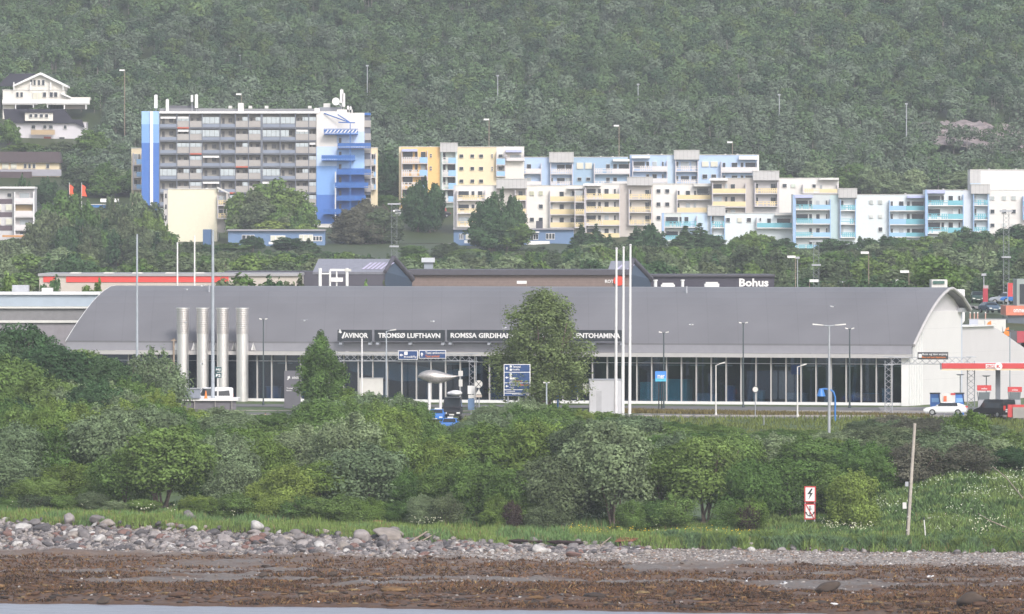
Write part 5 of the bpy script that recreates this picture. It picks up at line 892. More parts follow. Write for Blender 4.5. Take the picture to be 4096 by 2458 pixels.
for u,vt,vb,D,lb,r,arm in ((301,171,235,2178,'orange brown lamp post in the woods left of the tower roof',.14,-1),(583,229,262,2100,'lamp rising above the middle of the tower roof',.1,-1),(1181,290,350,2112,'lamp post above the orange block',.13,-1),(1495,305,378,2112,'lamp post above the middle of the upper row',.13,-1),(1769,345,376,2108,'lamp post above the right end of the upper row',.12,-1),
    (281,113,150,2370,'grey trail lamp farthest left on the wooded hill',.14,0),(580,135,190,2330,'grey trail lamp above the tower roof on the hill',.14,0),(887,160,245,2270,'grey trail lamp right above the tower stair',.16,0),(1202,184,262,2240,'grey trail lamp in the middle of the wooded hill',.16,0),(1541,205,262,2235,'grey trail lamp above the middle of the blue block',.16,0),(1882,230,320,2200,'grey trail lamp left of the rock face',.16,0),(2189,252,335,2158,'grey trail lamp before the rock face',.18,0),
    (1921,622,690,1390,'pale lamp over the roof, double pole, left of the lattice mast',.09,-1),(1926,624,695,1392,'brown pole beside the pale lamp over the roof',.1,0),(2098,612,690,1420,'pale lamp over the roof, right of the lattice mast',.09,-1),(2195,658,700,1300,'lamp with a white head at the right end of the roof, higher of two',.09,-1),(2184,680,702,1290,'lamp with a white head at the right end of the roof, lower of two',.09,-1),(1955,680,700,1280,'short white angled lamp beside the lattice mast foot',.07,1),
    (1272,684,700,1150,'white lamp head peeping over the roof left of the poplar',.07,-1),(2376,665,700,1260,'thin orange brown pole in the background car park',.1,0),(862,540,572,1990,'lamp post before the brown bush right of the tower',.1,0),(892,500,568,1985,'thin grey lamp post at the brown bush right of the tower',.1,0)):
    far_lamp(u, vt, vb, D, lb, r, arm, galv if arm == 0 else wood)
far_lamp(1971,585,700,1330,'lattice floodlight mast behind the right part of the roof',lat=True); far_lamp(2430,512,735,1330,'tall lattice floodlight mast at the right edge, in front of the tall white block',lat=True); far_lamp(952,495,700,1330,'tall faint lattice mast in front of the orange block, above the dark gable',lat=True)
# ------------------------------------------------------------------ vegetation
leafmat('silver_willow_leaves', (.200,.262,.140)); leafmat('green_leaves', (.132,.210,.062)); leafmat('yellow_green_leaves', (.172,.245,.062)); leafmat('dark_green_leaves', (.072,.130,.058)); leafmat('dull_olive_leaves', (.125,.162,.085))
leafmat('poplar_leaves', (.155,.210,.085)); leafmat('grey_brown_twigs', (.135,.135,.095)); leafmat('brown_twigs', (.065,.050,.042)); leafmat('hill_birch_leaves', (.062,.078,.038), .45)
def leaves(lobes, n, size, seed, bottom=0.2, inner=.22, tuft=0.0, jit=.42):
    g = np.random.default_rng(seed); L_ = np.array(lobes, float); wgt = (L_[:,3]*L_[:,4]); wgt /= wgt.sum()
    k = g.choice(len(L_), n*2, p=wgt); d = g.normal(size=(n*2,3)); d /= np.linalg.norm(d, axis=1)[:,None]
    d[:,2] = np.where((d[:,2] < -.3) & (g.random(n*2) < .45), -d[:,2]*.7, d[:,2]); d /= np.linalg.norm(d, axis=1)[:,None]
    rr = np.where(g.random(n*2) < inner, g.uniform(.35,.8,n*2), g.uniform(.82,1.10+tuft,n*2)); rad = np.stack([L_[k,3],L_[k,3],L_[k,4]],1)
    bump = 1+.13*np.sin(d[:,0]*7+k)*np.sin(d[:,1]*6+2*k)+.08*np.sin(d[:,2]*13+k)
    p = L_[k,:3]+d*rad*(rr*bump)[:,None]
    keep = p[:,2] > bottom+.25*np.sin(p[:,0]*3+p[:,1]*2)
    for j in range(len(L_)):
        q = (p-L_[j,:3])/np.array([L_[j,3],L_[j,3],L_[j,4]]); ins = (np.linalg.norm(q,axis=1) < .68) & (k != j) & (g.random(len(p)) < .8); keep &= ~ins
    p, d, k = p[keep][:n], d[keep][:n], k[keep][:n]; m = len(p)
    nrm = d+jit*g.normal(size=(m,3)); nrm[:,2] += .2; nrm /= np.linalg.norm(nrm,axis=1)[:,None]
    a = np.cross(nrm, g.normal(size=(m,3))); a /= np.linalg.norm(a,axis=1)[:,None]; b = np.cross(nrm, a)
    s = size*g.uniform(.55,1.45,m)[:,None]; a *= s*.62; b *= s
    V = np.stack([p-a*.6-b, p+a-b*.25, p+a*.5+b, p-a+b*.35],1).reshape(-1,3); F = np.arange(m*4).reshape(m,4)
    lt = g.uniform(.25,.75,len(L_)); t = np.clip(lt[k]+g.uniform(-.28,.28,m),0,1)
    return V, F, t
def lob_bush(seed, rx=2.5, h=4.6, n=15, z0=.1):
    g = random.Random(seed); L_ = [(0,0,h*.5,rx*.62,h*.36)]
    for i in range(n):
        a = g.uniform(0,6.283); e = g.uniform(-.6,1); f = g.uniform(.5,.78); zc = h*(.45+.36*e); rr = rx*f*math.sqrt(max(.1,1-(max(0,e))**2*.75))
        r = g.uniform(.26,.42)*rx; L_.append((rr*math.cos(a), rr*math.sin(a), max(zc,h*.14), r, r*g.uniform(.75,1.05)))
    for i in range(14):
        a = g.uniform(0,6.283); f = g.uniform(.1,.85); L_.append((rx*f*math.cos(a), rx*f*math.sin(a), h*(.97-.42*f*f)+g.uniform(-.2,.25), rx*g.uniform(.07,.13), h*g.uniform(.07,.14)))
    return L_
def lob_tree(seed, rx=2.4, h=6.5, z0=2.0, n=17):
    g = random.Random(seed); L_ = [(0,0,(h+z0)*.52,rx*.55,(h-z0)*.36)]
    for i in range(n):
        u = (i+.5)/n; z = z0+.5+(h-z0-1.0)*u; env = rx*math.sin(math.pi*min(1,(.16+.74*u)))**.7; a = i*2.4+g.uniform(-.5,.5); r = g.uniform(.26,.40)*rx*(1.1-.4*u)
        L_.append((env*.7*math.cos(a)*g.uniform(.6,1), env*.7*math.sin(a)*g.uniform(.6,1), z, r, r*g.uniform(.8,1.1)))
    return L_
def lob_cone(seed, rx, h, z0=.5, tiers=9, pw_=.9):
    g = random.Random(seed); L_ = []
    for t in range(tiers):
        u = t/(tiers-1); R_ = rx*(1-u**pw_)*(.72+.28*min(1,u*4))+.12; z = z0+(h-z0)*u*.93; m = max(1,int(6*(1-u))+1)
        for i in range(m): a = i*6.283/m+t*.9+g.uniform(-.3,.3); L_.append((R_*.62*math.cos(a)*(m>1), R_*.62*math.sin(a)*(m>1), z-.1*R_, R_*.48+.12, (h/tiers)*.75))
    return L_
def stems(seed, h, spread, n, r=.07):
    g = random.Random(seed); b = MB()
    for i in range(n):
        a = g.uniform(0,6.283); d = g.uniform(.2,1)*spread; p = Vector((g.uniform(-.25,.25),g.uniform(-.25,.25),-.3)); q = Vector((math.cos(a)*d*.35, math.sin(a)*d*.35, h*.3)); s = Vector((math.cos(a)*d*.75, math.sin(a)*d*.75, h*.62)); e = Vector((math.cos(a)*d, math.sin(a)*d, h*.88))
        b.tube(p,q,r,r*.75,6).tube(q,s,r*.75,r*.5,6).tube(s,e,r*.5,r*.2,5)
        for _ in range(2):
            a2 = a+g.uniform(-1,1); b.tube(s, s+Vector((math.cos(a2)*d*.4,math.sin(a2)*d*.4,h*.18)), r*.35, r*.12, 4)
    return b
PROT = {}
def proto(key, lobes, n, size, seed, w_, h_, st, bottom=.2, **k):
    V, F, t = leaves(lobes, n, size, seed, bottom, **k); me = mesh_np('crown', V, F, MATS['green_leaves'], tint=t)
    tr = stems(seed, *st).mesh('trunk', bark); mx = V.max(0); mn = V.min(0); PROT.setdefault(key, []).append((me, tr, np.percentile(V[:,0],97)-np.percentile(V[:,0],3), mx[2]))
for s_ in range(5): proto('bush', lob_bush(s_,n=24), 17000, .078, 50+s_, 5, 4.6, (4.4,1.6,6,.05), .05, tuft=.16)
for s_ in range(3): proto('stemmed', lob_tree(20+s_, 2.5, 5.6, 1.5, 24), 18000, .074, 60+s_, 5, 5.6, (5.3,1.7,7,.06), 1.2, tuft=.10)
for s_ in range(3): proto('airy', lob_bush(40+s_, 2.4, 4.8, 20), 8000, .085, 70+s_, 5, 4.8, (4.6,1.9,9,.05), .3, tuft=.25, inner=.5)
for s_ in range(5): proto('far', (lob_tree(30+s_, 2.6, 6.5, .3, 20) if s_ % 2 else lob_bush(30+s_, 2.5, 5.6, 22)), 5200, .17, 80+s_, 5, 6.5, (6,1.3,2,.12), .05, tuft=.05)
for s_ in range(3): proto('farspruce', lob_cone(90+s_, 1.9, 8, .4), 3600, .19, 90+s_, 4, 8, (7.5,.1,1,.16), .2)
proto('cone', lob_tree(7, 2.6, 7.6, .3, 30)+[(0,0,7.3,.7,.7),(0,0,8.0,.35,.6)], 20000, .095, 97, 5, 8, (7.5,.1,1,.16), .1, tuft=.12)
g_ = random.Random(5); PL = []
for i in range(46):
    u = i/45; z = 2.6+9.4*u; env = 4.9*math.sin(math.pi*min(1,.30+.66*u))**.75; a = i*2.399; f = g_.uniform(.35,.82); r = g_.uniform(.65,1.15)*(1.05-.35*u); PL.append((env*f*math.cos(a), env*f*math.sin(a)*.8, z, r, r*1.25))
PL += [(-3.0,0,2.8,1.2,.8),(3.6,.5,3.0,1.0,.9),(-.9,0,12.3,.45,.8),(1.2,0,12.0,.4,.8)]
proto('poplar', PL, 38000, .095, 99, 9.6, 13, (11,3.2,7,.15), 1.6, tuft=.35, inner=.3)
TALL = {}
def tree(key, u, vtop, wpx, D, mt, label, cat='bush', name='willow_bush', group=None, vi=None, sink=.15, deep=None):
    P_ = PROT[key]; i = (vi if vi is not None else random.randrange(len(P_))) % len(P_); me, tr, pw, ph = P_[i]
    x = N.X(u,D); z = gz(x,D)-sink; h = max(.6, N.Z(vtop,D)-z); w_ = wpx*D/21000
    t = thing(name, label, cat, (x,D,z), group, random.uniform(0,6.28)); s = w_/pw; t.scale = (s, s, h/ph)
    c = obj('crown', me, t); c.material_slots[0].link = 'OBJECT'; c.material_slots[0].material = MATS[mt]; obj('trunk', tr, t); return t
SIL = ([-60,0,60,110,180,250,310,326,345,375,420,440,452,560,600,625,632,652,660,700,735,745,800,850,900,950,1000,1020,1050,1075,1112,1130,1160,1185,1250,1310,1340,1400,1440,1500,1520,1560,1600,1650,1700,1800,1900,1985,2030,2060,2130,2200,2240,2290,2320,2350,2400,2425,2540],
       [800,800,785,835,850,860,880,915,915,915,915,930,978,975,962,980,1030,1030,985,982,950,930,908,903,932,917,932,965,1000,1022,1022,988,968,957,952,956,968,962,984,992,978,992,1002,1010,1016,1022,1026,1038,1014,1002,996,993,1006,1003,990,998,1012,1052,1062])
def sil(u): return float(np.interp(u, *SIL))
word = {'silver_willow_leaves':'silvery grey','green_leaves':'mid green','yellow_green_leaves':'yellowish green','dark_green_leaves':'dark green','dull_olive_leaves':'dull olive','grey_brown_twigs':'greyish brown','brown_twigs':'dark brown','hill_birch_leaves':'dull green'}
Q = []                                       # collected, sorted and labelled by row
def add(row, *a): Q.append((row,)+a)
S_, G_, Y_, K_, O_ = 'silver_willow_leaves','green_leaves','yellow_green_leaves','dark_green_leaves','dull_olive_leaves'
r1 = 'front row of the shore thicket'; r2 = 'second row of the shore thicket'; r3 = 'back rows of the shore thicket'
for u,vt_,w_,m_,k_ in ((-10,1085,150,S_,'bush'),(85,1150,110,G_,'bush'),(165,1112,130,Y_,'bush'),(235,1165,95,G_,'bush'),(300,1095,140,G_,'bush'),(395,1025,190,G_,'stemmed'),(478,1115,110,G_,'bush'),(500,1195,130,S_,'airy'),(565,1105,125,S_,'bush'),(635,1150,95,Y_,'bush'),(700,1115,130,Y_,'bush'),(790,1110,130,Y_,'stemmed'),(890,1065,190,S_,'bush'),(985,1125,80,G_,'bush'),
    (1075,1100,120,G_,'bush'),(1150,1092,130,G_,'bush'),(1110,1205,120,S_,'airy'),(1180,1208,110,S_,'airy'),(1250,1130,120,G_,'stemmed'),(1330,1095,150,O_,'bush'),(1405,1105,120,G_,'bush'),(1480,1012,185,S_,'stemmed'),(1600,1075,160,G_,'stemmed'),(1700,1050,200,G_,'stemmed'),(1812,1105,140,G_,'bush'),(1905,1095,160,G_,'bush'),(1995,1115,140,G_,'bush'),(2062,1128,110,Y_,'bush')):
    x = N.X(u,800); D = edgeB(x)+random.uniform(13,19)+(9 if 1860 < u < 2040 else 0); add(r1,k_,u,vt_,w_,float(D),m_)
for u,w_ in ((1235,45),(1810,50)): add(r1,'airy',u,1205,w_,float(edgeB(N.X(u,800))+9),'brown_twigs')
for u,vt_,w_,m_ in ((30,1010,150,S_),(125,1025,130,G_),(200,1010,110,Y_),(258,985,190,S_),(345,1010,130,G_),(440,1020,140,G_),(540,1030,160,S_),(640,1045,130,Y_),(735,1020,170,S_),(850,990,180,S_),(955,1010,140,G_),(1060,1045,130,Y_),(1165,1015,200,Y_),(1290,1005,170,Y_),(1395,1015,150,O_),(1560,1045,150,G_),(1650,1035,150,S_),(1760,1040,160,G_),(1860,1040,150,S_),(1960,1050,160,G_),(2050,1055,150,G_)):
    add(r2,'bush',u,vt_,w_,random.uniform(826,842),m_)
for D0 in (862,882,902,921):
    u = -190
    while u < 2650:
        w_ = random.uniform(95,150); D = D0+random.uniform(-7,7); x = N.X(u,D); lim = sil(u)
        if 2130 < u and D0 < 860: u += w_; continue
        vb = HOR*0.60376+(CAMZ-gz(x,D))*21000/D; want = lim+(921-D0)*random.uniform(.55,.95)+random.uniform(0,12)
        top = max(want, vb-6.6*21000/D, max(sil(u-w_*.32), sil(u+w_*.32))+2)
        if vb-top > 18: add(r3,'airy' if (u > 2060 and random.random() < .6) or random.random() < .1 else 'bush',u,top,w_,D,random.choice([S_,S_,G_,G_,Y_,G_] if u < 2060 else [S_,O_,O_,'grey_brown_twigs']))
        u += w_*random.uniform(.55,.75)
r4 = 'grey shrubs on the right bank'
for u,vt_,w_,m_,k_ in ((2095,1075,130,G_,'bush'),(2170,1085,120,'grey_brown_twigs','airy'),(2400,1085,130,O_,'airy'),(2140,1050,140,O_,'bush'),(2260,1055,150,S_,'bush'),(2330,1060,130,'grey_brown_twigs','airy'),(2440,1035,140,G_,'bush'),(2150,1035,170,O_,'bush'),(2230,1030,170,O_,'airy'),(2205,1060,120,'grey_brown_twigs','airy'),(2300,1020,150,S_,'airy'),(2370,1045,160,S_,'airy'),(2450,1075,120,K_,'bush'),(2100,1060,120,G_,'bush'),(2335,985,110,'yellow_green_leaves','bush')): add(r4,k_,u,vt_,w_,random.uniform(818,834)-(13 if vt_ > 1045 and u < 2350 else 0),m_)
r5 = 'tall group at the left edge'
for u,vt_,w_,D,m_ in ((-20,805,160,935,K_),(58,778,150,940,K_),(20,850,170,915,G_),(130,832,170,930,K_),(205,842,150,936,G_),(262,858,130,930,K_),(110,900,170,905,G_),(235,905,170,900,K_),(305,905,100,905,G_),(30,960,150,895,K_),(170,965,160,890,K_),(290,960,120,885,K_)): add(r5,'bush' if D < 925 else 'stemmed',u,vt_,w_,D,m_)
r0 = 'low fringe of the thicket'
for k in range(34):
    u = -30+k*62+random.uniform(-18,18); x = N.X(u,800); D = float(edgeB(x))+random.uniform(8.5,12)
    if not 1130 < u < 1200 and not 1400 < u < 1520 and not 1640 < u < 1720 and not 360 < u < 430 and not 1880 < u < 2010: add(r0,random.choice(['bush','bush','airy']),u,1205+random.uniform(-22,8)-(u>1900)*8,random.uniform(60,105),D,random.choice([S_,G_,G_,Y_,O_]))
def ordn(n_): return f"{n_}{'th' if 10 <= n_ % 100 <= 20 else {1:'st',2:'nd',3:'rd'}.get(n_ % 10,'th')}"
CAT = {r0:('bush','low_bush','bush'),r1:('bush','willow_bush','bush'),r2:('bush','willow_bush','bush'),r3:('bush','willow_bush','bush'),r4:('shrub','shrub','shrub'),r5:('tree','thicket_tree','tree')}
def flush():
    rows = {}
    for q in Q: rows.setdefault(q[0], []).append(q)
    for r_, L_ in rows.items():
        cat, nm, wd = CAT[r_]
        for i, (row, k_, u, vt_, w_, D, m_) in enumerate(sorted(L_, key=lambda q: q[2])): tree(k_, u, vt_, w_, D, m_, f"{word[m_]} {wd}, {ordn(i+1)} from the left in the {row}", cat, nm, row)
    Q.clear()
flush()
tree('poplar',1312,690,226,957,'poplar_leaves','large solitary poplar standing before the name boards, its crown reaching over the roof ridge','tree','poplar_tree')
tree('cone',775,795,94,960,'green_leaves','dark green conical tree beside the information pylon','tree','conical_tree'); tree('airy',374,831,140,938,S_,'greyish green birch in front of the left end of the glass front','tree','birch_tree',vi=1); tree('bush',340,900,95,934,'dull_olive_leaves','low olive bush at the foot of the greyish green birch','bush','willow_bush',vi=2)
# belt between the terminal and the apartments, trees near the blocks, lower edge of the hill
b1_ = 'tree belt behind the terminal'; b2_ = 'trees among the apartment blocks'; b3_ = 'lower edge of the hill forest'
CAT.update({b1_:('tree','belt_tree','tree'), b2_:('tree','garden_tree','tree'), b3_:('tree','hill_tree','tree')})
BS = ([-40,0,60,120,200,235,262,282,300,390,400,430,480,520,560,640,800,860,935,1000,1100,1130,1200,1350,1380,1440,1500,1600,1700,1750,1830,1910,1930,2050,2080,2200,2300,2473,2540],[575,575,560,590,588,600,640,640,600,565,575,600,598,602,600,600,602,604,606,604,606,598,600,602,580,572,582,578,598,575,562,588,592,600,580,592,572,562,562])
for D0 in (1290,1370,1460,1560,1670,1760,1840,1905,1935):
    u = -190
    while u < 2650:
        w_ = random.uniform(5.2,8.6)*21000/D0; D = D0+random.uniform(-30,30); x = N.X(u,D); vb = 560+(CAMZ-gz(x,D))*21000/D
        lim = max(float(np.interp(q, *BS)) for q in (u-w_*.4,u,u+w_*.4)); top = max(lim+random.uniform(0,10)+max(0,1880-D0)*.03, vb-random.uniform(6.5,10)*21000/D)
        near = D0 < 1330 and (u > 2330 or 560 < u < 1560)
        w_ = max(14, min(w_, (vb-top)*1.25))
        if vb-top > 10 and not near and not (D0 < 1400 and 2290 < u) and not (D0 > 1800 and 850 < u < 1095): sp = random.random() < .12; add(b1_,'farspruce' if sp else 'far',u,top,w_*(.7 if sp else 1),D,K_ if sp else random.choice([G_,K_,O_,S_,O_,G_]))
        u += w_*random.uniform(.72,1.0)
for u,vt_,w_,D,m_,k_ in ((165,452,150,1850,G_,'far'),(120,500,120,1840,O_,'far'),(55,416,44,2006,K_,'far'),(110,425,55,2065,K_,'far'),(398,556,62,1898,G_,'far'),(455,580,66,1890,O_,'far'),(505,588,60,1892,K_,'far'),(190,520,110,1830,K_,'far'),(265,470,120,1890,O_,'far'),(330,460,120,1900,O_,'far'),(355,500,100,1890,G_,'far'),(300,520,120,1880,O_,'far'),(245,525,80,1870,K_,'far'),(650,428,190,1978,G_,'far'),(618,458,90,1976,O_,'far'),(700,470,120,1974,G_,'far'),(660,530,90,1968,Y_,'far'),(735,538,60,1966,Y_,'far'),
    (885,478,125,1975,'grey_brown_twigs','far'),(850,505,90,1972,'grey_brown_twigs','far'),(925,500,80,1970,O_,'far'),(1022,423,98,2016,K_,'far'),(1205,450,115,1946,K_,'far'),(1180,520,90,1940,K_,'far'),(1240,530,80,1942,G_,'far'),(1405,538,60,1930,K_,'farspruce'),(1440,540,60,1925,K_,'farspruce'),(1472,565,50,1922,K_,'farspruce'),(1535,545,60,1925,K_,'farspruce'),(1570,538,70,1928,K_,'far'),(1655,545,75,1926,K_,'farspruce'),(1690,538,80,1930,K_,'farspruce'),(1720,565,60,1925,K_,'far'),(1820,556,110,1920,G_,'far'),(1880,575,70,1918,K_,'far'),
    (20,652,95,1108,G_,'far'),(65,666,55,1106,O_,'far'),(121,662,62,1104,K_,'far'),(226,669,90,1104,G_,'far'),(560,664,110,1106,O_,'far'),(612,657,125,1108,G_,'far'),(660,661,115,1106,K_,'far'),(712,658,110,1107,O_,'far'),(885,672,62,1106,G_,'far'),(925,674,48,1106,O_,'far'),(2010,575,80,1915,K_,'far'),(2085,570,70,1915,K_,'far'),(2140,566,70,1918,K_,'far'),(2180,572,80,1918,G_,'far'),(2240,570,80,1915,G_,'far'),(2330,545,130,1925,K_,'far'),(2455,540,90,1925,K_,'far'),(2290,575,70,1915,O_,'far'),(380,560,60,1880,K_,'farspruce'),(405,575,50,1878,O_,'far'),(1240+660,575,60,1915,K_,'farspruce'),(940,370,60,2085,K_,'far'),(925,440,70,2070,K_,'far'),(930,470,60,2060,G_,'far'),
    (560,585,80,1935,G_,'far'),(610,570,55,1938,K_,'far'),(700,572,70,1938,K_,'far'),(745,575,50,1936,K_,'farspruce'),(225,310,70,2150,G_,'far'),(150,340,60,2165,O_,'far'),(60,345,80,2168,G_,'far'),(205,345,60,2160,G_,'far'),(1000,592,60,1920,G_,'far'),(1090,585,80,1922,O_,'far'),(1130,600,90,1915,G_,'far'),(1300,595,90,1915,O_,'far'),(25,590,60,1850,K_,'farspruce'),(70,575,60,1850,K_,'farspruce'),(100,250,60,2205,O_,'far'),(20,285,50,2180,G_,'far')):
    if k_ == 'far' and w_ > 92 and D > 1200:
        vb_ = 560+(CAMZ-gz(N.X(u,D),D))*21000/D; hh = vb_-vt_
        for du, dv, fw, dd in ((0,0,.52,2),(-.30,.16,.46,0),(.30,.13,.46,-2),(-.12,.34,.44,-5),(.17,.38,.44,-6)): add(b2_,'far',u+du*w_,vt_+dv*hh,w_*fw,D+dd,m_ if random.random() < .7 else random.choice([O_,S_,m_]))
    else: add(b2_,k_,u,vt_,w_,D,m_)
PRO = [(-20,178,238,292,2222),(-20,262,212,350,2192),(-20,366,150,450,2125),(-20,450,86,580,1988),(163,443,214,480,1960),(343,225,912,430,2050),(316,355,345,470,2050),(960,340,1840,500,2066),(2340,405,2500,480,1972),(1820,415,2030,480,1998),(2230,455,2345,480,1948)]
ROCKZ = (2170,292,2500,372)
def hides(u, w_, vt_, vb, D):
    for a, b_, c, d_, DD in PRO:
        if D < DD+10 and u+w_*.42 > a and u-w_*.42 < c and vt_ < d_ and vb > b_: return True
    a, b_, c, d_ = ROCKZ
    return u+w_*.3 > a and u-w_*.3 < c and vt_ < d_-18 and vb > b_+8 and random.random() < (.8 if u > 2250 else .4)
hc = [S_,O_,S_,G_,S_]
cand = []
for k in range(12500):
    D = 2085+ (random.random()**.9)*560; u = random.uniform(-190,2650); cand.append((D,u))
cand.sort(); front = []; mass = []
cell = {}
for D,u in cand:
    x = N.X(u,D); hgt = random.uniform(4.5,8.5); w_ = random.uniform(4.6,8.0)*21000/D; vb = 560+(CAMZ-gz(x,D))*21000/D; vt_ = vb-hgt*21000/D
    if vt_ > 480 or hides(u,w_,vt_,vb,D): continue
    if D < 2125 and u > 940 and vt_ > 330 and random.random() < .3: continue
    key = (int(x/4.6), int(D/5.2))
    if key in cell: continue
    cell[key] = 1
    if D < 2170 and len(front) < 75: front.append((D,u,vt_,w_))
    else: mass.append((x,D,gz(x,D),hgt,w_*D/21000))
for D,u,vt_,w_ in front: add(b3_,'far',u,vt_,w_,D,random.choice(hc))
flush()
# the far wood as one mass
TPL = [leaves(lob_tree(200+i, 2.5, 6.5, .9 if i % 3 else 3.0, 14), 560, .24, 300+i, .6, tuft=.05, jit=.14) for i in range(6)]
VV, FF, TT, OO, off = [], [], [], [], 0; gg = np.random.default_rng(3)
tv, tf_, to, toff = [], [], [], 0
for x,y,z,h,w_ in mass:
    V, F, t = TPL[gg.integers(6)]; a = gg.uniform(0,6.28); s = w_/5.0; c_, s_ = math.cos(a)*s, math.sin(a)*s
    P3 = np.stack([x+V[:,0]*c_-V[:,1]*s_, y+V[:,0]*s_+V[:,1]*c_, z-.3+V[:,2]*h/6.5],1); VV.append(P3); FF.append(F+off); off += len(V)
    sp = gg.random()*(.62 if y < 2240 else 1)+(.0 if y < 2240 else 0) if y > 2240 or gg.random() > .55 else .5; c0 = np.array([.072,.112,.052]) if sp < .45 else (np.array([.100,.132,.088]) if sp < .68 else (np.array([.042,.070,.040]) if sp < .88 else np.array([.082,.118,.044])))
    c0 = c0*gg.uniform(.78,1.2)*(1.0+.5*float(vnoise(x,y,28,61))); OO.append(np.concatenate([c0[None,:]*(.85+.30*t[:,None]), np.ones((len(t),1))],1))
    r = .11; q = np.array([[-r,-r,-.5],[r,-r,-.5],[r,r,-.5],[-r,r,-.5]]); ln = gg.uniform(-.4,.4); q2 = q*.6+np.array([ln,0,.3+h*.75]); VV.append(np.concatenate([q,q2])+np.array([x,y,z])); FF.append(np.array([[0,1,5,4],[1,2,6,5],[2,3,7,6],[3,0,4,7]])+off); off += 8; OO.append(np.tile([.26,.23,.21,1],(4,1)))
lm = attrmat('far_wood_leaves', 1.0, .0)
wood_ = obj('forest', mesh_np('forest', np.concatenate(VV), np.concatenate(FF), lm, own=np.concatenate(OO))); tag(wood_, 'dull green birch wood covering the whole hillside behind the apartments', 'forest', kind='stuff')
# pinkish rock face on the right of the hill
def rock_mesh(name, seed, sub=3, cuts=16, flat=.75):
    import bmesh
    bm_ = bmesh.new(); bmesh.ops.create_icosphere(bm_, subdivisions=sub, radius=1); V = np.array([v.co[:] for v in bm_.verts]); F = np.array([[v.index for v in f.verts] for f in bm_.faces]); bm_.free()
    g = np.random.default_rng(seed); nn = g.normal(size=(cuts,3)); nn /= np.linalg.norm(nn,axis=1)[:,None]; dd = g.uniform(.55,.95,cuts)
    dots = V@nn.T; lim = np.where(dots > .05, dd/np.maximum(dots,.05), 9).min(1); V = V*np.minimum(lim,1.15)[:,None]; V[:,2] *= flat; V += g.normal(size=V.shape)*.012; return V, F
rkm = mat('pinkish_rock',(.25,.205,.20),.9,var=.5,scale=.5,bump=.6)
xsr = np.linspace(N.X(2150,2275), N.X(2530,2275), 90); zsr = np.linspace(0,1,26); Vr = []
for i,x in enumerate(xsr):
    u = 1236.5+x*21000/2275; vt_ = np.interp(u,[2150,2170,2200,2290,2340,2400,2440,2530],[330,300,297,292,296,302,312,318])+3*math.sin(i*.9); vb = np.interp(u,[2150,2250,2350,2530],[345,352,370,375])
    for q in zsr:
        Dq = 2166+34*q; zz_ = N.Z(vb+(vt_-vb)*q, Dq); Vr.append((x+1.2*math.sin(q*9+i*.3), Dq+3.0*float(vnoise(x,q*30,3.1,77))+1.2*float(vnoise(x,q*30,.9,78))-1, zz_))
ix = np.arange(90*26).reshape(90,26); tag(obj('rock_face', mesh_np('rock_face', np.array(Vr), np.stack([ix[:-1,:-1],ix[1:,:-1],ix[1:,1:],ix[:-1,1:]],-1).reshape(-1,4), rkm)), kind='structure')
# ------------------------------------------------------------------ shore: grass, flowers, stones, seaweed
def blades(name, px, py, hgt, wid, cols, label, cat, lean=.35, seed=1):
    g = np.random.default_rng(seed); n = len(px); pz = ground_z(px,py)-.03; a = g.uniform(0,6.283,n); lx = np.cos(g.uniform(0,6.283,n))*lean*hgt*g.random(n); ly = np.sin(g.uniform(0,6.283,n))*lean*hgt*g.random(n)
    dx, dy = np.cos(a)*wid/2, np.sin(a)*wid/2
    V = np.stack([np.stack([px-dx,py-dy,pz],1),np.stack([px+dx,py+dy,pz],1),np.stack([px+lx*.45+dx*.8,py+ly*.45+dy*.8,pz+hgt*.6],1),np.stack([px+lx,py+ly,pz+hgt],1)],1).reshape(-1,3)
    o = obj(name, mesh_np(name, V, np.arange(n*4).reshape(n,4), MATS.get('blade_green') or attrmat('blade_green',.8,.2), own=np.concatenate([cols,np.ones((n,1))],1))); return tag(o, label, cat, kind='stuff')
g = np.random.default_rng(11); n = 90000
px = g.uniform(-50,50,n); py = edgeB(px)+g.random(n)**1.4*22; tn = vnoise(px,py,1.6,31); hgt = (.30+.55*tn)*g.uniform(.6,1.2,n); fr = (py-edgeB(px)) < 1.2
c = np.where((vnoise(px,py,3.5,32) < .45)[:,None], [.13,.215,.075], [.165,.235,.062])*g.uniform(.7,1.3,n)[:,None]; c = np.where((g.random(n) < .06)[:,None], [.25,.19,.09], c)
blades('shore_grass', px, py, hgt, g.uniform(.05,.1,n), c, 'long bright green grass along the top of the shore', 'grass')
n = 26000; k = 150; cx = g.uniform(14,50,k); cy = edgeB(cx)+g.uniform(.2,3.5,k); r = g.uniform(.4,.9,k); i = g.integers(0,k,n); q = g.normal(size=(n,2))*.42
px = cx[i]+q[:,0]*r[i]; py = cy[i]+q[:,1]*r[i]; hgt = (1.05-.5*np.hypot(q[:,0],q[:,1]))*r[i]*1.25; hgt = np.clip(hgt,.2,1.4); ct = g.random(k)[i]
blades('grass_tussocks', px, py, hgt, g.uniform(.05,.09,n), np.where((ct < .5)[:,None],[.11,.18,.08],[.13,.19,.048])*g.uniform(.7,1.25,n)[:,None], 'rounded tussocks of long grass at the right edge of the shingle', 'grass', lean=.8)
n = 26000; px = g.uniform(-60,60,n); py = g.uniform(925,956,n)
blades('roadside_grass', px, py, g.uniform(.2,.55,n), g.uniform(.1,.2,n), np.array([.13,.16,.045])*g.uniform(.6,1.3,n)[:,None], 'rough grass between the thicket and the road', 'grass')
n = 9000; px = g.uniform(10,46,n); py = 972.2-px*.27+g.uniform(-2,2,n)-3
blades('verge_grass', px, py, g.uniform(.2,.5,n), g.uniform(.1,.2,n), np.array([.16,.13,.05])*g.uniform(.6,1.3,n)[:,None], 'yellowish verge grass below the retaining wall', 'grass')
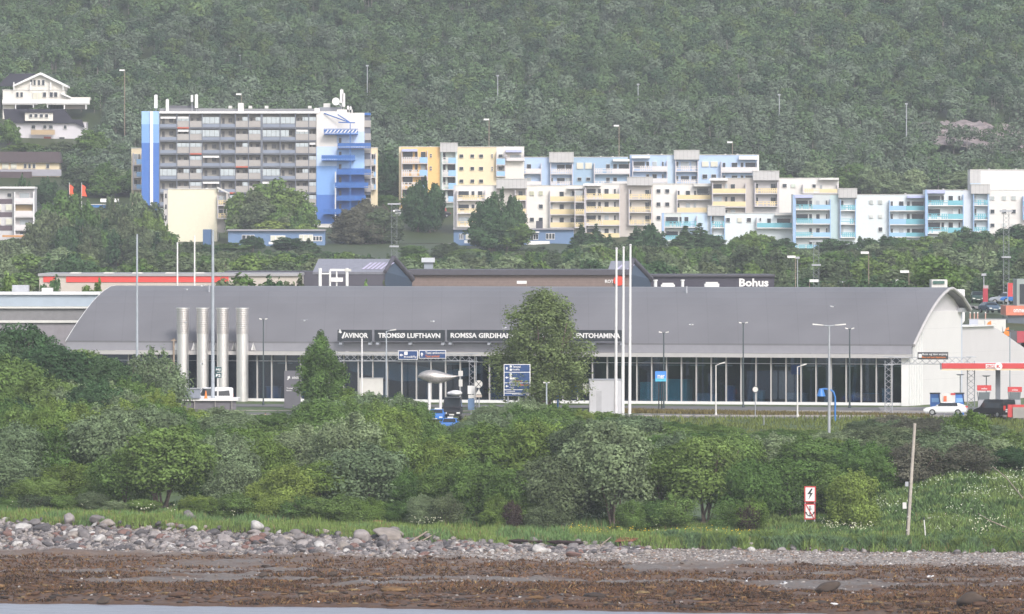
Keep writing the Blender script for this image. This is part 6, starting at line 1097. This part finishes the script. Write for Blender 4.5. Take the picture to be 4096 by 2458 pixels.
# leafy weeds on the right bank and under the bushes
n = 52000; px = g.uniform(22,50,n); py = edgeB(px)+g.uniform(1.5,75,n)*g.random(n)**.4; m_ = (px > 27+g.random(n)*6) | (py < 800); px, py = px[m_], py[m_]; n = len(px)
c = np.where((vnoise(px,py,2.4,41) < .5)[:,None],[.085,.145,.048],[.14,.20,.06])*g.uniform(.6,1.35,n)[:,None]
blades('bank_weeds', px, py, g.uniform(.25,.75,n)*(.5+vnoise(px,py,1.7,43)), g.uniform(.12,.3,n), c, 'leafy green weeds covering the right bank', 'weeds', lean=.9)
def umbels(px, py, hz, size, cols, name, label):
    n = len(px); pz = ground_z(px,py)+hz; nn = g.normal(size=(n,3))*.5+np.array([0,-.7,.6]); nn /= np.linalg.norm(nn,axis=1)[:,None]; a = np.cross(nn,g.normal(size=(n,3))); a /= np.linalg.norm(a,axis=1)[:,None]; b = np.cross(nn,a); a *= size[:,None]; b *= size[:,None]*.6
    p = np.stack([px,py,pz],1); V = np.stack([p-a,p-b,p+a,p+b],1).reshape(-1,3); o = obj(name, mesh_np(name,V,np.arange(n*4).reshape(n,4),MATS['blade_green'],own=np.concatenate([cols,np.ones((n,1))],1))); return tag(o,label,'flowers',kind='stuff')
n = 15000; px = g.uniform(30,50,n); py = g.uniform(772,838,n); dn = vnoise(px,py,3.5,51)*.7+vnoise(px,py,1.1,52)*.5; m_ = (g.random(n) < np.clip((dn-.5)*1.3,0,1)*np.clip((py-772)/30,.15,1)) & (px > 30+2*np.sin(py)); px, py = px[m_], py[m_]
umbels(px, py, g.uniform(.5,1.0,len(px)), g.uniform(.04,.10,len(px)), np.array([.50,.54,.40])*g.uniform(.75,1.15,len(px))[:,None], 'cow_parsley', 'creamy white flower heads scattered over the right bank')
n = 2600; px = g.uniform(-46,44,n); py = edgeB(px)+g.uniform(7,14,n); m_ = vnoise(px,py*.3,2.6,53) > .68; px, py = px[m_], py[m_]
umbels(px, py, g.uniform(.5,1.1,len(px)), g.uniform(.05,.11,len(px)), np.array([.6,.6,.42])*g.uniform(.75,1.15,len(px))[:,None], 'white_flowers', 'small white flower heads along the foot of the thicket')
n = 160; px = g.uniform(5,22,n); py = edgeB(px)+g.uniform(5,10,n); umbels(px, py, g.uniform(.4,.7,n), g.uniform(.04,.08,n), np.array([.7,.5,.04])*np.ones((n,1)), 'yellow_flowers', 'few yellow flowers in the grass below the middle trees')
# stones
rockcols = [((.27,.24,.232),'pale grey'),((.172,.155,.153),'mid grey'),((.085,.078,.082),'dark grey'),((.27,.235,.21),'light beige'),((.17,.10,.085),'reddish brown'),((.42,.40,.385),'almost white'),((.058,.038,.026),'weedy brown')]
rmats = [mat('rock_'+w_.replace(' ','_'), c, .85, var=.3, scale=1.8, bump=.5) for c, w_ in rockcols]
RP = []
for s_ in range(9):
    V, F = rock_mesh('boulder', 400+s_, 3, 10, .78); me = mesh_np('boulder', V, F, rmats[0]); RP.append(me)
def rock(u, v, wpx, ci, label, D=None, x=None, y=None, hs=1.0, group=None, cat='boulder', name='boulder'):
    if x is None: x = N.X(u,D); y = D
    s = wpx/2
    o = bpy.data.objects.new(name, RP[random.randrange(9)]); C.objects.link(o); o.location = (x,y,gz(x,y)+s*.42*hs); o.scale = (s,s*random.uniform(.6,1.2),s*hs*random.uniform(.75,1.05)); o.rotation_euler = (random.uniform(-.35,.35),random.uniform(-.35,.35),random.uniform(0,6.28))
    o.material_slots[0].link = 'OBJECT'; o.material_slots[0].material = rmats[ci]; return tag(o, label, cat, group)
def yv(u, v):                                # distance along the shore at which the ground shows at row v
    for y in np.arange(684,860,.4):
        x = N.X(u,y)
        if 560+(CAMZ-gz(x,y))*21000/y <= v: return float(y)
    return 860.
for u,v,w_,ci,lb,hs in ((165,1272,1.65,0,'large pointed pale grey boulder standing highest in the left rock bank',1.25),(178,1300,1.2,3,'pale angular boulder just below the large pointed one',.8),(942,1306,2.5,3,'large flat topped beige boulder at the right end of the rock bank',.75),(1302,1335,1.3,5,'rounded pale boulder alone right of the dark hollow',.9),(622,1290,1.4,5,'pale slab among darker rocks in the middle of the left rock bank',.8),(1385,1345,1.3,4,'brown boulder right of the lone pale one',.6),(635,1395,1.1,6,'dark wet rock lying on the seaweed flat, left of centre',.6),(1995,1432,2.0,6,'big dark rock with seaweed skirts on the right of the flat',.75),(2350,1475,2.4,6,'very large dark weed covered rock at the lower right corner',.7),(805,1392,.9,6,'dark low rock on the weed flat right of the other dark rock',.6),(1620,1440,1.0,6,'small upright dark rock in the middle right of the flat',.8),(460,1255,1.3,1,'grey leaning boulder on the crest of the left rock bank',1.0),(250,1456,1.4,6,'large weed covered hump beside the water at the left',.55)):
    rock(u, 0, w_, ci, lb, D=yv(u,v), hs=hs)
RB = []
for k in range(285):
    f = random.random()
    if f < .72: x = random.uniform(-47,-6)
    elif f < .92: x = random.uniform(-8,10)
    else: x = random.uniform(8,46)
    Bx = float(edgeB(x)); depth = (14 if x < -6 else (6 if x < 10 else 3.5)); y = Bx+.8-random.random()**.9*depth; s = random.choice([.7,.8,.9,1.0,1.25,1.5]) * (.92 if x < -8 else .6) * (random.uniform(.75,1.3)) * (.75 if y < Bx-depth*.6 else 1)
    RB.append((x,y,s,random.choice([0,0,1,1,1,1,2,2,2,3,4,5])))
for i,(x,y,s,ci) in enumerate(sorted(RB)): rock(0,0,s,ci,f"{rockcols[ci][1]} {'small ' if s < .55 else ('large ' if s > 1.15 else '')}boulder, {ordn(i+1)} from the left in the shore rock bank",x=x,y=y,hs=random.uniform(.7,1.0),group='boulders of the shore rock bank')
def scatter(name, label, cat, pts, sizes, cols, sub, flat, seed, sink=.2, cuts=10, dome=False):
    T_ = [rock_mesh('t', seed+i, sub, cuts, flat) for i in range(5)]; VV, FF, OO, off = [], [], [], 0; gr_ = np.random.default_rng(seed); Zs = ground_z(pts[:,0], pts[:,1])
    for j in range(len(pts)):
        V, F = T_[j % 5]; a = gr_.uniform(0,6.283); s = sizes[j]; ca, sa = math.cos(a)*s, math.sin(a)*s; st_ = gr_.uniform(.7,1.3)
        VV.append(np.stack([pts[j,0]+(V[:,0]*ca-V[:,1]*sa)*st_, pts[j,1]+V[:,0]*sa+V[:,1]*ca, Zs[j]+V[:,2]*s-sink*s*0+.1*s],1)); FF.append(F+off); off += len(V); cc = cols[j]*gr_.uniform(.8,1.2,(len(F),1)); OO.append(np.concatenate([cc,np.ones((len(F),1))],1))
    o = obj(name, mesh_np(name, np.concatenate(VV), np.concatenate(FF), attrmat(name+'_surface', .75 if dome else .85, .35), own=np.concatenate(OO), smooth=dome)); return tag(o, label, cat, kind='stuff')
n = 21000; px = g.uniform(-50,50,n); py = edgeB(px)-g.random(n)**1.1*lerp(px,[-50,0,50],[15,19,27])+.3
keep = ~((px < -10) & (py > edgeB(px)-5) & (g.random(n) < .3)); px, py = px[keep], py[keep]; n = len(px)
pal = np.array([[.28,.25,.24],[.20,.18,.175],[.13,.12,.12],[.33,.30,.28],[.24,.175,.14],[.17,.135,.11],[.46,.43,.41]]); cc = pal[g.integers(0,7,n)]
scatter('shingle', 'grey and white pebbles of the shingle band below the grass', 'pebbles', np.stack([px,py],1), g.uniform(.05,.13,n)*np.where(g.random(n) < .12, 1.9, 1), cc, 1, .6, 500)
n = 2300; px = g.uniform(-50,12,n); py = edgeB(px)+.6-g.random(n)*np.where(px < -6,15,7); rc_ = np.array([c for c,_ in rockcols])
scatter('rubble', 'small angular stones filling the gaps of the shore rock bank', 'rubble', np.stack([px,py],1), g.uniform(.16,.42,n), rc_[g.choice(6,n,p=[.25,.3,.22,.1,.08,.05])], 2, .75, 510, cuts=8)
n = 2600; px = g.uniform(-50,50,n); py = edgeE(px)+g.uniform(4,60,n); m_ = (vnoise(px*.25,py,3.2,24) > .5) & (py < edgeB(px)-12); px, py = px[m_], py[m_]; n = len(px)
scatter('flat_stones', 'scattered pale stones lying on the tidal flat', 'pebbles', np.stack([px,py],1), g.uniform(.07,.22,n), pal[g.integers(0,7,n)]*.9, 1, .55, 520)
n = 5200; px = g.uniform(-52,52,n); py = edgeE(px)+1.0+g.random(n)**1.15*62; m_ = (py < edgeB(px)-lerp(px,[-50,0,50],[12,16,23])) & ((vnoise(px*.25,py,3.2,24) < .6) | (py < edgeE(px)+18)); px, py = px[m_], py[m_]; n = len(px)
near = py < edgeE(px)+20; sz = g.uniform(.12,.34,n)*np.where(near,1.2,.8)*np.where(g.random(n) < .05,2.4,1); pw = np.array([[.082,.041,.022],[.120,.060,.027],[.040,.026,.019],[.165,.092,.036],[.10,.052,.032],[.18,.12,.05]]); cc = pw[g.choice(6,n,p=[.3,.24,.22,.11,.08,.05])]
scatter('seaweed', 'brown and ochre seaweed heaps covering the tidal flat', 'seaweed', np.stack([px,py],1), sz, cc, 2, .30, 540, dome=True, cuts=7)
n = 170000; px = g.uniform(-50,50,n); py = edgeE(px)+.4+g.random(n)*62; m_ = (g.random(n) < np.clip(1.35-(py-edgeE(px))/48,.35,1)) & (py < edgeB(px)-lerp(px,[-50,0,50],[11,15,21])) & (vnoise(px*.25,py,3.2,24) < .62); px, py = px[m_], py[m_]; n = len(px)
lo = vnoise(px*.45,py,1.5,71); o = blades('seaweed_fronds', px, py, g.uniform(.06,.24,n)*(.45+1.4*lo), g.uniform(.06,.22,n), pw[g.choice(6,n,p=[.28,.24,.18,.13,.1,.07])]*g.uniform(.7,1.3,n)[:,None]*(.45+1.25*vnoise(px*.4,py,2.1,72))[:,None], 'loose brown seaweed fronds on the tidal flat', 'seaweed', lean=1.6)
# driftwood, planks, dark hollow
def drift(name, label, pts, r, m=None):
    b = MB(); Pp = [(N.X(u,yv(u,v)), yv(u,v), gz(N.X(u,yv(u,v)),yv(u,v))+dz) for u,v,dz in pts]
    for i,(p,q) in enumerate(zip(Pp[:-1],Pp[1:])): b.tube(p,q,r*(1-.2*i),r*(.8-.2*i),8)
    return tag(b.build(name, m or wood), label, 'driftwood')
drift('driftwood','long pale driftwood branch lying across the boulders right of centre',[(985,1318,.15),(1030,1305,.35),(1088,1292,.3)],.09); drift('driftwood','thin second driftwood stick beside the long branch',[(1020,1312,.2),(1062,1295,.35)],.06); drift('driftwood','small pale stick on the grass edge right of the hollow',[(1450,1325,.2),(1475,1312,.4)],.06)
drift('driftwood','bare grey fallen branch reaching in from the right edge over the grass',[(2500,1305,.5),(2440,1293,.5),(2390,1280,.8),(2362,1268,1.0)],.08); drift('driftwood','bare upper grey branch at the right edge among the weeds',[(2470,1230,1.0),(2430,1190,1.3),(2400,1172,1.6)],.06)
for u,v,w_,lb in ((1510,1313,1.5,'heap of reddish brown planks in the grass right of centre'),(905,1272,.8,'small reddish board lying on the grass above the boulders')):
    y = yv(u,v); x = N.X(u,y); t = thing('plank_heap', lb, 'planks', (x,y,gz(x,y)))
    for k in range(5): a = random.uniform(-.3,.3); MB().tube((x-w_*.6+k*.1,y+k*.12,gz(x,y)+.15+.08*k),(x+w_*.5+k*.1,y+k*.1+a,gz(x,y)+.2+.05*k),.07,n=4).build('plank', mat('reddish_board',(.22,.085,.05),.8,var=.2), t)
V, F = rock_mesh('peat', 777, 3, 12, .5); 
for u,v,w_,lb in ((1265,1310,2.6,'dark eroded peat hollow under the grass edge, right of centre'),(1360,1315,2.6,'second dark peat hollow beside the first')):
    y = yv(u,v+4); x = N.X(u,y); o = obj('peat_bank', mesh_np('peat_bank', V*np.array([w_/1.6,.5,.45]), F, mat('dark_peat',(.028,.014,.014),.95,var=.4,scale=3,bump=.8))); o.location = (x,y,gz(x,y)+.12); tag(o, lb, 'peat bank')

# cable signs, wooden pole, marker post
D = 780; u0, u1 = 1942.5, 1970.5; zg = gz(N.X(1956,D),D); t = thing('cable_sign', 'two red framed white boards with a lightning bolt over a crossed out anchor', 'sign', (N.X(1956,D),D,zg))
for u in (1945, 1967.5): MB().box(N.X(u,D)-.05,N.X(u,D)+.05,D+.05,D+.15,zg-.3,N.Z(1177,D)).build('post', galv, t)
for k,(v0,v1) in enumerate(((1175,1213.5),(1217,1255))):
    X0,X1,Z0,Z1_ = N.X(u0,D),N.X(u1-k,D),N.Z(v1,D),N.Z(v0,D); b_ = nb(u0,u1-k,v0,v1,D,0,.05,'board',red,t); e = .11
    f = MB().box(X0+e,X1-e,D-.02,D-.002,Z0+e,Z1_-e).build('face', white, b_); cx_, cz_ = (X0+X1)/2, (Z0+Z1_)/2; s = (Z1_-Z0)*.36
    if k == 0: MB().prism([(cx_+s*.18,cz_+s),(cx_-s*.5,cz_+s*.02),(cx_+s*.02,cz_+s*.05),(cx_-s*.3,cz_-s*.95),(cx_+s*.5,cz_+s*.28),(cx_+s*.05,cz_+s*.22),(cx_+s*.45,cz_+s)], D-.04, D-.022).build('lightning_symbol', black, b_)
    else:
        a_ = MB().box(cx_-.035,cx_+.035,D-.04,D-.022,cz_-s*.8,cz_+s*.65).box(cx_-s*.35,cx_+s*.35,D-.04,D-.022,cz_+s*.4,cz_+s*.5)
        for i in range(10):
            q0, q1 = math.pi*(1.08+.84*i/10), math.pi*(1.08+.84*(i+1)/10); a_.prism([(cx_+s*.75*math.cos(q0),cz_-s*.05+s*.8*math.sin(q0)),(cx_+s*.75*math.cos(q1),cz_-s*.05+s*.8*math.sin(q1)),(cx_+s*.58*math.cos(q1),cz_-s*.05+s*.64*math.sin(q1)),(cx_+s*.58*math.cos(q0),cz_-s*.05+s*.64*math.sin(q0))], D-.04, D-.022)
        for sg in (-1,1): a_.prism([(cx_+sg*s*.85,cz_+s*.0),(cx_+sg*s*.5,cz_-s*.1),(cx_+sg*s*.82,cz_-s*.42)], D-.04, D-.022)
        for i in range(10):
            q0, q1 = 2*math.pi*i/10, 2*math.pi*(i+1)/10; a_.prism([(cx_+.1*math.cos(q0),cz_+s*.8+.1*math.sin(q0)),(cx_+.1*math.cos(q1),cz_+s*.8+.1*math.sin(q1)),(cx_+.06*math.cos(q1),cz_+s*.8+.06*math.sin(q1)),(cx_+.06*math.cos(q0),cz_+s*.8+.06*math.sin(q0))], D-.04, D-.022)
        a_.build('anchor_symbol', black, b_); MB().prism([(X0+e,Z1_-e),(X0+e+.1,Z1_-e),(X1-e,Z0+e),(X1-e-.1,Z0+e)], D-.06, D-.042).build('red_bar', red, b_)
D = 769.5; x0, x1 = N.X(2191,D), N.X(2209.5,D); zg = gz(x0,D); t = thing('leaning_wooden_pole', 'leaning weathered wooden pole with two grey boxes on the right shore', 'pole', (x0,D,zg)); MB().tube((x0,D,zg-.3),(x1,D,N.Z(1023,D)),.17,.13,n=12).build('pole', mat('pale_weathered_wood',(.40,.36,.31),.9,var=.2,scale=3), t)
nb(2180,2189,1214,1229,D,-.15,.15,'junction_box',offw,t); nb(2186,2194,1164,1175,D,-.12,.12,'small_box',galv,t)
b = MB(); pr = None
for v in range(1165,1330,15): p = (N.X(2191+(1312-v)*.064-4.5,D),D-.2,N.Z(v,D)); (b.tube(pr,p,.04,n=6) if pr else None); pr = p
b.tube(pr,(pr[0]-.4,D-.8,pr[2]-.1),.04,n=6).build('cable', dark, t)
for v in (1248,1280,1305): MB().box(N.X(2186+(1312-v)*.064,D),N.X(2191+(1312-v)*.064,D),D-.28,D-.1,N.Z(v+1.5,D),N.Z(v,D)).build('clamp', offw, t)
D = 769; t = thing('marker_post', 'thin white marker post leaning left, right of the wooden pole', 'post', base(2236,D)); MB().tube(base(2236,D),(N.X(2231.5,D),D,N.Z(1253,D)),.055,n=8).build('post', offw, t); MB().tube((N.X(2231.5,D),D,N.Z(1256,D)),(N.X(2231.3,D),D,N.Z(1250,D)),.07,n=8).build('cap', dark, t)
D = 868; t = thing('white_house_gable', 'small piece of a white wall showing through the shrubs on the right bank', 'shed', (N.X(2255,D),D,gz(N.X(2255,D),D))); nb(2243,2275,1120,1175,D,0,2,'wall',white,t); nb(2241,2277,1117,1120,D,-.2,2.2,'roof',offw,t)

# birds
def bird(u, v, D, label, span, ang, head, wing=('w',), scale=1.0, bodycol=None, yaw=0, wingup=.6, air=0, z=None):
    x = N.X(u,D); zz_ = N.Z(v,D) if z is None else z; o_ = MB(); S3 = scale; rings = []
    for px_, r in ((-.24,.02),(-.16,.05),(-.06,.075),(.06,.08),(.14,.055),(.18,.045),(.23,.05),(.27,.03),(.32,.008)):
        up = .03 if px_ > .15 else 0; rings.append([(px_*S3, r*S3*math.cos(a)*.9, (r*math.sin(a)+up)*S3) for a in [2*math.pi*i/10 for i in range(10)]])
    o_.loft(rings)
    if span:
        for sg in (-1,1):
            L1, L2 = span*.45, span*.55; y1, z1 = sg*L1*math.cos(wingup), L1*math.sin(wingup); y2, z2 = y1+sg*L2*math.cos(wingup*.3), z1+L2*math.sin(wingup*.3)
            V = [(.09,sg*.04,.04),(-.08,sg*.04,.04),(.12,y1,z1),(-.05,y1,z1),(.02,y2,z2),(-.05,y2*.98,z2)]; V = [(a*S3,b_*S3,c*S3) for a,b_,c in V]; V2 = [(a,b_,c-.015) for a,b_,c in V]
            o_.add(V+V2,[(0,1,3,2),(2,3,5,4),(6,8,9,7),(8,10,11,9),(0,2,8,6),(1,7,9,3),(2,4,10,8),(3,9,11,5),(4,5,11,10)])
    else:
        for sg in (-1,1): o_.tube((.0,sg*.025,-.05*S3),(.02,sg*.025,-.17*S3),.008,n=5)
    me = o_.mesh('gull', None); me.materials.append(mat('gull_white',(.80,.79,.80),.6,var=.03)); me.materials.append(mat('gull_grey',(.38,.39,.43),.6)); me.materials.append(mat('bird_black',(.02,.02,.022),.6)); nf = 8*10+2
    for i,p in enumerate(me.polygons):
        if i >= nf: p.material_index = 1
        if bodycol == 'bw' and (p.center.x > .05*S3 or p.center.z > .02): p.material_index = 2
    ob = bpy.data.objects.new('gull' if bodycol is None else 'shore_bird', me); C.objects.link(ob); ob.location = (x,D,zz_); ob.rotation_euler = (0, -.05, yaw); tag(ob, label, 'bird', 'birds on and above the shore' if air else None); return ob
for u,v,lb,sp,yaw,up in ((1803,1404,'white gull with both wings raised in a V over the flat',.52,R(100),1.15),(1892,1410,'flying grey winged gull low over the flat, right of the one with raised wings',.5,R(-20),.55),(2246,1393,'gull flying low at the far right of the flat',.5,R(15),.3)):
    y = yv(u,v+6); bird(u,v,y-1,lb,sp,0,0,yaw=yaw,wingup=up,scale=1.15)
y = yv(1539,1334); bird(1539,1331,y,'black and white wading bird standing on the shingle right of the hollow',0,0,0,bodycol='bw',scale=1.3,yaw=R(160),z=gz(N.X(1539,y),y)+.3)
y = yv(769,1463); bird(769,1460,y,'small pale bird standing at the water edge, left of centre',0,0,0,scale=.8,yaw=R(120),z=gz(N.X(769,y),y)+.25)
y = yv(2016,1480); bird(2016,1477,y,'white gull sitting near the lower edge at the right',0,0,0,scale=1.1,yaw=R(170),z=gz(N.X(2016,y),y)+.28)
for i,(u,v) in enumerate(((489,691),(452,700),(735,775),(1045,777),(1670,785),(2010,741),(2035,682),(448,780),(1218,793),(488,880))): bird(u,v,975 if v > 690 else 1000,f"tiny white gull flying in front of the terminal roof, {ordn(sorted([489,452,735,1045,1670,2010,2035,448,1218,488]).index(u)+1)} from the left",.45,0,0,yaw=R(40+37*i),wingup=.5,air=1)

# ------------------------------------------------------------------ haze
hz = MB().box(-530,530,-306,3106,-5,205).build('haze', None); hm = bpy.data.materials.new('haze'); hm.use_nodes = True; nn = hm.node_tree.nodes; nn.remove(nn['Principled BSDF']); pv = nn.new('ShaderNodeVolumePrincipled'); pv.inputs['Density'].default_value = HAZE; pv.inputs['Color'].default_value = (.86,.90,.97,1); pv.inputs['Anisotropy'].default_value = 0.0
hm.node_tree.links.new(pv.outputs[0], nn['Material Output'].inputs['Volume']); hz.data.materials.append(hm); tag(hz, 'thin pale summer haze over the whole scene', 'haze', kind='stuff')
